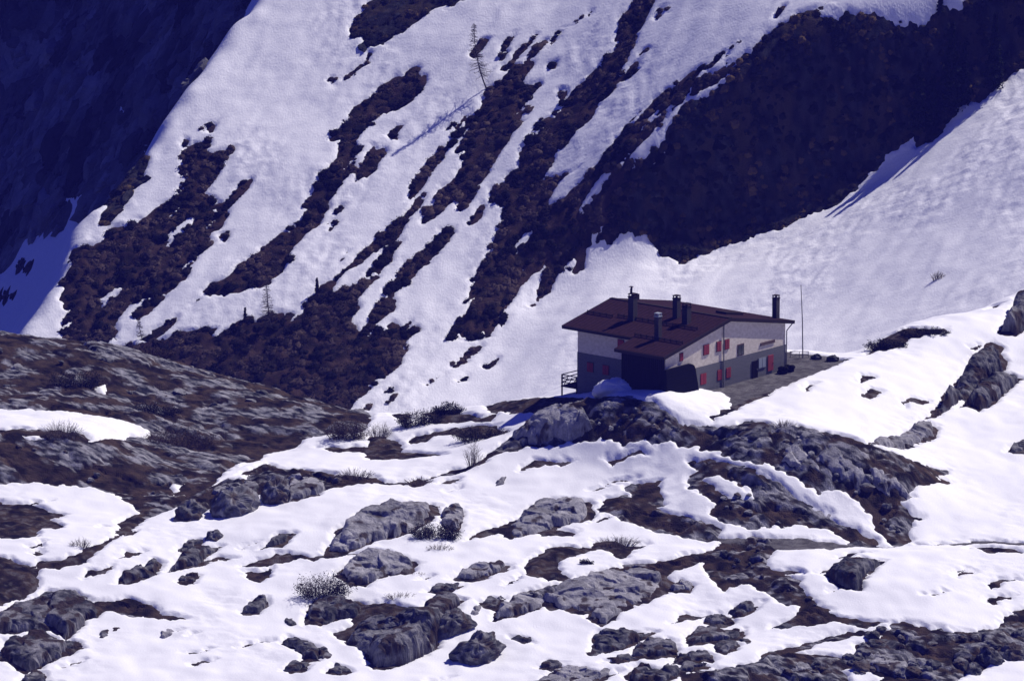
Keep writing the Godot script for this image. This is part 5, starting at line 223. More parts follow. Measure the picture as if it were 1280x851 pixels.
const FORE_PATCHES := [
["ridge",[-80.7,-52.5,-64.3,-50.1,-51.3,-49.8,-39.1,-47.3,-30.9,-42.4,-23.7,-36.2,-17.5,-30.7,-17.3,-13.6,-17.9,-8,-21.2,-6.7,-25.5,-6.5,-25.9,-3.5,-29.7,-2.1,-30,1.5,-32.2,6.4,-33.6,7.5,-35.4,15.3,-37.7,19.1,-40.3,22.4,-42.7,24.7,-43.4,21.4,-45.8,16.1,-48.2,14.3,-53,13.4,-55.8,13,-60,13.5,-75.2,12]],
["snow",[-77.8,-13.4,-62.1,-11.7,-55.2,-10,-49.8,-9.5,-46.5,-9.7,-44,-8.3,-43.3,-6.7,-44.3,-5.1,-46.1,-4.1,-46.4,-1.2,-50.1,4.9,-50.6,2.7,-53.1,1.8,-56.2,1.4,-61,1,-76.2,1.8]],
["snow",[-58.3,3.3,-56.5,3.4,-55,4.7,-56.9,4.5]],
["snow",[-51.3,-21.8,-50,-22.5,-49.9,-19.4,-50.8,-20.2]],
["snow",[-33.5,6.6,-32.3,3.6,-30.6,3.1,-32.2,6.8]],
["snow",[-40.4,12.1,-38.7,12.1,-38.8,14.8,-39.7,16.6,-40.1,13.6]],
["snow",[-25.2,-3.2,-25,-5.6,-23,-6.8,-21.5,-7.3,-20.5,-5,-18.3,-4.7,-17.2,-2.2,-23.5,-2.8]],
["earth",[-72.4,38.6,-57.9,38.7,-56.4,40.4,-54,42,-53.2,40.7,-50.4,39.7,-48.3,37.6,-46.8,35.2,-45,32.1,-45.4,29.9,-44.8,23.8,-43.1,22,-42.3,22.1,-42.7,26.4,-44.9,33.1,-47.7,39.7,-48,41.3,-50,41.8,-53.4,42.4,-53.1,45.6,-53.4,47.7,-54.7,50.2,-56.8,52.2,-71.1,51.1]],
["earth",[-74.8,15.7,-59.6,18.5,-58.1,19.6,-55.3,20.1,-53.8,21.8,-51.5,23.2,-53.3,24.8,-51.7,27.8,-51.8,30.1,-54.3,29.4,-54.3,32.3,-56.7,33.6,-58.4,32.5,-72.9,33.3]],
["earth",[-54.9,36.4,-53.5,34.9,-53.5,36.5]],
["earth",[-54.7,38.6,-54,37,-53.1,38.2,-53.6,38.8]],
["rocky",[-61.4,60.7,-57.4,55.2,-55.9,52.4,-51.8,47.7,-48.6,48.2,-46.5,50.6,-44.3,50.3,-42.6,50,-40.2,51.4,-38.9,54.5,-35.6,55.8,-37.8,56.2,-41.1,55.2,-43.2,54.2,-44.6,53,-46,54.6,-48,57.9,-50.9,59.3,-56.2,59.5]],
["rocky",[-38.6,19.3,-37.4,16.4,-35.4,14.8,-33.3,12.4,-30.3,6.7,-28.9,4.8,-27.4,7.7,-24.5,8.6,-22.1,11.5,-20.1,13.6,-18.3,14.6,-16.9,13.8,-15.9,14.6,-14.9,16.4,-12.1,16.5,-10.6,15.3,-9.6,17.3,-10.7,18.2,-13.5,17.6,-15.8,17.3,-18.2,17.7,-20.5,18.7,-22.1,20.2,-23.9,20.4,-25.4,22.8,-26.8,22.9,-28.8,19.6,-30.8,17.6,-32.6,18.9,-35.6,22.9,-38.3,24.7]],
["snow",[-34.6,11.9,-32.5,10.7,-30.3,10.5,-31.9,13.2]],
["earth",[-23.5,-2.8,-20.6,-1.9,-17.2,-2.2,-17.3,-5.9,-15.4,-5.4,-13.4,-1.5,-12.9,2.2,-9,5.4,-8,6.8,-10.4,6.8,-13.7,5.6,-16.9,4.4,-17.6,1,-21,-0.1]],
["earth",[-14.7,-18.5,-12.7,-18,-10.3,-16.8,-8.3,-15.9,-6.6,-15.3,-6.3,-10.1,-3.4,-5.6,-2.2,-5.9,-3.6,-13.2,-2.9,-12.9,0,-11.7,5.8,-6.8,8.6,-2.8,8.2,6.9,4.8,0.1,1.9,-3,0,-4.4,-1.9,-6.3,-2.4,-3.6,-4.8,-5.4,-7.7,-6.3,-9.1,-6.2,-10.2,-13.4,-11.7,-17.7,-13.1,-10.2,-13.8,-12.9,-14.7,-16.9]],
["earth",[-12.5,-2.4,-11.5,-3.5,-8.6,-3.6,-6.2,-3.6,-4.3,-3.7,-1.9,-2.1,-0.3,3,-1.7,3,-3.1,3.4,-5.5,0.4,-6.7,-0.8,-9.6,-2.3,-10.3,-0.7,-12.2,-0.9]],
["rocky",[-9.6,16,-7,13.2,-4.7,12.9,-3.6,11.6,-1.9,8.3,0,6.7,1.4,5.1,3.3,0.5,5.2,2.1,8.1,2.4,10.4,3.9,14.1,8.7,16.4,11.1,17.8,12.4,18.7,13.7,19.3,14.4,20.7,14.5,22.4,14.7,23.3,16.4,22.8,18.4,20.5,17,17.7,16.2,14.9,15.5,13.1,14.8,12.2,13.6,11.4,13.4,9.8,12.4,8,11.4,5.6,11.1,3.3,10.9,0,10.4,-1.9,10.7,-4.7,13.7]],
["rocky",[20.6,14.5,23.4,14.3,25.9,16,27.1,14.7,30.7,18,33.4,18.8,35.7,19.6,38,20.5,41.2,21.7,45.4,21.1,48.4,18.2,51,17.8,49.1,21.5,50.8,21,48.4,24.5,46.9,26.3,44.7,29,45,30.3,45.9,31.6,45.3,34,45.2,36.7,43.3,38.3,42.5,36.1,41.5,34,41.1,31.9,40.2,31,38.5,29,36.2,28.5,35.3,29,33.2,27.3,31.7,26.1,29.5,24.8,27.2,23.8,25.4,22.1,23.2,19.3,20.9,17.2]],
["rocky",[24,22.1,26.3,23.9,28.1,25.5,29.9,27,31.6,29,33.8,30.5,36.1,32.1,37.8,33.9,39,34,41.4,36.6,41.4,38,38.6,38.3,37.3,35.4,35.5,34.3,32,33.9,29.6,34.5,27.3,34.9,24.1,33.7,22.4,31.5,23.3,30.5,22.5,28,20.7,25.4,20.1,22.1,21.5,22.4,20.6,19.7,23.2,20.8]],
["snow",[21.7,24.2,22.2,23.6,24.9,25.5,27.5,28.7,27.9,30,24.9,29.4,24.3,28.3]],
["rocky",[13.1,22,13.9,20.8,16.2,21.2,17.4,21.8,16.8,22.9,17.5,26.3,17.6,27.8,16.5,28.2,14.7,26.7]],
["rocky",[9.9,27.4,10.9,24.1,12.9,23.6,14.7,25.4,16.3,28.2,19.2,31,21.4,32.4,23.5,34.5,23.6,37.3,22.2,37.7,19.1,36.1,16.8,34.4,14.6,32.4,12.8,30.5,11.5,28.4]],
["earth",[0.9,15.3,1.9,13.6,3.5,13.2,7.2,14.4,6.1,14.7,3.5,14.2,2.1,14.7]],
["earth",[10.7,15.9,12.8,15.9,14.9,16.4,16,16.8,14.4,16.9,12.6,16.6,11.9,16.8]],
["earth",[10.7,19.9,12.1,19.9,14.6,20.2,13,20.5]],
["earth",[-8.5,17.7,-7.5,16.4,-6.1,16.1,-6.5,17.6]],
["earth",[-7.4,20.1,-6,18.8,-6.2,19.4]],
["earth",[1.3,44.6,2.3,41.7,4.5,38.2,5.4,38.5,9.1,38.1,9.5,36.4,11.8,35.6,13.1,37.9,15.4,38,13.6,39.4,13.1,42.1,11.9,42,11.3,39.7,9.5,39.4,7.2,41.2,5.4,43.2,5,45.6,6.3,47.3,5.8,49,3.7,49.2,3.7,47.9,1.8,47.5]],
["rocky",[0,55.5,0.9,52,4.4,50.7,7.3,48.6,10,46.5,13,44.4,15.7,44.2,19.3,42.4,22.7,40.4,24,37.7,27.2,36.5,29.5,36.9,31.2,39.4,29.2,42.3,28.4,46.8,31.9,52.2,32.2,55.5,34.9,59.2,35.6,61,38.5,62.1,41,62.9,38.8,63.7,35.4,62.3,31.9,62.4,28.4,62.4,29.3,61.1,31.3,59.8,31.7,58.1,29.1,56.2,28.3,54.5,26.9,51.1,25.9,51.3,23.5,52.6,21.8,48.1,21.5,44.9,17.9,47.1,16.9,48.4,13.3,53.7,11,57.1,9.2,58,7.1,56,4.4,54.5,1.8,56.2,0,58]],
["rocky",[18,75.5,21,74.1,23.6,73.8,25.8,73,27.7,69.3,30.5,67.4,35.4,64.9,38.5,64.2,41,63.9,41.5,63,42.8,62.2,43.8,63.5,45.9,64.2,48.1,64.7,51,64.3,52.8,63.1,54.4,59.4,56.8,56.6,70.8,53.5,68.6,75.2,55.2,70.9,53.5,71,53,68.7,51.2,72.3,50.4,74.2,48.9,74.8,47.5,76.5,43,86,18.6,85.6]],
["snow",[30.4,69.8,33.9,66.7,37.6,65.6,40.6,65.5,39.5,66.6,37.3,67.6,37,72.2,34.9,71,32,70]],
["snow",[35.4,74.3,38.2,74.7,40,75.8,39.3,77,36.3,78.5]],
["gravel",[23.6,36.4,28.6,37.2,31.3,36.9,34.6,37,38.5,38,41.6,38,43.4,38.3,48.9,37.6,50.8,37.2,54.4,37.2,58.3,39.1,70.1,42.9,69.9,44.6,58.1,41,54.2,39.5,48.8,38.6,43.4,39.1,38.8,39.5,35.5,42.4,31,42.5,28.4,41.5,23.5,38.2]],
["earth",[52.3,41.3,54.5,41.1,57.5,43.1,62.8,44.2,55.7,43.7,53,43.3]],
["earth",[52.7,53.2,53.9,51.6,55.1,50.8,56.9,50.7,55,51.6,53.3,53.8]],
["earth",[52.5,56.3,53.9,54.8,55.7,54.7,54.3,55.6,53,57.3,52.4,57.2]],
["earth",[36.4,46.4,38.1,43.8,40.4,43.8,38.5,45.3]],
["earth",[29.1,48.7,31.2,49.1,32.3,50.6,30.7,50.1]],
["earth",[-30.7,41.1,-28.9,39.5,-26.7,38,-23.8,38.3,-22.6,39.6,-20.8,38.2,-17.6,39.7,-19.9,40.2,-22.1,40.1,-24.4,39.9,-27.1,40.7]],
["rocky",[-30.3,42.4,-28.8,42.3,-27,41.4,-27.4,44.3,-28.2,45.9,-29.1,45.3]],
["earth",[-44.7,40,-43.9,38.1,-41.8,37.2,-43.4,39.1]],
["earth",[-48.4,44.9,-47.9,43.1,-46.3,42.5,-44.7,41.5,-45.4,42.9,-47.1,44.4]],
["earth",[-44.3,32.9,-44,30.2,-42.9,29.3,-43.5,32.5]],
["earth",[-37.4,41.1,-35.3,39.4,-33.1,37.9,-31.2,38.1,-33.3,39,-35.6,40.9]],
["gravel",[25.2,3,22.8,2.5,22.2,-3.2,25.1,-10.4,33.8,-20,34.5,-20.6,34.4,-17.7,35.7,-18.5,38.1,-17.6,40.8,-13.9,38.1,-9.2,34.5,-3.4,30.4,2.6,27.9,5.9,25.9,7.8,25.8,4.2]],
["earth",[27.9,4.9,30.4,2.2,31.9,1.1,27.4,7.5,24.9,11.7,22.9,14.1,24.4,10.8,25.9,7.5]],
["earth",[34.7,1.8,35.5,-1,36.4,-1.5,35.2,1.4]],
["earth",[41.4,-3.4,42.3,-6.5,43.7,-7.5,43.2,-5.8]],
["earth",[41.6,0.4,43,-2.5,44.5,-2.4,43.9,-0.9,42.4,0.9]],
["earth",[46.4,1.1,47.1,-2.1,48.4,-3.4,50,-3,48.7,-1.3,47.6,-1.8]],
["earth",[43.3,-17.7,45.5,-26.4,46.9,-26.5,49.4,-26.8,52,-26,53.9,-26.8,53.6,-25.5,51.7,-24,48.7,-22.9,47.6,-20.8,45.5,-19.4]],
["earth",[56.5,-22.1,57.2,-23,57.8,-22.9,57,-22.1]],
["earth",[-5.3,36.7,-3.5,33.4,-1.4,31.1,0,29.1,0,33.8,-1.8,34,-3.6,35.7]],
["earth",[3.2,32.7,4.6,31.4,7.5,33.6,6.8,34.7,3.6,34.7]],
["earth",[17.1,61.3,18.9,58.3,21.6,57.5,20.2,59.1,18.4,60]],
["earth",[53.2,-34.8,53.7,-35,54.1,-35.3,53.9,-35.1]],
["earth",[59.7,-38.5,61,-44.4,61.9,-42.2,60.4,-38.5]],
["earth",[40.4,23.6,41.9,20.5,46.1,9.1,49,3.4,50.4,4,50.3,7.6,47.5,11.2,45,16.7]],
["earth",[49.1,3.3,49.9,0.1,51.3,-3,51.7,-6.3,53.5,-9.9,54.3,-13,55.9,-18.1,58,-22.8,59.3,-24.3,60.9,-23.2,60,-21.4,61,-19.8,59.9,-17.1,57.5,-13.2,55.7,-8.3,53.6,-5.4,51.5,-0.6]],
["earth",[53.4,-2.6,55.1,-6.7,55.9,-9.8,57.8,-13.3,59.8,-16.4,61,-16.6,62.4,-15.7,59.9,-11.1,58.6,-7.1,56,-2.1,54.9,-3.7]],
["earth",[59.9,-26.3,61.5,-31.3,63.9,-44.2,66.2,-49.1,66.6,-36.8,65.4,-31.1,62.1,-26.3]],
["earth",[58.2,10.4,59.4,7.8,61.2,6.2,62.7,7.8,59.7,10.6]],
["earth",[-32,17.3,-31.4,15.2,-29.8,15.1,-29.1,17.6,-29.9,20,-31.2,19.1]],
["earth",[-35.2,17.6,-34.2,15.2,-33.3,15.2,-32.8,17.3,-34.4,18.3]],
["earth",[-26.7,14.9,-25.2,14.2,-23.8,14.5,-22.6,16.5,-21.6,19.7,-22.6,21.6,-25.2,23.1,-26.3,23.3]],
["earth",[-20.6,37.1,-20.1,32.9,-18.6,31,-17.2,28.4,-14.7,25.9,-12.9,24.4,-8.4,24.6,-8.4,27.6,-9.1,31.2,-11.6,34.4,-14.5,36.3,-16.2,36.3,-18.3,37.7]],
["earth",[-21.3,38.5,-20.2,35.1,-18.4,33.6,-16.5,33.4,-15.3,36,-17.6,38.4,-19.8,39.3]],
["earth",[-8.1,28.8,-7.2,25.6,-5.6,25.2,-5.6,30,-6.3,34.3,-7.6,33.5]],
["earth",[-20,45.4,-18.7,43.3,-17.3,40.3,-16.2,39.1,-14,39.7,-12.6,41.1,-10.4,43.2,-10.9,45.4,-12.3,46,-14.2,46.4,-15.7,47.7,-16.2,48.9,-17.9,47.9,-19,46.5]],
["earth",[-6.8,47.9,-5.8,45.8,-4.6,44.2,-2.8,43.4,-0.1,44,-0.9,45.8,-2.9,47.3,-4.6,48.8]],
["earth",[-9.5,51.4,-8.8,49.9,-5.2,49.5,-6.1,51,-8.4,52.6]],
["earth",[-19.6,60.7,-17.6,58.6,-17.6,56.5,-16.7,53.9,-15.2,53.3,-12.8,54.7,-10.1,56.8,-8,54.7,-5.8,57.2,-7.6,61.8,-8.1,64.5,-8.2,66,-12,71,-15.1,72.1,-16.2,66.5,-18.2,63.2]],
["earth",[-10.1,56.8,-8.9,53.6,-7.7,52.3,-5.2,54.8,-6.7,58,-8.3,60.9,-9.5,60.4]],
["earth",[-23.2,57.7,-22.4,52.8,-21,51.8,-17.3,52.4,-16.2,53.6,-16.9,57.1,-19.4,57.1,-21.2,58.7]],
["earth",[-25.4,63.5,-24.2,61.8,-22.6,63.6,-21,65.7,-20.8,69.5,-22.5,69.4,-23,66.6,-24.4,64.3]],
["earth",[-24.7,71.8,-24.1,69.9,-22.6,69.9,-21.6,70,-22.3,71.8,-24.1,72.6]],
["earth",[-19.9,73.3,-19.2,70.2,-17.3,72.8,-18.7,74.2]],
["earth",[-2.3,59.8,-1.8,57.4,-0.1,54.6,1.5,52.8,3.6,52.7,4.6,54.8,2.4,57.5,-0.1,59.3,-2.1,60.2]],
["earth",[-3.6,55.2,-2.2,53.9,-0.6,53.9,-1.5,57,-2.5,57.3]],
["earth",[1.5,53.7,5,51,7.8,48.8,11.3,46.8,15.1,46.1,17.2,48.1,18.2,49.7,17.1,52.9,14.5,56.2,12.5,57.6,10.6,58.7,7.9,58.4,4.4,57.2,2,55.1]],
["earth",[8.1,59.5,9.6,56.6,11.2,56.7,12.5,57.8,11.1,60.3,10,61.4,8.7,60.7]],
["earth",[17.3,52.1,18.7,49.6,20.3,50.9,19.9,52.7,18.3,52.7]],
["earth",[23.5,58.6,24.8,56.5,26.4,55.5,26.9,57.4,25.2,59.1]],
["earth",[20.9,60,22.1,58,23.4,58.2,24.4,60.3,22.8,61.4]],
["earth",[8.6,69.5,8.9,64,9.6,63.1,13.4,63.9,15.7,63.7,13.9,66.3,10.7,68.8]],
["earth",[12.6,70.6,13.5,67.1,14.9,65.7,17.8,66.3,18,70.7,15.1,71.3]],
["earth",[18.7,66.2,19.9,62.3,21.8,61.7,23.3,63.1,25.5,62,25,65.5,23.1,66.8,21.7,66.6,19.2,67.8]],
["earth",[21.8,69.1,22.5,66,24.7,66.4,24.4,69.1,22.8,70.3]],
["earth",[17.2,72.7,18,70.2,21.5,70,21.8,72.2,19.3,72.8]],
["earth",[17.4,74.8,18.6,72.8,21.4,73.1,19.3,74.6]],
["earth",[12.1,75.1,13.6,72.5,15.5,74.5,18.3,73,18.8,74.9,16.3,77.3,12.8,78.3]],
["earth",[2.8,72.1,4,70.4,5.6,71.8,4.3,73.1]],
["earth",[0.2,77.4,3.3,75.3,5.2,72.6,7.2,72.8,9,74.7,11.8,74.1,9.7,76.3,6.4,77.9,3.3,77.9]],
["earth",[-0.1,64.3,0.8,64,1.5,64.6,2.4,65.6,1.3,65.9]],
["earth",[9.7,71.7,12.1,70.2,13.9,71.2,11.6,72.3]],
["earth",[34.8,50.8,35.9,49.4,37.5,47.4,38.8,46.9,41.7,47.3,40,50.3,38.8,52.8,38.4,55.7,36.7,55.1,35.4,52.9,35,51.7]],
["earth",[-58.1,60,-57,56.8,-55.7,54.7,-53.1,52,-51.2,49.4,-50.2,54.2,-50.8,58.2,-54.1,59.8]],
["earth",[-51.8,58.2,-51.8,50.6,-50.6,48.1,-47.9,49.5,-45.8,52.6,-45.5,55,-47,55.5,-47.7,59.3,-48.8,61.8,-50.9,59]],
["earth",[-55.9,64.1,-55.4,62,-53.6,62.1,-52.8,60.1,-51,60.1,-49.5,62.3,-47.6,63.9,-48.8,66.1,-50.7,68.9,-52.8,71,-54.7,67.1,-55.9,66.8]],
["earth",[-49.7,65.1,-49.2,62.7,-48.1,62,-47,62.3,-46.8,63.9,-48.3,65.7]],
["earth",[-53,72.9,-51.7,70.1,-50.3,70.9,-50.1,73.9,-52.4,74.9]],
["earth",[-38.2,36.9,-36.7,33.9,-35.1,33.7,-36.3,36.1]],
["earth",[-39,43,-37.7,39,-35.8,35.9,-33.1,35.1,-35.1,38.6,-35.6,40.9,-37.6,42.4]],
["earth",[-44.3,46.5,-43.6,43.8,-41.3,42,-40.2,39.7,-39.6,40.6,-40,44.2,-41.7,45.3,-43.3,46.3]],
["earth",[-37.7,45.5,-36.7,43.8,-35.1,43.4,-35.5,45.8,-36.8,46.6]],
["earth",[-30.1,55.1,-28.6,51.4,-27.2,50.1,-27.3,53.1,-28.1,55.2]],
["earth",[-28.6,36.5,-26.2,33.1,-24.6,32.9,-25.7,35.2,-26.3,36.5]],
["earth",[-0.9,34.9,-0.9,31,1.1,27.4,2.4,24.8,4.5,23.1,6.9,23.3,9.1,24.4,9.6,27.6,8.9,29.7,5.6,31.3,3.3,33,0,35.9]],
["earth",[36.3,71.2,37.8,68.2,39.9,67.2,43,67.9,42.9,69.8,40.6,71,37.5,72.6]],
["earth",[38,73.7,39.5,71.8,43,73.1,42.7,76,40.7,76.6,38.7,75.2]],
["earth",[29.4,75.4,30.7,73.5,32.4,74.5,31.1,76]],
["earth",[-1.1,7.3,0.6,4.5,2.8,2.3,4.9,3.9,7.8,6.3,9.7,9.1,9.8,11.3,8.6,11.7,5.7,11,2.3,10.4]],
["earth",[34.7,25,35.8,23.2,37.8,23.9,40.4,26.2,41.4,28.1,40.1,28.8,37.6,27.7,35.9,26.4]],
["earth",[40.6,26.7,42.2,26,44.2,27.1,45.9,28.6,44.9,29.1,42.5,28.6]],
["earth",[33,21.6,33.8,19.7,35.5,20.3,36,22.6,34.3,22.8]],
["earth",[25.4,18.2,26.4,15.6,28.5,16.3,30.3,19,30.3,21.5,28.2,21.7,26.1,20.2]],
["earth",[30.6,24.5,31.7,22.9,33.7,23.4,35.5,25.4,35.9,27.2,34.1,26.7,32,25.8]]]
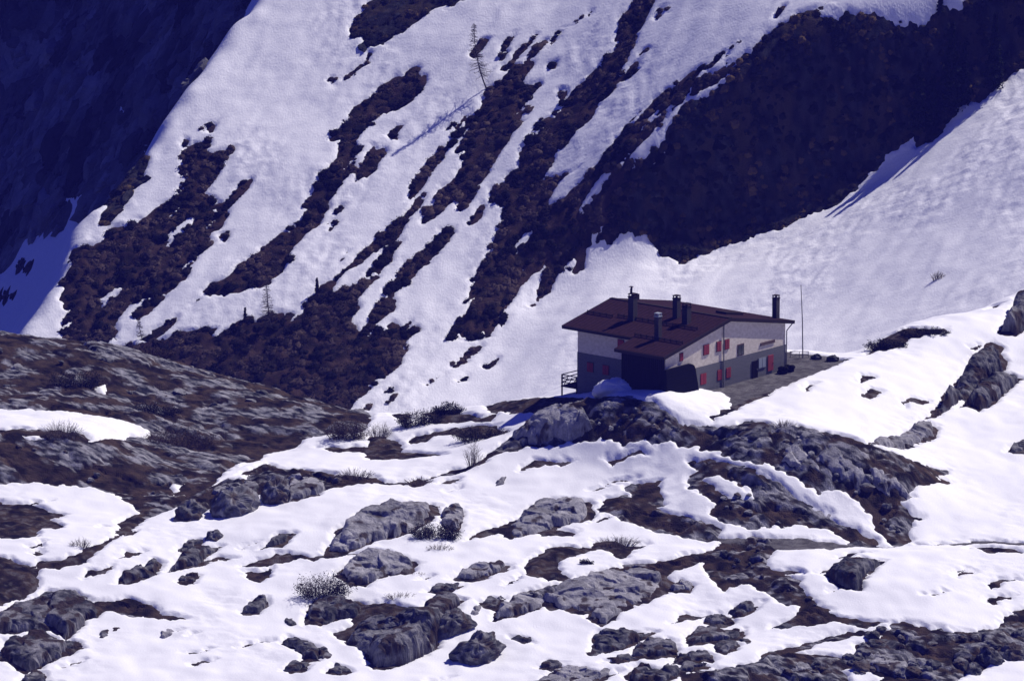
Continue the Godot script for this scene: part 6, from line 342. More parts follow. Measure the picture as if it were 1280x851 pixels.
const OUTCROPS := [
["outcrop","long rounded rock rib beside the snow gully, right of the brown knoll",0.67,1,[41.37,22.72,42.99,14.64,46.17,8.9,48.59,3.87,49.78,4.5,49.66,7.63,47.47,10.73,45.35,14.5]],
["crag","tallest dark crag in the right snow slope, with a brown mossy top",3.27,0,[50.13,2.08,50.78,-0.4,51.91,-2.94,52.29,-5.58,53.75,-8.48,54.22,-10.87,55.72,-15.39,57.5,-19.68,58.58,-20.99,59.89,-20.11,59.19,-18.63,59.95,-17.13,59.07,-14.64,57.15,-11.16,55.59,-7.13,53.78,-4.87,52.07,-1]],
["crag","lower jagged crag just right of the tallest dark crag",1.53,0,[54.16,-3.5,55.55,-6.66,56.03,-9.12,57.7,-12.03,59.37,-14.71,60.37,-14.93,61.57,-14.11,59.5,-10.23,58.48,-7.07,56.24,-2.98,55.38,-4.35]],
["crag","dark crag cut off by the right edge, highest on the snow slope",2.12,0,[60.51,-27.01,61.84,-31.2,63.61,-40.55,65.55,-44.45,66.01,-35.76,65.23,-31.19,62.3,-27.03]],
["rock","dark rock at the right edge, below the two crags",0.39,0,[58.59,9.64,59.52,7.47,61.05,6.02,62.35,7.47,59.8,9.8]],
["rock","small dark block wedged between the two rounded boulders",0.39,0,[-31.73,16.84,-31.34,15.01,-29.94,14.9,-29.38,17.03,-29.95,19.2,-31.1,18.35]],
["rock","small pale block on top of the large rounded boulder",0.28,1,[-34.99,16.93,-34.16,14.83,-33.41,14.82,-32.95,16.64,-34.3,17.62]],
["rock","ribbed grey rock joined to the right of the egg shaped boulder",0.68,1,[-26.46,15.39,-25.07,14.82,-23.85,15.04,-22.86,16.68,-21.84,19.51,-22.72,21.11,-24.99,22.42,-25.91,22.6]],
["outcrop","broad smooth grey outcrop with vertical cracks, centre left snow",1.03,1,[-19.5,36.71,-19.15,32.98,-18.28,31.19,-16.96,28.99,-14.72,26.9,-13.17,25.73,-9.49,26,-9.45,28.59,-10.05,31.53,-11.83,34.2,-14.53,35.91,-15.89,35.93,-17.68,37.17]],
["rock","darker low rock at the lower left foot of the broad cracked outcrop",0.6,1,[-20.83,38.03,-20.01,35.02,-18.4,33.78,-16.86,33.6,-15.8,35.85,-17.66,37.89,-19.54,38.65]],
["rock","grey rock behind the dark round bush, centre left snow",0.65,1,[-7.98,28.77,-7.18,26.03,-5.81,25.67,-5.68,29.76,-6.38,33.56,-7.48,32.91]],
["outcrop","pyramid shaped pale grey outcrop below the broad cracked outcrop",0.8,1,[-19.18,45.25,-18.42,43.38,-17.14,40.69,-16.08,39.71,-14.26,40.17,-13.06,41.45,-11.23,43.29,-11.29,45.23,-12.54,45.72,-14.32,46.14,-15.64,47.21,-16.06,48.27,-17.42,47.48,-18.35,46.2]],
["outcrop","low brown topped outcrop right of the pyramid shaped rock",0.43,1,[-6.25,47.3,-5.64,45.45,-4.49,44.09,-2.97,43.28,-0.72,43.9,-1.34,45.51,-2.95,46.81,-4.46,48.17]],
["rock","flat rock strip at the left tip of the low brown topped outcrop",0.25,0,[-9.16,50.82,-8.73,49.54,-5.61,49.22,-6.23,50.42,-8.26,51.77]],
["cliff_rock","biggest dark rock face above the shaded snow hollow, bottom centre left",4.08,0,[-18.32,63.75,-17.06,62.06,-17.09,60.61,-16.25,59.05,-14.94,58.7,-12.73,59.62,-10.51,60.95,-8.77,60.02,-7,61.39,-8.02,64.27,-8.52,66.15,-8.59,67.2,-12.09,70.65,-14.66,71.43,-15.61,67.7,-17.23,65.49]],
["rock","angular block crowning the right end of the biggest dark rock face",0.79,0,[-9.69,56.79,-8.85,54.06,-7.8,52.95,-5.65,55.09,-6.86,57.81,-8.24,60.35,-9.21,59.87]],
["rock","rugged rock under the dark bush, left end of the biggest rock face",0.67,0,[-22.55,57.23,-22.16,53.03,-20.86,52.14,-17.73,52.64,-16.82,53.67,-17.19,56.73,-19.39,56.71,-20.94,58.1]],
["rock","lone small dark rock left of the biggest dark rock face",0.28,0,[-25.01,57.56,-24.87,56.51,-24.09,56.19,-23.67,58.04,-24.44,58.76]],
["rock","upper slab of the diagonal rock group at the bottom left centre",0.6,0,[-25.22,63.54,-24.05,62.11,-22.69,63.62,-21.15,65.51,-21.04,68.83,-22.52,68.68,-23.03,66.3,-24.24,64.25]],
["rock","right hand slab of the diagonal rock group at the bottom left centre",0.36,0,[-21.23,65.59,-20.28,65.42,-19.51,67.87,-19.9,69.38,-20.98,68.04]],
["rock","lowest left slab of the diagonal rock group at the bottom left centre",0.26,0,[-24.42,71.26,-24.04,69.57,-22.75,69.56,-21.88,69.63,-22.43,71.23,-23.96,71.89]],
["rock","separate rock at the lower right of the diagonal rock group",0.32,0,[-19.71,72.78,-19.19,70.01,-17.49,72.22,-18.74,73.49]],
["rock","dark broken rock at the left end of the long pale slab",0.69,1,[-1.76,59.19,-1.32,57.18,0,54.7,1.33,53.1,3.1,53.01,3.98,54.85,2.2,57.19,0,58.72,-1.58,59.52]],
["rock","narrow standing rock between the rock face and the long pale slab",0.3,1,[-4.39,58.86,-4.23,56.84,-3.53,56.21,-3.69,59.02]],
["rock","brown patched rock above the narrow standing rock",0.28,0,[-3.45,54.7,-2.21,53.59,-0.89,53.59,-1.59,56.3,-2.47,56.61]],
["slab","longest pale grey slab, smooth and sloping, bottom centre",0.77,1,[3.1,53.5,5.51,51,8.02,49.06,11.17,47.29,14.31,46.63,16.05,48.39,16.91,49.83,15.95,52.88,14.12,55.75,12.33,57.1,10.55,58.16,8.36,57.94,5.46,56.77,3.53,54.77]],
["rock","wedge shaped rock under the right end of the longest pale slab",0.48,1,[8.52,59.15,9.69,56.64,11.01,56.78,12.14,57.75,11.05,59.94,10.07,60.84,8.94,60.21]],
["rock","small round rock in the snow right of the longest pale slab",0.31,1,[17.58,51.52,18.7,49.41,20.09,50.54,19.78,52.08,18.45,52.08]],
["rock","oval dark rock alone in the snow above the lower right jumble",0.42,0,[23.83,58.1,24.86,56.37,26.22,55.43,26.69,57.06,25.23,58.49]],
["rock","dark rock at the right end of the thin brown strip, bottom right",0.32,0,[21.24,59.41,22.17,57.79,23.31,58.03,24.3,59.81,22.78,60.69]],
["rock","dark undercut rock, leftmost of the bottom right cluster",0.6,0,[9.09,68.9,9.15,64.1,9.77,63.36,13.08,64.06,15,63.89,13.65,66.07,10.83,68.25]],
["rock","large faceted rock, second from the left in the bottom cluster",0.5,0,[13.13,70.07,13.63,67.02,14.95,65.81,17.38,66.28,17.8,70.11,15.11,70.69]],
["rock","dark ragged rock on top of the bottom right cluster",0.44,0,[19.31,65.65,20.11,62.18,21.87,61.72,23.14,62.85,24.93,61.89,24.73,64.98,23.03,66.07,21.73,65.91,19.7,67]],
["rock","rounded rock below the dark ragged one, bottom right cluster",0.32,0,[22.08,68.5,22.61,65.75,24.51,66.15,24.34,68.42,22.91,69.6]],
["rock","tiny rock at the right end of the bottom right cluster",0.2,0,[24.79,65.6,25.85,65.06,26.22,66.78,25.32,67.64]],
["rock","flat dark rock in the middle of the bottom right cluster",0.28,0,[17.66,72.12,18.15,69.95,21.18,69.77,21.63,71.69,19.38,72.19]],
["rock","thin flat rock under the middle of the bottom right cluster",0.2,0,[17.78,74.13,18.68,72.44,21.08,72.82,19.32,74.04]],
["rock","crumbled rock at the bottom edge under the large faceted rock",0.57,0,[12.69,75.03,13.77,72.7,15.45,74.46,17.8,73.16,18.19,74.86,16.25,76.88,13.24,77.7]],
["rock","small dark rock at the bottom edge, right of the brownish boulder",0.24,0,[3.02,71.63,4.06,70.16,5.35,71.34,4.3,72.48]],
["outcrop","dark outcrop on the bottom edge below the longest pale slab",0.46,1,[1.28,76.86,3.86,75.05,5.34,72.7,7.06,72.76,8.58,74.5,10.91,73.93,9.42,76.02,6.41,77.34,3.85,77.3]],
["rock","small rock touching the left of the dark undercut rock",0.22,0,[7.87,69.48,8.67,68.03,9.43,68.9,9.16,70.26]],
["rock","thin dark rock streak in snow right of the brownish boulder",0.2,0,[0,63.99,0.87,63.66,1.48,64.15,2.26,65.04,1.31,65.36]],
["rock","lower of two small grey rocks right of the brownish boulder",0.14,1,[0.7,66.18,1.3,65.53,1.91,65.76,2.26,66.81]],
["rock","flat sliver of rock nearest the right side of the brownish boulder",0.12,0,[-0.17,68.61,0.69,67.87,1.47,68.99]],
["rock","long low rock tongue left of the flat dark rock, bottom cluster",0.2,0,[10.09,71.13,12.1,69.76,13.55,70.7,11.64,71.68]],
["crag","dark crag in the snow bowl under the gravel track, right",1.2,0,[34.99,51.15,36.02,50.09,37.43,48.55,38.52,48.23,40.99,48.61,39.53,50.78,38.71,52.8,38.32,55.08,36.84,54.61,35.78,52.92,35.48,51.87]],
["outcrop","left half of the broken outcrop at the lower left edge",0.83,0,[-57.26,59.46,-56.43,56.61,-55.52,54.76,-53.23,52.38,-51.63,50.09,-50.79,54.31,-51.06,57.75,-54.02,59.28]],
["outcrop","right half of the broken outcrop at the lower left edge",1.05,0,[-51.22,57.99,-51.54,51.36,-50.37,49.05,-48.06,50.32,-46.28,52.96,-45.78,55.13,-47.16,55.53,-47.81,58.9,-48.79,61.13,-50.46,58.72]],
["outcrop","dark lumpy rock just below the broken outcrop, lower left",0.88,0,[-55.54,64.3,-55.09,62.36,-53.5,62.51,-52.76,60.73,-51.27,60.8,-49.99,62.73,-48.4,64.09,-49.14,66.02,-50.86,68.52,-52.72,70.29,-54.29,66.86,-55.27,66.63]],
["rock","pair of joined stones right of the dark lumpy rock, lower left",0.32,0,[-49.42,64.57,-49.13,62.49,-48.13,61.85,-47.24,62.02,-46.97,63.45,-48.34,64.97]],
["rock","rounded rock on the bottom edge at the lower left corner",0.4,0,[-52.72,72.44,-51.69,70.12,-50.52,70.76,-50.24,73.31,-52.24,74.1]],
["rock","slanted small rock right of the joined stones, lower left snow",0.28,0,[-45.51,61.7,-45.09,58.91,-44.21,58.91,-44.59,61.07]],
["rock","small stone touching the top of the slanted small rock",0.2,0,[-44.27,59.23,-43.57,57.87,-43.01,58.43,-43.8,59.79]],
["rock","lone grey stone in open snow at the lower left",0.24,1,[-38.71,59.7,-37.79,58.88,-36.88,59.45,-37.93,61.13,-38.48,60.66]],
["rock","pebble like stone just above the end of the brown tongue, left",0.16,0,[-39.03,52.44,-38.64,51.48,-38.24,52.28,-38.65,53]],
["rock","dark wedge rock left of the small round boulder",0.27,0,[-37.96,36.1,-36.73,33.55,-35.37,33.46,-36.36,35.48]],
["rock","slanting long rock below the small round boulder",0.66,0,[-38.53,42.33,-37.55,38.75,-35.88,36.05,-33.64,35.32,-35.3,38.45,-35.65,40.44,-37.39,41.71]],
["rock","slanting brown backed rock with snow at its foot, left slope",0.62,0,[-43.88,45.85,-43.31,43.58,-41.43,41.97,-40.46,40.06,-39.96,40.79,-40.14,43.92,-41.71,44.8,-43,45.69]],
["rock","small dark rock with grass beneath the slanting long rock",0.27,0,[-37.49,44.91,-36.67,43.47,-35.34,43.08,-35.59,45.23,-36.72,45.87]],
["rock","dark rock at the snow lip left of the big bush",0.47,0,[-29.81,54.44,-28.62,51.22,-27.41,50.17,-27.4,52.73,-28.12,54.59]],
["rock","tiny dark stone left of the big dark bush",0.21,0,[-24.12,47.51,-23.71,46.61,-23.32,47.58,-23.82,48.54]],
["rock","thin slanting rock above the brown strip, left of centre",0.44,0,[-28.16,35.95,-26.26,33.06,-24.9,32.81,-25.74,34.85,-26.34,35.99]],
["rock","small grey stone in the snow below the hut knoll, centre",0.32,1,[-1.86,19.41,-1.77,17.69,-0.47,16.87,-1.21,18.92]],
["rock","sliver of rock below the small grey stone, centre",0.13,1,[-0.74,22.17,0,21.6,0.56,22.24,-0.19,22.73]],
["outcrop","hump shaped cracked outcrop below the middle of the hut knoll",0.93,1,[0,34.18,0,30.63,1.38,27.54,2.58,25.29,4.43,23.73,6.47,23.86,8.3,24.88,8.73,27.68,8.43,29.62,5.49,30.94,3.47,32.53,0.73,35.06]],
["rock","dark rock with a snow cap, left top of the lower right jumble",0.54,0,[36.94,70.72,37.94,68.23,39.9,67.32,42.46,67.96,42.62,69.59,40.57,70.63,37.9,72.01]],
["rock","pale flat slab at the bottom of the lower right jumble",0.47,1,[38.25,73.46,39.63,71.85,42.57,73.06,42.51,75.48,40.67,76.04,39.03,74.83]],
["rock","triangular block at the snow edge of the lower right jumble",0.4,0,[47.79,72.36,48.16,70.66,49.27,72.05,48.62,73.99]],
["rock","flat pale stone left in the lower right jumble, by the snow tongue",0.26,1,[29.68,74.88,30.69,73.27,32.2,74.08,31.11,75.45]],
["rock","small pale stone next to the flat one by the snow tongue",0.22,1,[31.88,75.37,33.05,74.33,32.87,76.19]],
["crag","blue grey crag face at the left end of the hut knoll",1.54,1,[0,7.8,1.42,6.4,3.03,5.13,4.92,6.19,7.36,7.36,8.94,9.32,9.39,11.19,8.26,11.42,5.64,10.78,2.82,10.18]],
["slab","sloping grey rib on the middle of the brown knoll right of the hut",0.79,1,[34.98,25.13,35.98,23.51,37.79,24.17,39.99,26.19,41.1,27.87,39.88,28.51,37.64,27.49,36.31,26.39]],
["slab","pale narrow rib right of the sloping grey rib on the brown knoll",0.54,1,[40.89,26.67,42.31,25.99,44.09,27.1,45.68,28.3,44.73,28.77,42.64,28.38]],
["rock","pale rounded stone on the crest of the brown knoll",0.4,1,[33.31,21.31,33.84,19.64,35.4,20.14,35.86,22.13,34.37,22.33]],
["outcrop","dark lumpy outcrop at the left crest of the brown knoll",0.52,0,[25.83,18.29,26.58,15.74,28.41,16.37,29.89,18.79,30.08,21.12,28.22,21.29,26.42,19.98]],
["slab","dark grey slab on the brown knoll under its crest",0.53,1,[30.87,24.51,31.85,22.99,33.68,23.4,35.16,25.23,35.64,26.95,34.01,26.43,32.2,25.65]]]
const ROCKS := [
["boulder","large rounded grey boulder at the left end of the rock band",[-32.99,-15.41,26.48],[-1.81,1.2,-1.63,3,-0.61,4.33,1.41,4.69,2.98,3.85,3.44,2.4,3.16,1.08,1.69,0.36,-0.15,0,-1.53,0.24],1],
["boulder","dark boulder leaning on the left of the large rounded one",[-37.36,-15.78,26.87],[-1.38,0.36,-1.1,2.16,0.28,3.24,1.93,2.76,1.66,0.84,0.55,0,-0.83,0],0],
["boulder","smooth egg shaped grey boulder at the centre of the rock band",[-27.51,-14.65,23.75],[-1.42,1.45,-1.14,2.9,-0.03,4.34,1.17,4.46,1.54,2.29,1.36,0.84,-0.22,0,-1.14,0.36],1],
["boulder","boulder at the right foot of the biggest dark rock face",[-7.36,-19.73,63.85],[-1.19,0.11,-0.93,1.71,0.38,3.42,1.86,3.76,3.52,2.05,1.25,0.8,-0.06,0],0],
["boulder","rounded brownish boulder alone in snow at the bottom centre",[-4.12,-21.02,70.74],[-2.88,1.24,-1.32,2.7,0.23,4.17,2.39,4.17,3.51,3.27,2.82,2.14,1.27,0.79,-0.2,0,-1.06,0.34,-1.76,1.13],0],
["boulder","small round boulder below the boulder band, left snow slope",[-34.44,-16.44,33.77],[-0.64,0.36,-0.18,1.55,0.73,1.9,1.64,1.43,0.82,0.12,-0.18,0],0],
["boulder","rounded boulder lying lowest in the lower right jumble",[49.28,-20.81,75.12],[-0.49,0.67,0.2,1.9,1.14,0.9,0.71,0,-0.23,0],0],
["boulder","dark boulder above the lowest rounded boulder, lower right",[52.29,-20.52,72.57],[-2.02,1.35,-1.33,2.58,0.22,1.91,0.65,0.22,-0.65,0],0],
["boulder","largest dark boulder at the right end of the lower jumble",[54.86,-20.46,71.16],[-2.16,1.13,-1.81,2.48,-0.35,2.48,0.95,1.35,1.21,0.11,-1.21,0],0]]
const STONE_ZONES := [
["rock",20,0.93,2.78,3.2,"rock slab on the left ridge","rock slabs on the left ridge",[-67.7,-31.3,-57.7,-31.4,-50,-34.8,-39.6,-27.1,-30.7,-25.6,-23.6,-22.1,-19.5,-15.9,-23.2,-9.7,-33.1,-14.5,-32.9,-8.5,-40.2,-20.2,-48,-18.5,-56.7,-17.2,-66.4,-17]],
["rock",14,0.56,1.48,2.2,"dark rock in the brown bank, upper left","rocks in the brown bank",[-60.6,6,-54.9,5.9,-46.5,5.2,-41.4,10.6,-38.8,7.7,-35.7,11.5,-39.5,19.2,-43.9,17.1,-50.7,12.2,-60.2,11.5]],
["rock",26,0.74,2.22,2.2,"block on the brown knoll","blocks on the brown knoll",[27,17.9,34.3,20.1,38.8,23,42.3,26.2,43.9,31,44.1,35.3,41.9,33,40.3,29.8,35.8,27.3,32.2,24.9,27.7,22.4]],
["rock",10,0.56,1.48,2.4,"stone in the dark strip above the gravel track","stones above the track",[24.5,23.4,27.6,25.7,31.1,29.4,36.4,33.3,39.9,36.1,36.4,34.7,29.1,33.8,23.7,31.5]],
["rock",16,0.56,1.48,2.2,"stone on the knoll before the hut","stones on the hut knoll",[1.9,7.8,5.7,6.4,13.2,9.6,17.8,13.3,22.4,16.1,16.8,15.5,9.4,11.3,4.7,10.1]],
["rock",44,1.11,3.33,2.3,"block in the lower right rock jumble","blocks of the lower right jumble",[38.2,66.4,41.9,63,47,65.2,52.2,65,56.1,59.9,60.8,56.5,59.6,70.4,55.7,70.2,51.3,70.9,47.1,75.3,39.4,76.6,34.2,76.4,28.2,76.5,27.5,73,36.1,72.6]],
["rock",16,0.46,1.3,1.6,"dark stone on the brown ridge, lower right","stones on the brown ridge",[23.5,39.6,28.1,38.3,28.6,47.7,31.8,54.5,34.2,59.4,30.4,56.9,26.7,50.4,23.1,51.6,22,45.2]],
["rock",12,0.56,1.39,1.6,"stone in the broken ground at the lower left edge","stones at the lower left edge",[-56.6,54.1,-51.6,49.9,-47.1,51.1,-48.4,57.9,-53.6,59.3,-56.2,59.1]]]
const BUSHES := [
["twiggy leafless bush standing in the upper left snow patch",[-53.41,-11.12,4.5],4.36,2.47,0],
["low brown willow thicket at the right end of the upper left snow patch",[-40.14,-13.97,-3.6],7.49,2.5,2],
["biggest dark round bush above the dark rock face, bottom left centre",[-20.97,-18.6,51.18],5.15,3.02,1],
["dark round bush in front of a grey rock, centre left snow",[-8.63,-15.42,35.97],4.9,2.18,1],
["twiggy bush in the snow patch below the background valley mouth",[-15.97,-13.11,-5.02],2.5,2.12,0],
["dark spreading bush right of the valley mouth, below the far snow",[-11.19,-12.25,-7.3],4.63,2.12,1],
["long dark bush on the brown strip left of the hut knoll",[-3.52,-11.57,2.97],7.23,1.71,1],
["dark bush on the earth strip at the foot of the far snow slope",[-7.65,-11.6,-10.55],3.29,1.74,1],
["dark brown bush at the right foot of the left ridge",[-19.81,-13.38,-4.89],4.23,2.89,2],
["twiggy bush behind the rock band, centre left",[-18.51,-13.42,15.33],4.11,1.5,0],
["small bush at the right tip of the rock band",[-10.81,-13.49,17.45],3.17,1.03,0],
["dark thicket high on the left ridge under its crest",[-53.5,-10.43,-20.51],6.09,2.36,1],
["twiggy bush on the curved brown strip at the bottom centre",[11.95,-15.83,38.08],4.71,1.45,0],
["tiny dark bush in the snow pocket of the curved brown strip",[8.34,-16.45,44.5],1.44,0.9,1],
["faint twiggy bush in the left snow, under the brown dome",[-48.98,-16.23,36.84],2.18,1.27,0],
["dry grass bush on the crest of the brown knoll right of the hut",[31.58,-6.4,18.35],3.34,0.93,0],
["thin dry shrub in the snow right of the pyramid shaped rock",[-8.13,-16.03,39.52],2.71,1.08,0],
["pale dry grass tuft in the snow below the pyramid shaped rock",[-10.46,-17.17,46.75],1.79,0.72,0],
["dry twig tuft along the snow edge above the biggest rock face",[-12.4,-18.05,53.32],3.01,1.06,0],
["dark brown bush on the left slope under the ridge crest",[-45.75,-9.68,-38.55],6.03,1.61,2],
["dark low shrub strip on the crest of the snow hump right of the hut",[45.88,-5.5,-20.47],4.51,1.37,1],
["second dark shrub strip, at the upper right end of the snow hump crest",[50.72,-4.49,-24.19],5.71,0.98,1],
["dark heather bush in the middle of the left ridge",[-43.8,-12.36,-13.89],5.65,1.75,1]]

const KINDS := {"scrub": 1, "crag": 2, "ridge": 3, "rocky": 4, "earth": 5, "gravel": 6, "wall": 7}
var rng := RandomNumberGenerator.new()
var used := {}
var M := {}
var fore: Ground
var far: Ground
var na := FastNoiseLite.new()
var nb := FastNoiseLite.new()
var nc := FastNoiseLite.new()
var nr := FastNoiseLite.new()
var nk := FastNoiseLite.new()
var nd := FastNoiseLite.new()

class Ground:
	var x0: float
	var z0: float
	var st: float
	var nx: int
	var nz: int
	var a: PackedFloat32Array
	func _init(size: Array, heights: Array) -> void:
		x0 = size[0]; z0 = size[1]; st = size[2]; nx = size[3]; nz = size[4]
		a = PackedFloat32Array(heights)
	func cub(p0: float, p1: float, p2: float, p3: float, t: float) -> float:
		return p1 + 0.5 * t * (p2 - p0 + t * (2.0 * p0 - 5.0 * p1 + 4.0 * p2 - p3 + t * (3.0 * (p1 - p2) + p3 - p0)))
	func h(x: float, z: float) -> float:
		var u := clampf((x - x0) / st, 1.0, nx - 2.001)
		var v := clampf((z - z0) / st, 1.0, nz - 2.001)
		var i := int(u)
		var j := int(v)
		var fu := u - i
		var k := (j - 1) * nx + i
		var r0 := cub(a[k - 1], a[k], a[k + 1], a[k + 2], fu)
		k += nx
		var r1 := cub(a[k - 1], a[k], a[k + 1], a[k + 2], fu)
		k += nx
		var r2 := cub(a[k - 1], a[k], a[k + 1], a[k + 2], fu)
		k += nx
		var r3 := cub(a[k - 1], a[k], a[k + 1], a[k + 2], fu)
		return cub(r0, r1, r2, r3, v - j)

func numbered(called: String) -> String:
	var n: int = used.get(called, 0)
	used[called] = n + 1
	return called if n == 0 else "%s_%03d" % [called, n]

func tag(o: Node, label: String, category: String, group := "") -> void:
	o.set_meta("label", label)
	o.set_meta("category", category)
	if group:
		o.set_meta("group", group)

func mi(called: String, mesh: Mesh, mat: Material, parent: Node = self) -> MeshInstance3D:
	var o := MeshInstance3D.new()
	o.name = numbered(called) if parent == self else called
	o.mesh = mesh
	if mat:
		o.material_override = mat
	parent.add_child(o, true)
	return o

func thing(called: String, at: Vector3, label: String, category: String, group := "") -> Node3D:
	var o := Node3D.new()
	o.name = numbered(called)
	add_child(o)
	o.position = at
	tag(o, label, category, group)
	return o

func begin() -> SurfaceTool:
	var st := SurfaceTool.new()
	st.begin(Mesh.PRIMITIVE_TRIANGLES)
	return st

func commit(st: SurfaceTool) -> ArrayMesh:
	st.generate_normals()
	return st.commit()

func quad(st: SurfaceTool, a: Vector3, b: Vector3, c: Vector3, d: Vector3) -> void:
	st.set_smooth_group(-1)
	for p in [a, b, c, a, c, d]:
		st.add_vertex(p)

func box(st: SurfaceTool, c: Vector3, s: Vector3, turn := Basis.IDENTITY) -> void:
	var h := s * 0.5
	var p := []
	for y in [-1, 1]:
		for q in [Vector2(-1, 1), Vector2(1, 1), Vector2(1, -1), Vector2(-1, -1)]:
			p.append(c + turn * Vector3(q.x * h.x, y * h.y, q.y * h.z))
	quad(st, p[4], p[7], p[6], p[5])
	quad(st, p[0], p[1], p[2], p[3])
	for k in 4:
		var n := (k + 1) % 4
		quad(st, p[k], p[k + 4], p[n + 4], p[n])

func one_box(c: Vector3, s: Vector3, turn := Basis.IDENTITY) -> ArrayMesh:
	var st := begin()
	box(st, c, s, turn)
	return commit(st)

# a closed prism over a convex outline; fn gives the top height, thick the depth below it
func slab(st: SurfaceTool, outline: Array, top: Array, thick: float) -> void:
	var n := outline.size()
	var t := []
	var b := []
	for k in n:
		t.append(Vector3(outline[k].x, top[k], outline[k].y))
		b.append(Vector3(outline[k].x, top[k] - thick, outline[k].y))
	st.set_smooth_group(-1)
	for k in range(1, n - 1):
		for p in [t[0], t[k], t[k + 1], b[0], b[k + 1], b[k]]:
			st.add_vertex(p)
	for k in n:
		var m := (k + 1) % n
		quad(st, t[k], b[k], b[m], t[m])

# a prism of a convex outline in x,y pulled along z
func wall(st: SurfaceTool, outline: Array, za: float, zb: float) -> void:
	var n := outline.size()
	st.set_smooth_group(-1)
	for k in range(1, n - 1):
		for p in [outline[0], outline[k + 1], outline[k]]:
			st.add_vertex(Vector3(p.x, p.y, zb))
		for p in [outline[0], outline[k], outline[k + 1]]:
			st.add_vertex(Vector3(p.x, p.y, za))
	for k in n:
		var a: Vector2 = outline[k]
		var b: Vector2 = outline[(k + 1) % n]
		quad(st, Vector3(a.x, a.y, za), Vector3(a.x, a.y, zb), Vector3(b.x, b.y, zb), Vector3(b.x, b.y, za))

func tube(st: SurfaceTool, pts: Array, radii: Array, sides := 6) -> void:
	st.set_smooth_group(0)
	var rings := []
	for k in pts.size():
		var d: Vector3 = (pts[mini(k + 1, pts.size() - 1)] - pts[maxi(k - 1, 0)]).normalized()
		var u := d.cross(Vector3(0.31, 0.2, 0.93)).normalized()
		var v := d.cross(u)
		var r := []
		for i in sides:
			var a := TAU * i / sides
			r.append(pts[k] + (u * cos(a) + v * sin(a)) * radii[k])
		rings.append(r)
	for k in pts.size() - 1:
		for i in sides:
			var j := (i + 1) % sides
			for p in [rings[k][i], rings[k + 1][i], rings[k + 1][j], rings[k][i], rings[k + 1][j], rings[k][j]]:
				st.add_vertex(p)

# ---------------------------------------------------------------- materials
func noise_image(seed_value: int, freq: float, octaves: int, size := 512) -> Image:
	var n := FastNoiseLite.new()
	n.seed = seed_value
	n.noise_type = FastNoiseLite.TYPE_SIMPLEX_SMOOTH
	n.frequency = freq
	n.fractal_octaves = octaves
	return n.get_seamless_image(size, size)

func tone_texture(img: Image, lo: Color, hi: Color, power := 1.0) -> ImageTexture:
	var o := Image.create(img.get_width(), img.get_height(), true, Image.FORMAT_RGB8)
	for y in img.get_height():
		for x in img.get_width():
			o.set_pixel(x, y, lo.lerp(hi, pow(img.get_pixel(x, y).r, power)))
	o.generate_mipmaps()
	return ImageTexture.create_from_image(o)

func bump_texture(img: Image, strength: float) -> ImageTexture:
	var o := img.duplicate() as Image
	o.convert(Image.FORMAT_RGBA8)
	o.bump_map_to_normal_map(strength)
	o.generate_mipmaps()
	return ImageTexture.create_from_image(o)

func mat(c: Color, rough := 0.9) -> StandardMaterial3D:
	var m := StandardMaterial3D.new()
	m.albedo_color = c.linear_to_srgb()
	m.roughness = rough
	return m

func tri(m: StandardMaterial3D, tone: Texture2D, bump: Texture2D, per_metre: float, depth := 1.0) -> StandardMaterial3D:
	m.uv1_triplanar = true
	m.uv1_world_triplanar = true
	m.uv1_scale = Vector3.ONE * per_metre
	if tone:
		m.albedo_texture = tone
	if bump:
		m.normal_enabled = true
		m.normal_texture = bump
		m.normal_scale = depth
	return m

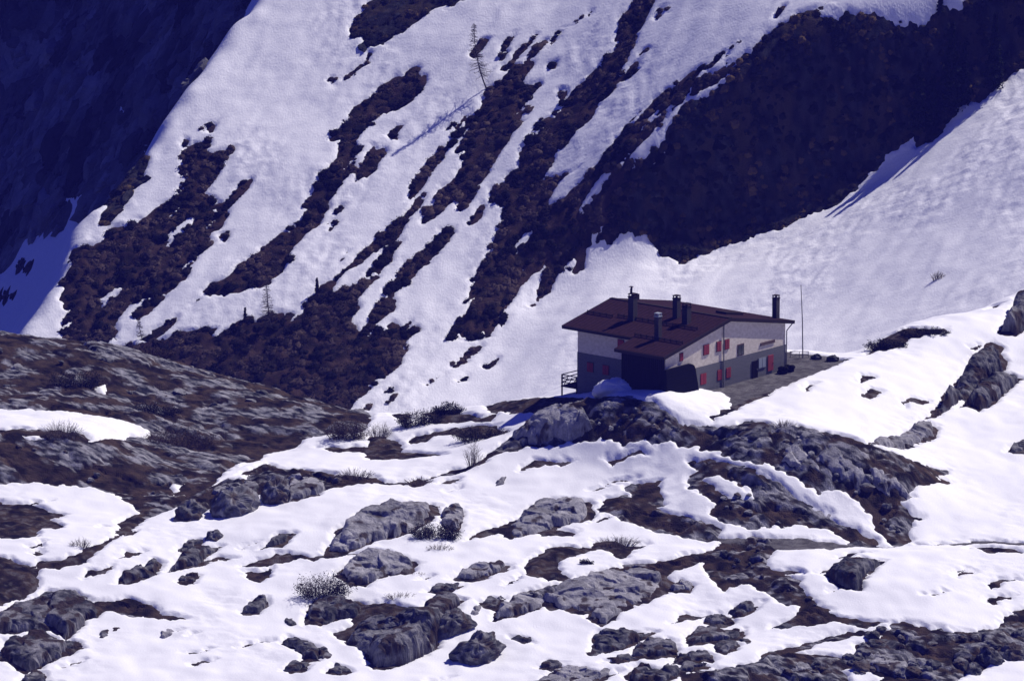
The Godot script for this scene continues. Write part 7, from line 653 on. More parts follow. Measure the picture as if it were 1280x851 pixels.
func make_materials() -> void:
	var coarse := noise_image(11, 0.012, 5)
	var fine := noise_image(12, 0.03, 4)
	var cups := noise_image(13, 0.022, 3)
	var rough_tone := tone_texture(coarse, Color(0.72, 0.72, 0.72), Color(1, 1, 1), 0.8)
	var rough_bump := bump_texture(fine, 9.0)
	var cup_bump := bump_texture(cups, 5.0)
	M.snow = tri(mat(Color(0.84, 0.84, 0.87), 0.75), tone_texture(fine, Color(0.94, 0.94, 0.95), Color(1, 1, 1)), cup_bump, 0.28, 0.55)
	M.far_snow = tri(mat(Color(0.84, 0.84, 0.87), 0.75), tone_texture(cups, Color(0.9, 0.9, 0.92), Color(1, 1, 1)), cup_bump, 0.2, 0.8)
	M.far_snow.uv1_scale = Vector3(0.26, 0.14, 0.14)
	M.ground = tri(mat(Color(1, 1, 1)), rough_tone, rough_bump, 0.35, 2.2)
	M.ground.vertex_color_use_as_albedo = true
	M.rock = tri(mat(Color(1, 1, 1), 0.85), rough_tone, rough_bump, 0.45, 1.8)
	M.rock.vertex_color_use_as_albedo = true
	M.leaf = mat(Color(1, 1, 1), 0.9)
	M.leaf.vertex_color_use_as_albedo = true
	M.bark = tri(mat(Color(0.06, 0.045, 0.04)), rough_tone, rough_bump, 1.2)
	M.twig = mat(Color(0.07, 0.05, 0.045))
	M.stucco = tri(mat(Color(0.78, 0.71, 0.62), 0.95), tone_texture(coarse, Color(0.82, 0.8, 0.78), Color(1, 1, 1)), rough_bump, 0.3, 0.2)
	M.stone = tri(mat(Color(0.16, 0.158, 0.172), 0.95), rough_tone, rough_bump, 0.7, 1.0)
	M.roof = tri(mat(Color(0.04, 0.019, 0.022), 0.7), tone_texture(coarse, Color(0.7, 0.7, 0.7), Color(1, 1, 1)), null, 0.25)
	M.roof_dark = mat(Color(0.03, 0.022, 0.022), 0.7)
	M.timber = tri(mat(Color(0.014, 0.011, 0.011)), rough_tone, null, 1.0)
	M.slate = tri(mat(Color(0.01, 0.0095, 0.011), 0.95), rough_tone, rough_bump, 0.8)
	for q in [M.slate, M.timber, M.roof, M.roof_dark, M.leaf, M.ground, M.rock]:
		q.metallic_specular = 0.1
	M.red = mat(Color(0.24, 0.02, 0.03), 0.8)
	M.brown = mat(Color(0.07, 0.035, 0.03), 0.6)
	M.chimney = tri(mat(Color(0.05, 0.04, 0.04)), rough_tone, rough_bump, 0.9)
	M.metal = mat(Color(0.12, 0.12, 0.13), 0.5)
	M.pale = mat(Color(0.26, 0.29, 0.34), 0.6)
	M.glass = mat(Color(0.03, 0.035, 0.04), 0.15)

# ---------------------------------------------------------------- terrain sheets
# bare ground and the snow that lies on it are two sheets; the snow thins out and
# dips under the ground along the rims of the bare patches
func sheets(g: Ground, x0: float, x1: float, z0: float, z1: float, step: float, patches: Array, is_far: bool) -> void:
	var nx := int((x1 - x0) / step) + 1
	var nz := int((z1 - z0) / step) + 1
	var n := nx * nz
	var sd := PackedFloat32Array()
	sd.resize(n)
	sd.fill(9.0)
	var kd := PackedByteArray()
	kd.resize(n)
	var wx := PackedFloat32Array()
	var wz := PackedFloat32Array()
	wx.resize(n)
	wz.resize(n)
	var amp := 0.45 if is_far else 0.4
	for j in nz:
		var z := z0 + j * step
		for i in nx:
			var x := x0 + i * step
			var k := j * nx + i
			wx[k] = x + amp * (nb.get_noise_2d(x, z) + 0.7 * nc.get_noise_2d(x, z))
			wz[k] = z + amp * 1.6 * (nb.get_noise_2d(x + 77.0, z - 31.0) + 0.7 * nc.get_noise_2d(x - 9.0, z + 50.0))
	for pt in patches:
		var kind: String = pt[0]
		var flat: Array = pt[pt.size() - 1]
		var m := flat.size() / 2
		var ax := PackedFloat32Array()
		var az := PackedFloat32Array()
		var lo := Vector2(1e9, 1e9)
		var hi := Vector2(-1e9, -1e9)
		for q in m:
			ax.append(flat[2 * q])
			az.append(flat[2 * q + 1])
			lo = lo.min(Vector2(ax[q], az[q]))
			hi = hi.max(Vector2(ax[q], az[q]))
		var pad := 3.0
		var i0 := clampi(int((lo.x - pad - x0) / step), 0, nx - 1)
		var i1 := clampi(int((hi.x + pad - x0) / step), 0, nx - 1)
		var j0 := clampi(int((lo.y - pad - z0) / step), 0, nz - 1)
		var j1 := clampi(int((hi.y + pad - z0) / step), 0, nz - 1)
		var code: int = KINDS.get(kind, 0)
		for j in range(j0, j1 + 1):
			for i in range(i0, i1 + 1):
				var k := j * nx + i
				var px := wx[k]
				var pz := wz[k]
				var d := 1e9
				var inside := false
				var b := m - 1
				for a in m:
					var ex := ax[b] - ax[a]
					var ez := az[b] - az[a]
					var qx := px - ax[a]
					var qz := pz - az[a]
					var t := clampf((qx * ex + qz * ez) / (ex * ex + ez * ez + 1e-9), 0.0, 1.0)
					var rx := qx - ex * t
					var rz := qz - ez * t
					d = minf(d, rx * rx + rz * rz)
					if (az[a] > pz) != (az[b] > pz) and px < (ax[b] - ax[a]) * (pz - az[a]) / (az[b] - az[a]) + ax[a]:
						inside = not inside
					b = a
				d = sqrt(d)
				if inside:
					d = -d
				if code == 0:
					if -d > sd[k]:
						sd[k] = -d
				elif d < sd[k]:
					sd[k] = d
					kd[k] = code
	if is_far:
		# snow lies in streaks down the fall line between the shrubs
		for j in nz:
			var z := z0 + j * step
			for i in nx:
				var k := j * nx + i
				if kd[k] == 1 and sd[k] < 1.5:
					var x := x0 + i * step
					var s := streak_noise(x, z)
					sd[k] += 2.6 * maxf(0.0, s - 0.1) - 1.0 * maxf(0.0, -s - 0.1)
	# heights
	var gy := PackedFloat32Array()
	var sy := PackedFloat32Array()
	gy.resize(n)
	sy.resize(n)
	for j in nz:
		var z := z0 + j * step
		for i in nx:
			var x := x0 + i * step
			var k := j * nx + i
			var base := g.h(x, z)
			var s := sd[k]
			var inside := clampf(-s / 1.2, 0.0, 1.0)
			var rel := 0.0
			var kk := kd[k]
			if s < 1.0:
				rel = relief(kk, x, z)
			gy[k] = base + 0.0 + (rel * inside if rel > 0.0 else rel * inside * inside) + (0.3 * inside if kk != 6 else 0.02)
			var thick := clampf(s * 0.6, -0.7, 0.3 + 0.12 * nb.get_noise_2d(x * 0.6, z * 0.6))
			var bump := 0.0
			if is_far:
				bump = 0.14 * na.get_noise_2d(x * 1.6 + z * 0.7, z * 0.7) + 0.18 * nc.get_noise_2d(x * 0.9 + z * 0.4, z * 0.5) * clampf(0.5 + 2.5 * na.get_noise_2d(x * 0.3, z * 0.2 + 500.0), 0.1, 1.4)
			else:
				bump = 0.18 * na.get_noise_2d(x, z) + 0.07 * nc.get_noise_2d(x * 0.7 + z * 0.3, z * 0.9) * clampf(0.3 + 2.2 * na.get_noise_2d(x * 0.35 + 800.0, z * 0.35), 0.0, 1.3)
			sy[k] = base + thick + bump * clampf(s * 1.2, 0.0, 1.0)
	emit("far_terrain" if is_far else "rocky_ground", nx, nz, x0, z0, step, gy, sd, kd, false, is_far)
	emit("far_snow" if is_far else "snow", nx, nz, x0, z0, step, sy, sd, kd, true, is_far)

func streak_noise(x: float, z: float) -> float:
	return nb.get_noise_2d((0.77 * z - 0.64 * x) * 0.28, (0.77 * x + 0.64 * z) * 1.25)

func relief(kk: int, x: float, z: float) -> float:
	if kk == 2 or kk == 7:
		var y := far.h(x, z)
		var e := 0.35 if kk == 2 else 0.7
		return e * (nr.get_noise_3d(x * 0.7, y * 0.8, z * 0.7) + nc.get_noise_3d(x, y, z))
	if kk == 3 or kk == 4:
		return blocks(x, z, 2.4 if kk == 3 else 1.7) * (0.5 if kk == 3 else 0.8) + 0.12 * nb.get_noise_2d(x, z) + (0.09 if kk == 3 else 0.14) * nc.get_noise_2d(x * 1.2, z * 1.2) + (0.12 if kk == 3 else 0.16) * nr.get_noise_2d((x * 0.86 + z * 0.5) * 1.5, (z * 0.86 - x * 0.5) * 5.0)
	if kk == 5:
		return 0.22 * nb.get_noise_2d(x * 1.3, z * 1.3) + 0.1 * nc.get_noise_2d(x * 1.5, z * 1.5)
	if kk == 6:
		return 0.03 * nc.get_noise_2d(x, z)
	return 0.5 * nb.get_noise_2d(x * 1.2, z * 1.2) + 0.15 * nc.get_noise_2d(x, z)

# fractured limestone: tilted blocks with open joints, stretched along the beds
func blocks(x: float, z: float, size: float) -> float:
	var wx := x + 0.5 * nb.get_noise_2d(x * 0.8, z * 0.8)
	var wz := z + 0.5 * nb.get_noise_2d(x * 0.8 + 60.0, z * 0.8)
	var u := (wx * 0.86 + wz * 0.5) * 0.55 / size
	var v := (wz * 0.86 - wx * 0.5) * 1.0 / size
	var c := nk.get_noise_2d(u, v)
	var d := nd.get_noise_2d(u, v) + 1.0
	var c2 := nk.get_noise_2d(u * 2.6 + 31.0, v * 2.4)
	var d2 := nd.get_noise_2d(u * 2.6 + 31.0, v * 2.4) + 1.0
	return 0.55 * c + 0.25 * c2 - 0.35 * (1.0 - smoothstep(0.0, 0.22, d)) - 0.14 * (1.0 - smoothstep(0.0, 0.25, d2))

func block_tone(x: float, z: float, size: float) -> float:
	var wx := x + 0.5 * nb.get_noise_2d(x * 0.8, z * 0.8)
	var wz := z + 0.5 * nb.get_noise_2d(x * 0.8 + 60.0, z * 0.8)
	var u := (wx * 0.86 + wz * 0.5) * 0.55 / size
	var v := (wz * 0.86 - wx * 0.5) * 1.0 / size
	return nk.get_noise_2d(u, v) * 0.6 + 0.4 * nk.get_noise_2d(u * 2.6 + 31.0, v * 2.4)

func earth_colour(kk: int, x: float, z: float) -> Color:
	var p := nb.get_noise_2d(x * 0.9 + 300.0, z * 0.9)
	var q := nc.get_noise_2d(x * 0.8 - 55.0, z * 1.1)
	var r := na.get_noise_2d(x * 0.9, z * 1.2 + 90.0)
	var w := nc.get_noise_2d((x * 0.86 + z * 0.5) * 0.35 + 7.0, (z * 0.86 - x * 0.5) * 1.8)
	var soil := Color(0.02, 0.016, 0.016).lerp(Color(0.088, 0.062, 0.046), clampf(0.5 + p * 1.1 + q * 0.5, 0, 1))
	var grey := Color(0.035, 0.034, 0.04).lerp(Color(0.42, 0.41, 0.45), clampf(0.4 + w * 1.5 + q * 0.6, 0, 1))
	if kk == 1:
		return Color(0.02, 0.016, 0.016).lerp(Color(0.075, 0.048, 0.04), clampf(0.5 + p + q * 0.6, 0, 1))
	if kk == 2:
		var c := Color(0.016, 0.015, 0.018).lerp(Color(0.06, 0.057, 0.062), clampf(0.4 + q + 0.4 * p, 0, 1))
		return c.lerp(Color(0.08, 0.057, 0.032), clampf((r + 0.25 * q) * 2.0, 0, 0.6))
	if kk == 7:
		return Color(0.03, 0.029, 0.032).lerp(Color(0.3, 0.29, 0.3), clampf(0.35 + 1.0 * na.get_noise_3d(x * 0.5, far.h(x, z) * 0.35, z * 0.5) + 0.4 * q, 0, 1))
	if kk == 3:
		return soil.lerp(grey, smoothstep(-0.05, 0.2, 0.5 * block_tone(x, z, 2.4) + r * 0.9 + 0.3 * w - 0.05))
	if kk == 4:
		return soil.lerp(grey, smoothstep(0.0, 0.25, 0.5 * block_tone(x, z, 1.7) + r * 0.6 + 0.3 * q))
	if kk == 6:
		return Color(0.1, 0.092, 0.095).lerp(Color(0.2, 0.19, 0.2), clampf(0.5 + q + 0.5 * p, 0, 1))
	return soil.lerp(Color(0.16, 0.15, 0.16), smoothstep(0.15, 0.4, q + 0.3 * p) * 0.6)

func emit(called: String, nx: int, nz: int, x0: float, z0: float, step: float, ys: PackedFloat32Array, sd: PackedFloat32Array, kd: PackedByteArray, snow: bool, is_far: bool) -> void:
	var ids := PackedInt32Array()
	ids.resize(nx * nz)
	ids.fill(-1)
	var vs := PackedVector3Array()
	var ns := PackedVector3Array()
	var cs := PackedColorArray()
	var ix := PackedInt32Array()
	for j in nz - 1:
		var z := z0 + j * step
		var half := (700.0 - z) * (0.12 if is_far else 0.1) + 3.0
		for i in nx - 1:
			var x := x0 + i * step
			if absf(x) > half:
				continue
			var k := j * nx + i
			var s0 := sd[k]
			var s1 := sd[k + 1]
			var s2 := sd[k + nx]
			var s3 := sd[k + nx + 1]
			var gap := 1.3 if is_far else 1.0
			if snow:
				if s0 < -gap and s1 < -gap and s2 < -gap and s3 < -gap:
					continue
			elif s0 > gap and s1 > gap and s2 > gap and s3 > gap:
				continue
			for c in [k, k + 1, k + nx, k + nx + 1]:
				if ids[c] < 0:
					ids[c] = vs.size()
					var ci: int = c % nx
					var cj: int = c / nx
					var cx := x0 + ci * step
					var cz := z0 + cj * step
					vs.append(Vector3(cx, ys[c], cz))
					var l: int = c - 1 if ci > 0 else c
					var rr: int = c + 1 if ci < nx - 1 else c
					var u: int = c - nx if cj > 0 else c
					var d: int = c + nx if cj < nz - 1 else c
					ns.append(Vector3(-(ys[rr] - ys[l]) / (2.0 * step), 1.0, -(ys[d] - ys[u]) / (2.0 * step)).normalized())
					if not snow:
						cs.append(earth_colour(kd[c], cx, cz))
			var a := ids[k]
			var b := ids[k + 1]
			var c2 := ids[k + nx + 1]
			var d2 := ids[k + nx]
			ix.append_array([a, b, c2, a, c2, d2])
	var arr := []
	arr.resize(Mesh.ARRAY_MAX)
	arr[Mesh.ARRAY_VERTEX] = vs
	arr[Mesh.ARRAY_NORMAL] = ns
	if not snow:
		arr[Mesh.ARRAY_COLOR] = cs
	arr[Mesh.ARRAY_INDEX] = ix
	var mesh := ArrayMesh.new()
	mesh.add_surface_from_arrays(Mesh.PRIMITIVE_TRIANGLES, arr)
	var o := mi(called, mesh, (M.far_snow if is_far else M.snow) if snow else M.ground)
	o.set_meta("kind", "structure")
	print(called, " ", ix.size() / 3)

# ---------------------------------------------------------------- rocks
func rock_mesh(outline: PackedVector2Array, depth: float, seed_value: int, lean: float, n: int, m: int, grey: float, chop := 0.72) -> ArrayMesh:
	var r := RandomNumberGenerator.new()
	r.seed = seed_value
	var c := Vector2.ZERO
	var area := 0.0
	for k in outline.size():
		var p := outline[k]
		var q := outline[(k + 1) % outline.size()]
		var w := p.cross(q)
		area += w
		c += (p + q) * w
	c /= 3.0 * area
	# walk the outline evenly
	var length := 0.0
	for k in outline.size():
		length += outline[k].distance_to(outline[(k + 1) % outline.size()])
	var ring := []
	var seg := 0
	var run := 0.0
	for k in n:
		var want := length * k / n
		while true:
			var l := outline[seg].distance_to(outline[(seg + 1) % outline.size()])
			if run + l >= want or seg == outline.size() - 1:
				ring.append(outline[seg].lerp(outline[(seg + 1) % outline.size()], clampf((want - run) / maxf(l, 1e-5), 0, 1)) - c)
				break
			run += l
			seg += 1
	var ru := 0.0
	var rv := 0.0
	for p in ring:
		ru = maxf(ru, absf(p.x))
		rv = maxf(rv, absf(p.y))
	var size := minf(ru, rv)
	var cuts := []
	for k in 14:
		var d := Vector3(r.randf_range(-1, 1), r.randf_range(-0.6, 1), r.randf_range(-0.4, 1.2)).normalized()
		cuts.append([d, Vector3(d.x * ru, d.y * rv, d.z * depth).length() * r.randf_range(chop, chop + 0.28)])
	var up := Vector3(0, cos(lean), -sin(lean))
	var out := Vector3(0, sin(lean), cos(lean))
	var vs := []
	var st := begin()
	var cols := PackedColorArray()
	var off := r.randf() * 500.0
	for b in m + 1:
		var phi := -PI / 2 + PI * b / m
		for k in n:
			var q: Vector2 = ring[k] * pow(maxf(cos(phi), 0.0), 0.75)
			var p := Vector3(q.x, q.y, sin(phi) * depth)
			for cut in cuts:
				var over: float = p.dot(cut[0]) - cut[1]
				if over > 0.0:
					p -= cut[0] * over * 0.85
			var f := 1.0 / maxf(size, 0.3)
			var nn := nr.get_noise_3d(p.x * f * 6.0 + off, p.y * f * 6.0, p.z * f * 6.0) * size * 0.3
			nn += nc.get_noise_3d(p.x * 1.4 + off, p.y * 1.4, p.z * 1.4) * minf(0.16, size * 0.22)
			p += p.normalized() * nn
			vs.append(Vector3(p.x + c.x, 0, 0) + up * (p.y + c.y) + out * p.z)
	for v in vs:
		var p: Vector3 = v
		var t := nc.get_noise_3d(p.x * 1.1 + off, p.y * 1.1, p.z * 1.1)
		var t2 := nb.get_noise_3d(p.x * 1.4 - off, p.y * 1.4, p.z * 1.4)
		var col := Color(0.05, 0.049, 0.055).lerp(Color(0.44, 0.43, 0.46), clampf(grey + t * 0.8 + t2 * 0.3, 0, 1))
		col = col.lerp(Color(0.075, 0.05, 0.038), smoothstep(0.12, 0.35, t2 + 0.3 * t) * 0.85)
		cols.append(col)
	st.set_smooth_group(-1 if chop < 2.0 else 0)
	for b in m:
		for k in n:
			var k2 := (k + 1) % n
			for id in [b * n + k, (b + 1) * n + k2, (b + 1) * n + k, b * n + k, b * n + k2, (b + 1) * n + k2]:
				st.set_color(cols[id])
				st.add_vertex(vs[id])
	return commit(st)

func side(flat: Array, p: Vector2) -> float:
	var d := 1e9
	var inside := false
	var m := flat.size() / 2
	var b := m - 1
	for a in m:
		var pa := Vector2(flat[2 * a], flat[2 * a + 1])
		var pb := Vector2(flat[2 * b], flat[2 * b + 1])
		var e := pb - pa
		var q := p - pa
		d = minf(d, (q - e * clampf(q.dot(e) / (e.length_squared() + 1e-9), 0.0, 1.0)).length())
		if (pa.y > p.y) != (pb.y > p.y) and p.x < (pb.x - pa.x) * (p.y - pa.y) / (pb.y - pa.y) + pa.x:
			inside = not inside
		b = a
	return -d if inside else d

# bedrock showing through the snow: flush with the slope behind, a broken step in front
func outcrop_mesh(flat: Array, h: float, tone: float, seed_value: int, centre: Vector3) -> ArrayMesh:
	var r := RandomNumberGenerator.new()
	r.seed = seed_value
	var lo := Vector2(1e9, 1e9)
	var hi := -lo
	for k in flat.size() / 2:
		var p := Vector2(flat[2 * k], flat[2 * k + 1])
		lo = lo.min(p)
		hi = hi.max(p)
	lo -= Vector2.ONE * 0.5
	hi += Vector2.ONE * 0.5
	var ext := hi - lo
	var step := clampf(maxf(ext.x, ext.y) / 90.0, 0.08, 0.16 if h < 2.5 else 0.09)
	var nx := int(ext.x / step) + 2
	var nz := int(ext.y / step) + 2
	# angular blocks: a tilted top cut off by steep joints
	var bl := []
	var nblocks := clampi(int(ext.x * ext.y / (h * h + 0.6) * 0.4), 3, 14)
	for tries in 200:
		if bl.size() >= nblocks:
			break
		var c := Vector2(r.randf_range(lo.x, hi.x), r.randf_range(lo.y, hi.y))
		var s := side(flat, c)
		if s > 0.1:
			continue
		var rad := r.randf_range(1.1, 2.6) * clampf(h, 0.35, 1.8)
		var planes := []
		var a0 := r.randf_range(0.3, 0.7)
		for k in 5:
			var a := a0 + TAU * (k + r.randf_range(-0.25, 0.25)) / 5.0
			planes.append([Vector2(cos(a), sin(a)), rad * r.randf_range(0.55, 1.1) * (1.7 if absf(cos(a - 0.45)) > 0.75 else 1.0), r.randf_range(0.7, 2.0)])
		bl.append([c, r.randf_range(0.15, 1.0) * clampf(h, 0.3, 2.2), Vector2(r.randf_range(-0.25, 0.3), r.randf_range(-0.25, 0.2)), planes, r.randf_range(-0.22, 0.22)])
	var ids := PackedInt32Array()
	ids.resize(nx * nz)
	ids.fill(-1)
	var ds := PackedFloat32Array()
	ds.resize(nx * nz)
	var reach := clampf(h * 0.75, 0.15, 1.6)
	var st := begin()
	var cols := PackedColorArray()
	var vs := PackedVector3Array()
	var count := 0
	for j in nz:
		for i in nx:
			var x := lo.x + i * step
			var z := lo.y + j * step
			ds[j * nx + i] = side(flat, Vector2(x + 0.3 * nb.get_noise_2d(x * 1.4, z * 1.4) + 0.22 * nc.get_noise_2d(x * 0.9, z * 0.9), z + 0.5 * nb.get_noise_2d(x * 1.4 + 40.0, z * 1.4) + 0.35 * nc.get_noise_2d(x * 0.9 + 15.0, z * 0.9)))
	for j in nz:
		for i in nx:
			var k := j * nx + i
			if ds[k] > 0.45:
				continue
			var x := lo.x + i * step
			var z := lo.y + j * step
			var front := clampf((z - lo.y) / ext.y, 0.0, 1.0)
			var edge := clampf(-ds[k] / reach, -1.0, 1.0)
			edge = edge * (2.0 - edge) if edge > 0.0 else edge
			var up := h * lerpf(0.3, 0.75, front)
			var y := up * edge
			var own := 0.0
			if edge > 0.0:
				var top := -9.0
				var p := Vector2(x, z)
				for b in bl:
					var q: Vector2 = p - b[0]
					var v: float = up * 0.6 + b[1] + q.dot(b[2])
					for pl in b[3]:
						v = minf(v, b[1] + pl[2] * (pl[1] - q.dot(pl[0])))
					if v > top:
						top = v
						own = b[4]
				y = maxf(y * 0.6, minf(top, h * 1.3)) * sqrt(edge)
				y += nc.get_noise_2d(x * 1.4, z * 1.4) * 0.06 * edge + 0.07 * nr.get_noise_2d(x * 3.0, z * 3.0) * edge * minf(h, 1.0)
			else:
				y += edge * 0.5
			var t := nc.get_noise_3d(x * 1.3, y * 1.3, z * 1.3)
			var streak := nc.get_noise_3d(x * 0.5 + y * 0.3, y * 1.8 - x * 0.4, z * 0.8)
			var t2 := nb.get_noise_3d(x * 1.1 - 70.0, y * 1.1, z * 1.1)
			var col := Color(0.05, 0.049, 0.056).lerp(Color(0.5, 0.485, 0.52), clampf(tone + own + t * 0.35 + streak * 0.3, 0, 1))
			col = col.lerp(Color(0.055, 0.038, 0.031), smoothstep(0.05, 0.25, t2 + 0.3 * t - tone * 0.4 + 0.05) * 0.92)
			cols.append(col)
			var sway := 0.2 * clampf(h, 0.2, 1.3) * maxf(edge, 0.0)
			vs.append(Vector3(x + sway * (nb.get_noise_3d(x * 1.6, y * 3.0, z * 1.6) + nc.get_noise_3d(x, y * 1.6, z)), fore.h(x, z) + 0.12 + y, z + sway * (nb.get_noise_3d(x * 1.6 + 30.0, y * 3.0, z * 1.6) + nc.get_noise_3d(x + 30.0, y * 1.6, z))) - centre)
			ids[k] = count
			count += 1
	st.set_smooth_group(-1)
	for j in nz - 1:
		for i in nx - 1:
			var k := j * nx + i
			if ids[k] < 0 or ids[k + 1] < 0 or ids[k + nx] < 0 or ids[k + nx + 1] < 0:
				continue
			for c in [k, k + 1, k + nx + 1, k, k + nx + 1, k + nx]:
				st.set_color(cols[ids[c]])
				st.add_vertex(vs[ids[c]])
	return commit(st)

func traced_rocks() -> void:
	var s := 100
	for r in ROCKS:
		s += 1
		var flat: Array = r[3]
		var pts := PackedVector2Array()
		var lo := Vector2(1e9, 1e9)
		var hi := -lo
		for k in flat.size() / 2:
			var p := Vector2(flat[2 * k], flat[2 * k + 1])
			pts.append(p)
			lo = lo.min(p)
			hi = hi.max(p)
		var w := hi.x - lo.x
		var h := hi.y - lo.y
		for k in pts.size():
			if pts[k].y < h * 0.2:
				pts[k].y -= 0.18
		var o := mi(r[0], rock_mesh(pts, clampf(minf(w, h * 0.75) * 0.38, 0.18, 2.0), s, deg_to_rad(52), 48, 22, 0.5 if r[4] else 0.36), M.rock)
		o.position = Vector3(r[2][0], r[2][1], r[2][2])
		tag(o, r[1], "rock", "rocks in the snow")
	for r in OUTCROPS:
		s += 1
		var flat: Array = r[4]
		var c := Vector2.ZERO
		for k in flat.size() / 2:
			c += Vector2(flat[2 * k], flat[2 * k + 1]) / (flat.size() / 2.0)
		var at := Vector3(c.x, fore.h(c.x, c.y), c.y)
		var o := mi(r[0], outcrop_mesh(flat, r[2], 0.7 if r[3] else 0.26, s, at), M.rock)
		o.position = at
		tag(o, r[1], "rock", "rocks in the snow")

func in_poly(flat: Array, p: Vector2) -> bool:
	var inside := false
	var m := flat.size() / 2
	var b := m - 1
	for a in m:
		var ax: float = flat[2 * a]
		var ay: float = flat[2 * a + 1]
		var bx: float = flat[2 * b]
		var by: float = flat[2 * b + 1]
		if (ay > p.y) != (by > p.y) and p.x < (bx - ax) * (p.y - ay) / (by - ay) + ax:
			inside = not inside
		b = a
	return inside

func scatter(flat: Array, count: int, gap: float) -> Array:
	var lo := Vector2(1e9, 1e9)
	var hi := -lo
	for k in flat.size() / 2:
		var p := Vector2(flat[2 * k], flat[2 * k + 1])
		lo = lo.min(p)
		hi = hi.max(p)
	var got := []
	for tries in count * 40:
		if got.size() >= count:
			break
		var p := Vector2(rng.randf_range(lo.x, hi.x), rng.randf_range(lo.y, hi.y))
		if not in_poly(flat, p):
			continue
		var ok := true
		if gap > 0.0:
			for q in got:
				if q.distance_to(p) < gap:
					ok = false
					break
		if ok:
			got.append(p)
	return got

func ordinal(n: int) -> String:
	var e := "th"
	if n % 100 < 11 or n % 100 > 13:
		e = ["th", "st", "nd", "rd", "th", "th", "th", "th", "th", "th"][n % 10]
	return "%d%s" % [n, e]

func loose_stones() -> void:
	var variants := []
	for v in 12:
		var pts := PackedVector2Array()
		for k in 9:
			var a := TAU * k / 9.0
			var rad := rng.randf_range(0.72, 1.05)
			pts.append(Vector2(cos(a) * rad * 0.5, sin(a) * rad * 0.5))
		variants.append(rock_mesh(pts, 0.42, 900 + v, 0.0, 24, 14, 0.2 + 0.035 * v, 0.42))
	for zone in STONE_ZONES:
		var spots := scatter(zone[7], zone[1], 0.5)
		spots.sort_custom(func(a, b): return a.x < b.x)
		var nth := 0
		for p in spots:
			nth += 1
			var o := mi(zone[0], variants[rng.randi() % 12], M.rock)
			var s := lerpf(zone[2], zone[3], pow(rng.randf(), 1.8))
			var asp: float = zone[4]
			var basis := Basis(Vector3.UP, rng.randf_range(-0.4, 0.4)) * Basis(Vector3.FORWARD, rng.randf_range(0.0, 0.45)) * Basis(Vector3.RIGHT, rng.randf_range(-0.3, 0.3))
			o.transform = Transform3D(basis.scaled_local(Vector3(s, s / asp * 1.3, s * 0.9)), Vector3(p.x, fore.h(p.x, p.y) + 0.2 + s / asp * 0.1, p.y))
			tag(o, "%s, %s from its left end" % [zone[5], ordinal(nth)], "rock", zone[6])

# ---------------------------------------------------------------- plants
func leaf_tri(st: SurfaceTool, p: Vector3, size: float, r: RandomNumberGenerator, col: Color) -> void:
	var d := Vector3(r.randf_range(-1, 1), r.randf_range(-0.4, 1), r.randf_range(-1, 1)).normalized()
	var u := d.cross(Vector3(r.randf_range(-1, 1), 0.3, r.randf_range(-1, 1))).normalized() * size
	var v := d.cross(u).normalized() * size * r.randf_range(0.5, 0.9)
	st.set_color(col)
	st.set_smooth_group(-1)
	for q in [p - u * 0.5, p + u * 0.5, p + v]:
		st.add_vertex(q)

func tuft_mesh(seed_value: int, leaves: int) -> ArrayMesh:
	var r := RandomNumberGenerator.new()
	r.seed = seed_value
	var st := begin()
	# core: a low lobed cushion
	st.set_smooth_group(0)
	for b in 5:
		for k in 11:
			var q := []
			for e in [[b, k], [b + 1, k], [b + 1, k + 1], [b, k + 1]]:
				var phi: float = (PI / 2) * e[0] / 5.0
				var a: float = TAU * (e[1] % 11) / 11.0
				var d := Vector3(cos(a) * cos(phi), sin(phi), sin(a) * cos(phi))
				var rad: float = 0.42 + 0.24 * nr.get_noise_3d(d.x * 7.0 + seed_value * 13.0, d.y * 7.0, d.z * 7.0) + 0.1 * nc.get_noise_3d(d.x * 3.0, d.y * 3.0 + seed_value, d.z * 3.0)
				q.append(Vector3(d.x * rad, d.y * rad * 0.75 - 0.1, d.z * rad))
			st.set_color(Color(0.9, 0.9, 0.9))
			for id in [0, 1, 2, 0, 2, 3]:
				st.add_vertex(q[id])
	for k in leaves:
		var a := r.randf() * TAU
		var phi := asin(r.randf())
		var rad := r.randf_range(0.3, 0.62)
		var t := r.randf_range(0.6, 1.2)
		leaf_tri(st, Vector3(cos(a) * cos(phi) * rad, sin(phi) * rad * 0.9 - 0.08, sin(a) * cos(phi) * rad), r.randf_range(0.07, 0.17), r, Color(t, t, t))
	return commit(st)

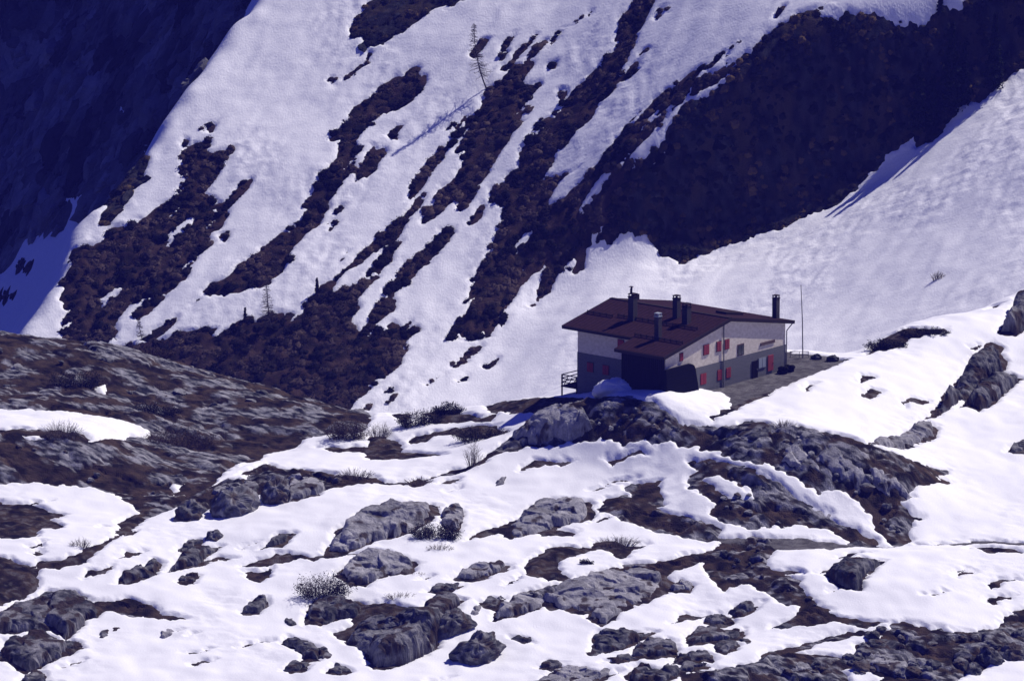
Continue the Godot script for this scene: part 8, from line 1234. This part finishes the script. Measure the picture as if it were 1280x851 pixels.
func scrub() -> void:
	var tufts := [tuft_mesh(5, 80), tuft_mesh(6, 80), tuft_mesh(7, 80)]
	var v := 0
	var islands := []
	for p in FAR_PATCHES:
		if p[0] == "snow":
			islands.append(p[2])
	for p in FAR_PATCHES:
		if p[0] == "snow" or p[0] == "wall":
			continue
		var flat: Array = p[2]
		var area := 0.0
		for k in flat.size() / 2:
			var j := (k + 1) % (flat.size() / 2)
			area += flat[2 * k] * flat[2 * j + 1] - flat[2 * j] * flat[2 * k + 1]
		area = absf(area) * 0.5
		var crag: bool = p[0] == "crag"
		var count := int(clampf(area * (1.6 if crag else 1.7), 4, 6000))
		var spots := []
		for q in scatter(flat, count, 0.0):
			var keep := true
			for isl in islands:
				if in_poly(isl, q):
					keep = false
			if keep and not crag and area > 40.0 and streak_noise(q.x, q.y) > 0.32 and rng.randf() < 0.8:
				keep = false
			if keep and absf(q.x) < (700.0 - q.y) * 0.098:
				spots.append(q)
		var mm := MultiMesh.new()
		mm.transform_format = MultiMesh.TRANSFORM_3D
		mm.use_colors = true
		mm.mesh = tufts[v % 3]
		mm.instance_count = spots.size()
		for k in spots.size():
			var q: Vector2 = spots[k]
			var s := lerpf(0.7, 1.9, pow(rng.randf(), 1.6)) * (0.8 if crag else 1.0)
			if area < 25.0:
				s *= 0.7
			var kk := 2 if crag else 1
			var y := far.h(q.x, q.y) + 0.2 + relief(kk, q.x, q.y) * 0.8
			var nrm := Vector3(far.h(q.x - 1.0, q.y) - far.h(q.x + 1.0, q.y), 2.0, far.h(q.x, q.y - 1.0) - far.h(q.x, q.y + 1.0)).normalized()
			var b := Basis(Quaternion(Vector3.UP, nrm)) * Basis(Vector3.UP, rng.randf() * TAU).scaled_local(Vector3(s * rng.randf_range(0.8, 1.2), s * rng.randf_range(0.55, 0.95), s * rng.randf_range(0.8, 1.2)))
			mm.set_instance_transform(k, Transform3D(b, Vector3(q.x, y - 0.1, q.y)))
			var t := clampf(0.5 + 1.1 * nb.get_noise_2d(q.x * 0.4, q.y * 0.4) + rng.randf_range(-0.4, 0.4), 0, 1)
			var c := Color(0.008, 0.0075, 0.01).lerp(Color(0.075, 0.054, 0.048), t * t)
			if crag:
				c = Color(0.014, 0.013, 0.013).lerp(Color(0.1, 0.068, 0.035), t * t * t)
			mm.set_instance_color(k, c)
		var o := MultiMeshInstance3D.new()
		o.name = numbered("crag_scrub" if crag else "scrub_patch")
		o.multimesh = mm
		o.material_override = M.leaf
		add_child(o)
		o.set_meta("kind", "stuff")
		tag(o, p[1], "scrub", "scrub patches on the far slope")
		v += 1

# broken rock standing out of the steep faces
func face_blocks() -> void:
	var variants := []
	for v in 4:
		var pts := PackedVector2Array()
		for k in 9:
			var a := TAU * k / 9.0
			pts.append(Vector2(cos(a), sin(a)) * rng.randf_range(0.36, 0.52))
		variants.append(rock_mesh(pts, 0.45, 980 + v, 0.0, 20, 11, 0.3, 0.45))
	var n := 0
	for p in FAR_PATCHES:
		if p[0] != "crag" and p[0] != "wall":
			continue
		var big: bool = p[0] == "wall"
		var flat: Array = p[2]
		var area := 0.0
		for k in flat.size() / 2:
			var j := (k + 1) % (flat.size() / 2)
			area += flat[2 * k] * flat[2 * j + 1] - flat[2 * j] * flat[2 * k + 1]
		var spots := []
		for q in scatter(flat, int(clampf(absf(area) * 0.5 * (0.3 if big else 0.7), 8, 3000)), 0.0):
			if absf(q.x) < (700.0 - q.y) * 0.098:
				spots.append(q)
		var mm := MultiMesh.new()
		mm.transform_format = MultiMesh.TRANSFORM_3D
		mm.use_colors = true
		mm.mesh = variants[n % 4]
		mm.instance_count = spots.size()
		for k in spots.size():
			var q: Vector2 = spots[k]
			var s := lerpf(0.7, 2.6, pow(rng.randf(), 2.2)) * (3.0 if big else 1.0)
			var nrm := Vector3(far.h(q.x - 1.5, q.y) - far.h(q.x + 1.5, q.y), 3.0, far.h(q.x, q.y - 1.5) - far.h(q.x, q.y + 1.5)).normalized()
			var b := Basis(Quaternion(Vector3.UP, (nrm + Vector3(rng.randf_range(-0.3, 0.3), rng.randf_range(-0.2, 0.3), rng.randf_range(-0.3, 0.3))).normalized())) * Basis(Vector3.UP, rng.randf() * TAU).scaled_local(Vector3(s * 1.5, s * rng.randf_range(0.35, 0.7), s))
			mm.set_instance_transform(k, Transform3D(b, Vector3(q.x, far.h(q.x, q.y) - s * 0.05, q.y)))
			var t := rng.randf_range(0.08, 0.26) if not big else clampf(0.4 + 1.1 * na.get_noise_3d(q.x * 0.5, far.h(q.x, q.y) * 0.35, q.y * 0.5) + rng.randf_range(-0.15, 0.15), 0.06, 0.95)
			mm.set_instance_color(k, Color(t, t, t) if rng.randf() < 0.7 or big else Color(t, t * 0.8, t * 0.6))
		var o := MultiMeshInstance3D.new()
		o.name = numbered("broken_rock")
		o.multimesh = mm
		o.material_override = M.rock
		add_child(o)
		o.set_meta("kind", "stuff")
		tag(o, "broken rock of the " + p[1], "rock")
		n += 1

func bush(at: Vector3, w: float, h: float, kind: int, label: String, seed_value: int, on: Ground) -> void:
	var r := RandomNumberGenerator.new()
	r.seed = seed_value
	var t := thing("bush", Vector3(at.x, on.h(at.x, at.z), at.z), label, "bush", "bushes on the hillside")
	var st := begin()
	var lf := begin()
	var stems := int(clampf(w * 22.0, 18, 90))
	var any := false
	for k in stems:
		var bx := r.randf_range(-0.5, 0.5)
		var b := Vector3(bx * w * 0.7, -0.1, r.randf_range(-0.35, 0.35) * w * 0.5)
		var hh := h * r.randf_range(0.6, 1.15) * (1.0 - 0.9 * bx * bx * 2.0)
		var tip := b + Vector3(bx * w * 0.5 + r.randf_range(-0.2, 0.2) * h, hh, r.randf_range(-0.25, 0.25) * h)
		var mid := b.lerp(tip, 0.5) + Vector3(r.randf_range(-0.1, 0.1), 0.08 * h, r.randf_range(-0.1, 0.1)) * h
		tube(st, [b, mid, tip], [0.03, 0.018, 0.006], 3)
		for e in 3:
			var q := b.lerp(tip, r.randf_range(0.4, 0.9))
			var q2 := q + Vector3(r.randf_range(-0.3, 0.3), r.randf_range(0.05, 0.35), r.randf_range(-0.3, 0.3)) * h * 0.7
			tube(st, [q, q2], [0.013, 0.004], 3)
		if kind > 0:
			any = true
			for e in (44 if kind == 1 else 36):
				var q := b.lerp(tip, r.randf_range(0.05, 0.95)) + Vector3(r.randf_range(-0.2, 0.2), r.randf_range(-0.1, 0.1), r.randf_range(-0.2, 0.2)) * h
				var s := r.randf_range(0.6, 1.3)
				leaf_tri(lf, q, r.randf_range(0.09, 0.2), r, (Color(0.013, 0.013, 0.012) if kind == 1 else Color(0.07, 0.045, 0.03)) * s)
	mi("stems", commit(st), M.twig, t)
	if any:
		mi("foliage", commit(lf), M.leaf, t)

func larch(at: Vector3, h: float, lean: Vector3, label: String, seed_value: int) -> void:
	var r := RandomNumberGenerator.new()
	r.seed = seed_value
	var t := thing("larch_tree", Vector3(at.x, far.h(at.x, at.z), at.z), label, "tree", "leafless larches on the far slope")
	var st := begin()
	var pts := []
	var rad := []
	for k in 9:
		var f := k / 8.0
		pts.append(Vector3(0, f * h - 0.3, 0) + lean * (1.0 - pow(1.0 - f, 2.2)))
		rad.append(lerpf(0.012 * h if h > 9.0 else 0.017 * h, 0.003 * h, f))
	tube(st, pts, rad, 7)
	mi("trunk", commit(st), M.bark, t)
	var cr := begin()
	for k in int(h * 17):
		var f := r.randf_range(0.22, 0.99)
		var p: Vector3 = pts[int(f * 8)].lerp(pts[mini(int(f * 8) + 1, 8)], f * 8 - int(f * 8))
		var a := r.randf() * TAU
		var l := h * 0.21 * (1.08 - f) * r.randf_range(0.5, 1.2) + 0.15
		var d := Vector3(cos(a), r.randf_range(-0.35, 0.1), sin(a))
		var e := p + d * l
		tube(cr, [p, p + d * l * 0.5 + Vector3(0, -0.04 * l, 0), e + Vector3(0, 0.08 * l, 0)], [0.04, 0.028, 0.012], 3)
		for m in 4:
			var q := p.lerp(e, r.randf_range(0.35, 1.0))
			tube(cr, [q, q + Vector3(r.randf_range(-0.3, 0.3), r.randf_range(-0.35, 0.1), r.randf_range(-0.3, 0.3)) * (0.4 + l * 0.3)], [0.024, 0.01], 3)
	mi("crown", commit(cr), M.twig, t)

func spruce(at: Vector3, h: float, label: String, seed_value: int) -> void:
	var r := RandomNumberGenerator.new()
	r.seed = seed_value
	var t := thing("spruce_tree", Vector3(at.x, far.h(at.x, at.z), at.z), label, "tree", "small spruces on the far slope")
	var st := begin()
	tube(st, [Vector3(0, -0.3, 0), Vector3(0, h * 0.5, 0), Vector3(0.03, h, 0)], [0.014 * h, 0.009 * h, 0.004], 6)
	mi("trunk", commit(st), M.bark, t)
	var cr := begin()
	for k in int(h * 170 + h * h * 40):
		var f := pow(r.randf(), 0.8)
		var a := r.randf() * TAU
		var rr := (1.0 - f) * h * (0.24 if h < 5.0 else 0.22) * r.randf_range(0.2, 1.0) * (0.75 + 0.25 * sin(f * 40.0))
		var s := r.randf_range(0.6, 1.3)
		leaf_tri(cr, Vector3(cos(a) * rr, f * h + 0.1 - rr * 0.25, sin(a) * rr), r.randf_range(0.12, 0.3) * (1.0 + h * 0.09), r, Color(0.014, 0.016, 0.013) * s)
	mi("crown", commit(cr), M.leaf, t)

# ---------------------------------------------------------------- the hut (x along the gable, y up, z towards us across the gable)
func hut_roof_y(x: float) -> float:
	return 8.3 - (0.206 * -x if x < 0.0 else 0.184 * x)

func hut_window(hut: Node3D, x: float, y: float, w: float, h: float, red := true) -> void:
	var z := -0.78
	var win := mi("window", one_box(Vector3(x, y, z), Vector3(w + 0.12, h + 0.12, 0.08)), M.brown, hut)
	if red:
		for s in [-1, 1]:
			var st := begin()
			box(st, Vector3(x + s * w * 0.255, y, z + 0.07), Vector3(w * 0.48, h, 0.05))
			for k in 4:
				box(st, Vector3(x + s * w * 0.255, y - h * 0.36 + h * 0.24 * k, z + 0.103), Vector3(w * 0.36, h * 0.16, 0.016))
			mi("shutter", commit(st), M.red, win)
	else:
		for s in [-1, 1]:
			mi("pane", one_box(Vector3(x + s * w * 0.25, y, z + 0.05), Vector3(w * 0.42, h * 0.86, 0.04)), M.glass, win)

func side_window(hut: Node3D, x: float, s: float, y: float, w: float, h: float) -> void:
	var win := mi("window", one_box(Vector3(x - 0.02, y, -s), Vector3(0.08, h + 0.12, w + 0.12)), M.brown, hut)
	for q in [-1, 1]:
		mi("shutter", one_box(Vector3(x - 0.09, y, -s + q * w * 0.255), Vector3(0.05, h, w * 0.48)), M.red, win)

func chimney(hut: Node3D, x: float, s: float, w: float, top: float, cowl: int) -> void:
	var y0 := hut_roof_y(x) - 0.5
	var o := mi("chimney", one_box(Vector3(x, (y0 + top) * 0.5, -s), Vector3(w, top - y0, w)), M.chimney, hut)
	var st := begin()
	box(st, Vector3(x, top + 0.06, -s), Vector3(w + 0.08, 0.12, w + 0.08))
	for q in [Vector2(-1, -1), Vector2(1, -1), Vector2(1, 1), Vector2(-1, 1)]:
		box(st, Vector3(x + q.x * w * 0.4, top + 0.25, -s + q.y * w * 0.4), Vector3(0.1, 0.26, 0.1))
	box(st, Vector3(x, top + 0.42, -s), Vector3(w + 0.02, 0.09, w + 0.02))
	if cowl == 1:
		tube(st, [Vector3(x - 0.3, top + 0.4, -s), Vector3(x - 0.3, top + 1.0, -s), Vector3(x - 0.2, top + 1.25, -s)], [0.16, 0.15, 0.12], 8)
		box(st, Vector3(x - 0.3, top + 1.32, -s), Vector3(0.4, 0.06, 0.4))
		box(st, Vector3(x + 0.75, top - 0.1, -s - 0.2), Vector3(0.7, 0.7, 0.7))
	mi("chimney_cap", commit(st), M.pale if cowl == 2 else M.roof_dark, o)

func build_hut() -> void:
	var hut := thing("mountain_hut", Vector3(26.403, -5.741, -0.544), "big alpine hut with brown roof, cream gable and red shutters, standing on the knoll", "hut")
	hut.rotation_degrees.y = 50.0
	# walls
	var st := begin()
	wall(st, [Vector2(-8.2, 3.2), Vector2(11.2, 3.2), Vector2(11.2, 5.96), Vector2(0, 8.02), Vector2(-8.2, 6.33)], -17.3, -0.8)
	wall(st, [Vector2(-12.0, 3.2), Vector2(-8.2, 3.2), Vector2(-8.2, 6.33), Vector2(-12.0, 5.55)], -7.4, -0.8)
	mi("plaster_wall", commit(st), M.stucco, hut)
	st = begin()
	wall(st, [Vector2(-8.2, -4.5), Vector2(11.26, -4.5), Vector2(11.26, 3.197), Vector2(-8.2, 3.197)], -17.36, -0.74)
	wall(st, [Vector2(-12.06, -4.5), Vector2(-8.2, -4.5), Vector2(-8.2, 3.197), Vector2(-12.06, 3.197)], -7.46, -0.74)
	mi("stone_wall", commit(st), M.stone, hut)
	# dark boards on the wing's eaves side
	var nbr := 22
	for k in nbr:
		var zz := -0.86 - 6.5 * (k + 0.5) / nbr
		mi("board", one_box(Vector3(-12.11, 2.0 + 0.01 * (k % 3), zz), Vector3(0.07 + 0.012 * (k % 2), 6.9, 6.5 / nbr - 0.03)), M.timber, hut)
	# roof
	st = begin()
	slab(st, [Vector2(0, -0.5), Vector2(0, -18.8), Vector2(-9.2, -18.8), Vector2(-9.2, -0.5)], [8.3, 8.3, hut_roof_y(-9.2), hut_roof_y(-9.2)], 0.22)
	slab(st, [Vector2(-9.2, -0.5), Vector2(-9.2, -7.9), Vector2(-12.75, -7.9), Vector2(-12.75, -0.5)], [hut_roof_y(-9.2), hut_roof_y(-9.2), hut_roof_y(-12.75), hut_roof_y(-12.75)], 0.22)
	slab(st, [Vector2(0, -18.8), Vector2(0, -0.5), Vector2(12.5, -0.5), Vector2(12.5, -18.8)], [8.3, 8.3, hut_roof_y(12.5), hut_roof_y(12.5)], 0.22)
	var roof := mi("roof", commit(st), M.roof, hut)
	st = begin()
	var tilt_l := Basis(Vector3.BACK, atan(0.206))
	var s := 0.8
	while s < 18.7:
		var reach := 12.7 if s < 7.8 else 9.15
		box(st, Vector3(-reach * 0.5, hut_roof_y(-reach * 0.5) + 0.012, -s), Vector3(reach / cos(atan(0.206)), 0.035, 0.035), tilt_l)
		s += 0.62
	var seams := mi("roof_seams", commit(st), M.roof, roof)
	seams.set_meta("kind", "stuff")
	# boards along the eaves and verges
	for e in [[0.0, -12.8, -0.44], [0.0, 12.55, -0.44], [0.0, -9.25, -18.86], [0.0, 12.55, -18.86]]:
		var xa: float = e[0]
		var xb: float = e[1]
		var n := Vector3(xb - xa, hut_roof_y(xb) - 8.3, 0)
		mi("verge_board", one_box(Vector3((xa + xb) * 0.5, (8.3 + hut_roof_y(xb)) * 0.5 - 0.2, e[2]), Vector3(n.length(), 0.42, 0.1), Basis(Vector3.BACK, atan2(n.y, n.x) if xb > 0 else atan2(-n.y, -n.x))), M.roof_dark, roof)
	mi("eaves_board", one_box(Vector3(-12.82, hut_roof_y(-12.75) - 0.22, -4.2), Vector3(0.12, 0.36, 7.4)), M.roof_dark, roof)
	mi("eaves_board", one_box(Vector3(-9.27, hut_roof_y(-9.2) - 0.2, -13.3), Vector3(0.12, 0.34, 10.9)), M.roof_dark, roof)
	mi("eaves_board", one_box(Vector3(12.57, hut_roof_y(12.5) - 0.2, -9.65), Vector3(0.12, 0.34, 18.3)), M.roof_dark, roof)
	mi("eaves_board", one_box(Vector3(-10.95, hut_roof_y(-10.95) - 0.2, -7.96), Vector3(3.5, 0.3, 0.1), tilt_l), M.roof_dark, roof)
	mi("ridge_cap", one_box(Vector3(0, 8.31, -9.65), Vector3(0.5, 0.1, 18.4)), M.roof_dark, roof)
	for q in [[5.0, 14.5, 18.4], [4.6, 1.9, 14.0], [8.8, 0.8, 8.0]]:
		var len: float = q[2] - q[1]
		var y := hut_roof_y(-q[0])
		st = begin()
		for k in 3:
			box(st, Vector3(-q[0], y + 0.12 + 0.1 * k, -(q[1] + q[2]) * 0.5), Vector3(0.06, 0.06, len))
		var n := int(len / 0.9) + 1
		for k in n:
			box(st, Vector3(-q[0], y + 0.2, -(q[1] + len * k / maxf(n - 1, 1))), Vector3(0.08, 0.44, 0.08))
		mi("snow_guard", commit(st), M.roof_dark, roof)
	chimney(hut, -4.71, 11.65, 0.8, 10.1, 1)
	chimney(hut, -8.54, 4.7, 0.65, 9.25, 2)
	chimney(hut, -2.17, 6.96, 0.7, 10.1, 0)
	chimney(hut, -3.24, 4.6, 0.8, 9.6, 0)
	chimney(hut, 11.0, 2.1, 0.65, 8.7, 0)
	mi("roof_hatch", one_box(Vector3(5.6, hut_roof_y(5.6) + 0.15, -5.0), Vector3(3.4, 0.3, 1.6), Basis(Vector3.BACK, -atan(0.184))), M.roof_dark, roof)
	# gable openings
	for q in [[-9.05, 5.0, 0.6, 0.9], [-4.3, 5.1, 1.05, 1.15], [-1.85, 5.1, 0.85, 1.15], [-0.3, 5.1, 0.85, 1.15], [-4.85, 1.65, 1.1, 1.3], [-1.7, 1.6, 0.9, 1.25], [0.0, 1.6, 0.9, 1.25]]:
		hut_window(hut, q[0], q[1], q[2], q[3])
	hut_window(hut, 2.4, 4.0, 1.15, 1.3, false)
	side_window(hut, -8.2, 10.6, 5.1, 0.9, 1.0)
	side_window(hut, -8.2, 12.9, 1.6, 0.9, 1.1)
	side_window(hut, -8.2, 15.3, 1.6, 0.9, 1.1)
	var door := mi("door", one_box(Vector3(5.1, 1.1, -0.7), Vector3(1.1, 2.2, 0.1)), M.timber, hut)
	mi("handle", one_box(Vector3(5.45, 1.1, -0.6), Vector3(0.06, 0.2, 0.06)), M.metal, door)
	var rd := mi("red_door", one_box(Vector3(8.2, 1.45, -0.7), Vector3(1.05, 1.9, 0.1)), M.red, hut)
	mi("handle", one_box(Vector3(8.65, 1.4, -0.6), Vector3(0.06, 0.2, 0.06)), M.metal, rd)
	var pale := mi("window", one_box(Vector3(6.5, 1.75, -0.7), Vector3(1.5, 1.35, 0.08)), M.metal, hut)
	for k in 2:
		mi("pane", one_box(Vector3(6.15 + 0.7 * k, 1.75, -0.65), Vector3(0.62, 1.15, 0.04)), M.pale, pale)
	mi("plaque", one_box(Vector3(7.65, 4.0, -0.74), Vector3(2.8, 0.36, 0.1)), M.brown, hut)
	st = begin()
	tube(st, [Vector3(-1.05, 7.6, -0.66), Vector3(-1.05, 0.0, -0.62)], [0.08, 0.08], 8)
	mi("drainpipe", commit(st), M.metal, hut)
	st = begin()
	tube(st, [Vector3(12.5, 5.85, -0.5), Vector3(11.35, 4.9, -0.7), Vector3(11.35, 0.0, -0.7)], [0.07, 0.07, 0.07], 8)
	mi("drainpipe", commit(st), M.metal, hut)
	# dark lean-to in front of the gable's left end, battered side
	st = begin()
	wall(st, [Vector2(-12.5, -2.5), Vector2(-5.4, -2.5), Vector2(-6.9, 3.3), Vector2(-7.15, 3.75), Vector2(-7.7, 4.0), Vector2(-12.5, 4.0)], -0.74, -0.3)
	var lean := mi("lean_to", commit(st), M.slate, hut)
	for row in 9:
		mi("shingle_course", one_box(Vector3(-9.75 + 0.02, -0.3 + row * 0.45, -0.28), Vector3(5.4, 0.4, 0.05), Basis(Vector3.RIGHT, 0.05)), M.slate, lean)
	# raised deck at the far left corner
	st = begin()
	box(st, Vector3(-6.3, -1.35, -18.6), Vector3(3.8, 0.14, 2.6))
	var deck := mi("deck", commit(st), M.timber, hut)
	for q in [Vector2(-8.1, -19.8), Vector2(-8.1, -17.5), Vector2(-4.5, -19.8)]:
		mi("post", one_box(Vector3(q.x, -2.6, q.y), Vector3(0.14, 5.2, 0.14)), M.timber, deck)
	for r in 3:
		mi("rail", one_box(Vector3(-8.12, -0.85 + 0.45 * r, -18.6), Vector3(0.07, 0.1, 2.6)), M.timber, deck)
		mi("rail", one_box(Vector3(-6.3, -0.85 + 0.45 * r, -19.86), Vector3(3.7, 0.1, 0.07)), M.timber, deck)
	for k in 3:
		mi("baluster", one_box(Vector3(-8.12, -0.7, -17.9 - 0.65 * k), Vector3(0.09, 1.2, 0.06), Basis(Vector3.RIGHT, 0.5)), M.timber, deck)

func around_hut() -> void:
	var p := Vector3(35.44, fore.h(35.44, -15.4), -15.4)
	var mast := thing("flagpole", p, "thin bare mast standing on the terrace right of the hut", "flagpole")
	var st := begin()
	tube(st, [Vector3(0, -0.5, 0), Vector3(-0.1, 4.5, 0), Vector3(-0.32, 9.0, 0)], [0.08, 0.07, 0.04], 8)
	mi("pole", commit(st), M.metal, mast)
	st = begin()
	tube(st, [Vector3(-0.32, 9.0, 0), Vector3(-0.32, 9.12, 0)], [0.09, 0.02], 8)
	mi("finial", commit(st), M.metal, mast)
	# low railing
	var rail := thing("railing", Vector3(33.9, fore.h(33.9, -15.6), -15.6), "low metal railing at the back edge of the terrace by the mast", "railing")
	for k in 3:
		mi("post", one_box(Vector3(k * 1.1, 0.2, 0), Vector3(0.07, 1.2, 0.07)), M.metal, rail)
	for k in 2:
		mi("bar", one_box(Vector3(1.1, 0.4 + 0.38 * k, 0), Vector3(2.3, 0.06, 0.06)), M.metal, rail)
	var names := ["dark low stone at the back of the terrace, next to the mast", "dark stone heap at the right end of the terrace", "small stone at the outer tip of the terrace"]
	var k := 0
	for q in [[37.0, -15.0, 1.5, 0.75], [39.0, -13.8, 1.7, 1.0], [40.7, -13.2, 1.2, 0.5]]:
		var pts := PackedVector2Array()
		for a in 9:
			var t := TAU * a / 9.0
			var rad := rng.randf_range(0.75, 1.0)
			pts.append(Vector2(cos(t) * q[2] * 0.55 * rad, sin(t) * q[3] * 0.6 * rad + q[3] * 0.3))
		var o := mi("rock", rock_mesh(pts, q[3] * 0.6, 700 + k, 0.2, 26, 12, 0.1), M.rock)
		o.position = Vector3(q[0], fore.h(q[0], q[1]), q[1])
		tag(o, names[k], "rock")
		k += 1
	# goods stored along the wall at the right corner
	var wall_names := ["dark sack pile against the stone wall right of the red door", "dark sack pile at the hut's right corner, under the drainpipe"]
	for i in 2:
		var t := thing("stored_sacks", Vector3(26.403, -5.741, -0.544) + Basis(Vector3.UP, deg_to_rad(50)) * Vector3(9.5 + 1.3 * i, 0.0, 0.2), wall_names[i], "sacks")
		for j in 4:
			var pts := PackedVector2Array()
			for a in 8:
				pts.append(Vector2(cos(TAU * a / 8.0) * 0.42, sin(TAU * a / 8.0) * 0.3))
			var o := mi("sack", rock_mesh(pts, 0.3, 760 + j + 5 * i, 0.0, 16, 8, 0.0, 2.0), M.slate, t)
			o.position = Vector3(-0.3 + 0.45 * (j % 2) + 0.1 * (j / 2), 0.25 + 0.42 * (j / 2), 0.1 * j)
	# snow bank shovelled up against the shaded side
	var bank := PackedVector2Array()
	for a in 14:
		var t := TAU * a / 14.0
		bank.append(Vector2(cos(t) * 3.0, maxf(sin(t) * 1.6, -0.6)))
	var b := mi("snow_bank", rock_mesh(bank, 1.6, 71, 0.5, 36, 16, 0.9, 2.0), M.snow)
	b.position = Vector3(12.6, fore.h(12.6, 3.6) + 0.15, 3.6)
	b.set_meta("kind", "structure")

func _ready() -> void:
	rng.seed = 4
	# camera, sky, sun
	var cam := Camera3D.new()
	cam.name = "camera"
	add_child(cam)
	cam.position = Vector3(0, 145.538, 684.703)
	cam.rotation_degrees = Vector3(-12, 0, 0)
	cam.fov = 6.62
	cam.near = 5.0
	cam.far = 4000.0
	cam.current = true
	var env := Environment.new()
	env.background_mode = Environment.BG_SKY
	var sky := Sky.new()
	var sm := ProceduralSkyMaterial.new()
	sm.sky_top_color = Color(0.13, 0.17, 0.52)
	sm.sky_horizon_color = Color(0.26, 0.33, 0.7)
	sm.ground_horizon_color = Color(0.26, 0.33, 0.7)
	sm.ground_bottom_color = Color(0.3, 0.32, 0.5)
	sm.sun_angle_max = 0.0
	sky.sky_material = sm
	env.sky = sky
	env.background_energy_multiplier = 0.9
	env.tonemap_mode = Environment.TONE_MAPPER_LINEAR
	env.tonemap_exposure = 1.09
	env.sdfgi_enabled = true
	env.ssao_enabled = true
	env.ssil_enabled = true
	env.fog_enabled = true
	env.fog_density = 0.0001
	env.fog_light_color = Color(0.36, 0.36, 0.95)
	var we := WorldEnvironment.new()
	we.environment = env
	add_child(we)
	var sun := DirectionalLight3D.new()
	sun.name = "sun"
	add_child(sun)
	sun.look_at_from_position(Vector3(0.52, 0.79, -0.34) * 100.0, Vector3.ZERO)
	sun.light_energy = 1.5
	sun.light_color = Color(1.0, 0.975, 0.945)
	sun.light_angular_distance = 0.5
	sun.shadow_enabled = true
	for q in [[na, 21, 0.14, 2], [nb, 22, 0.33, 2], [nc, 23, 0.8, 3]]:
		q[0].seed = q[1]
		q[0].frequency = q[2]
		q[0].noise_type = FastNoiseLite.TYPE_SIMPLEX_SMOOTH
		q[0].fractal_octaves = q[3]
	nr.seed = 24
	nr.frequency = 0.16
	nr.noise_type = FastNoiseLite.TYPE_SIMPLEX_SMOOTH
	nr.fractal_type = FastNoiseLite.FRACTAL_RIDGED
	nr.fractal_octaves = 3
	for q in [[nk, FastNoiseLite.RETURN_CELL_VALUE], [nd, FastNoiseLite.RETURN_DISTANCE2_SUB]]:
		q[0].seed = 25
		q[0].frequency = 0.5
		q[0].noise_type = FastNoiseLite.TYPE_CELLULAR
		q[0].cellular_return_type = q[1]
		q[0].cellular_jitter = 1.0
		q[0].fractal_type = FastNoiseLite.FRACTAL_NONE
	make_materials()
	fore = Ground.new(FORE_SIZE, FORE_HEIGHTS)
	far = Ground.new(FAR_SIZE, FAR_HEIGHTS)
	# thin melt streaks in the near snow, running with the beds
	var patches: Array = FORE_PATCHES.duplicate()
	for i in 46:
		var c := Vector2(rng.randf_range(-58, 58), rng.randf_range(14, 76))
		var d := Vector2(0.78, -0.62).rotated(rng.randf_range(-0.25, 0.25))
		var l := rng.randf_range(0.5, 2.2)
		var w := d.orthogonal() * rng.randf_range(0.12, 0.34)
		var f := []
		for p in [c - d * l, c - d * l * 0.3 + w, c + d * l * 0.5 + w * 0.8, c + d * l, c + d * l * 0.3 - w, c - d * l * 0.5 - w * 0.7]:
			f.append_array([p.x, p.y])
		patches.append(["earth", f])
	sheets(fore, -78.0, 78.0, -75.0, 86.0, 0.26, patches, false)
	sheets(far, -106.0, 102.0, -303.0, -45.0, 0.42, FAR_PATCHES, true)
	print("terrain ", Time.get_ticks_msec())
	build_hut()
	around_hut()
	traced_rocks()
	loose_stones()
	scrub()
	face_blocks()
	larch(Vector3(-3.59, 4.17, -155.38), 9.9, Vector3(-1.9, 0, 0.3), "leaning leafless larch high on the far slope, top centre", 31)
	larch(Vector3(-33.46, -23.03, -115.55), 7.6, Vector3(-0.6, 0, 0), "leafless larch above the valley scrub, left of centre", 32)
	larch(Vector3(-51.76, -25.67, -121.57), 3.3, Vector3(-0.5, 0, 0), "small leafless larch at the lower left of the far slope", 33)
	spruce(Vector3(-27.25, -19.03, -120.41), 2.2, "small spruce at the lower end of the thin winding scrub strip", 41)
	spruce(Vector3(59.82, 18.44, -127.96), 3.4, "spruce on the skyline of the long dark crag, top right", 42)
	var place := ["leftmost of the five dark spruces on the lower rim of the long dark crag", "second from the left of the five dark spruces on the crag rim", "middle one of the five dark spruces on the crag rim", "fourth from the left of the five dark spruces on the crag rim", "rightmost of the five dark spruces on the lower rim of the long dark crag"]
	var spots := [Vector3(56.64, 3.64, -120.90), Vector3(58.50, 4.36, -120.64), Vector3(61.09, 6.45, -121.60), Vector3(62.87, 7.52, -121.93), Vector3(67.10, 9.68, -122.49)]
	for i in 5:
		spruce(spots[i], [9.0, 7.0, 12.0, 8.0, 10.0][i], place[i], 44 + i)
	spruce(Vector3(-37.27, -22.58, -118.84), 1.8, "small dark spruce left of the lower larch", 43)
	var k := 300
	for b in BUSHES:
		k += 1
		bush(Vector3(b[1][0], b[1][1], b[1][2]), b[2], b[3], b[4], b[0], k, fore)
	bush(Vector3(56.14, -7.61, -73.48), 2.0, 1.3, 0, "lone bare shrub in the open snow right of the hut", 350, far)
	bush(Vector3(-4.5, 0, 13.0), 1.6, 3.2, 0, "tall leafless sapling at the left tip of the hut knoll", 351, fore)
	print("done ", Time.get_ticks_msec())
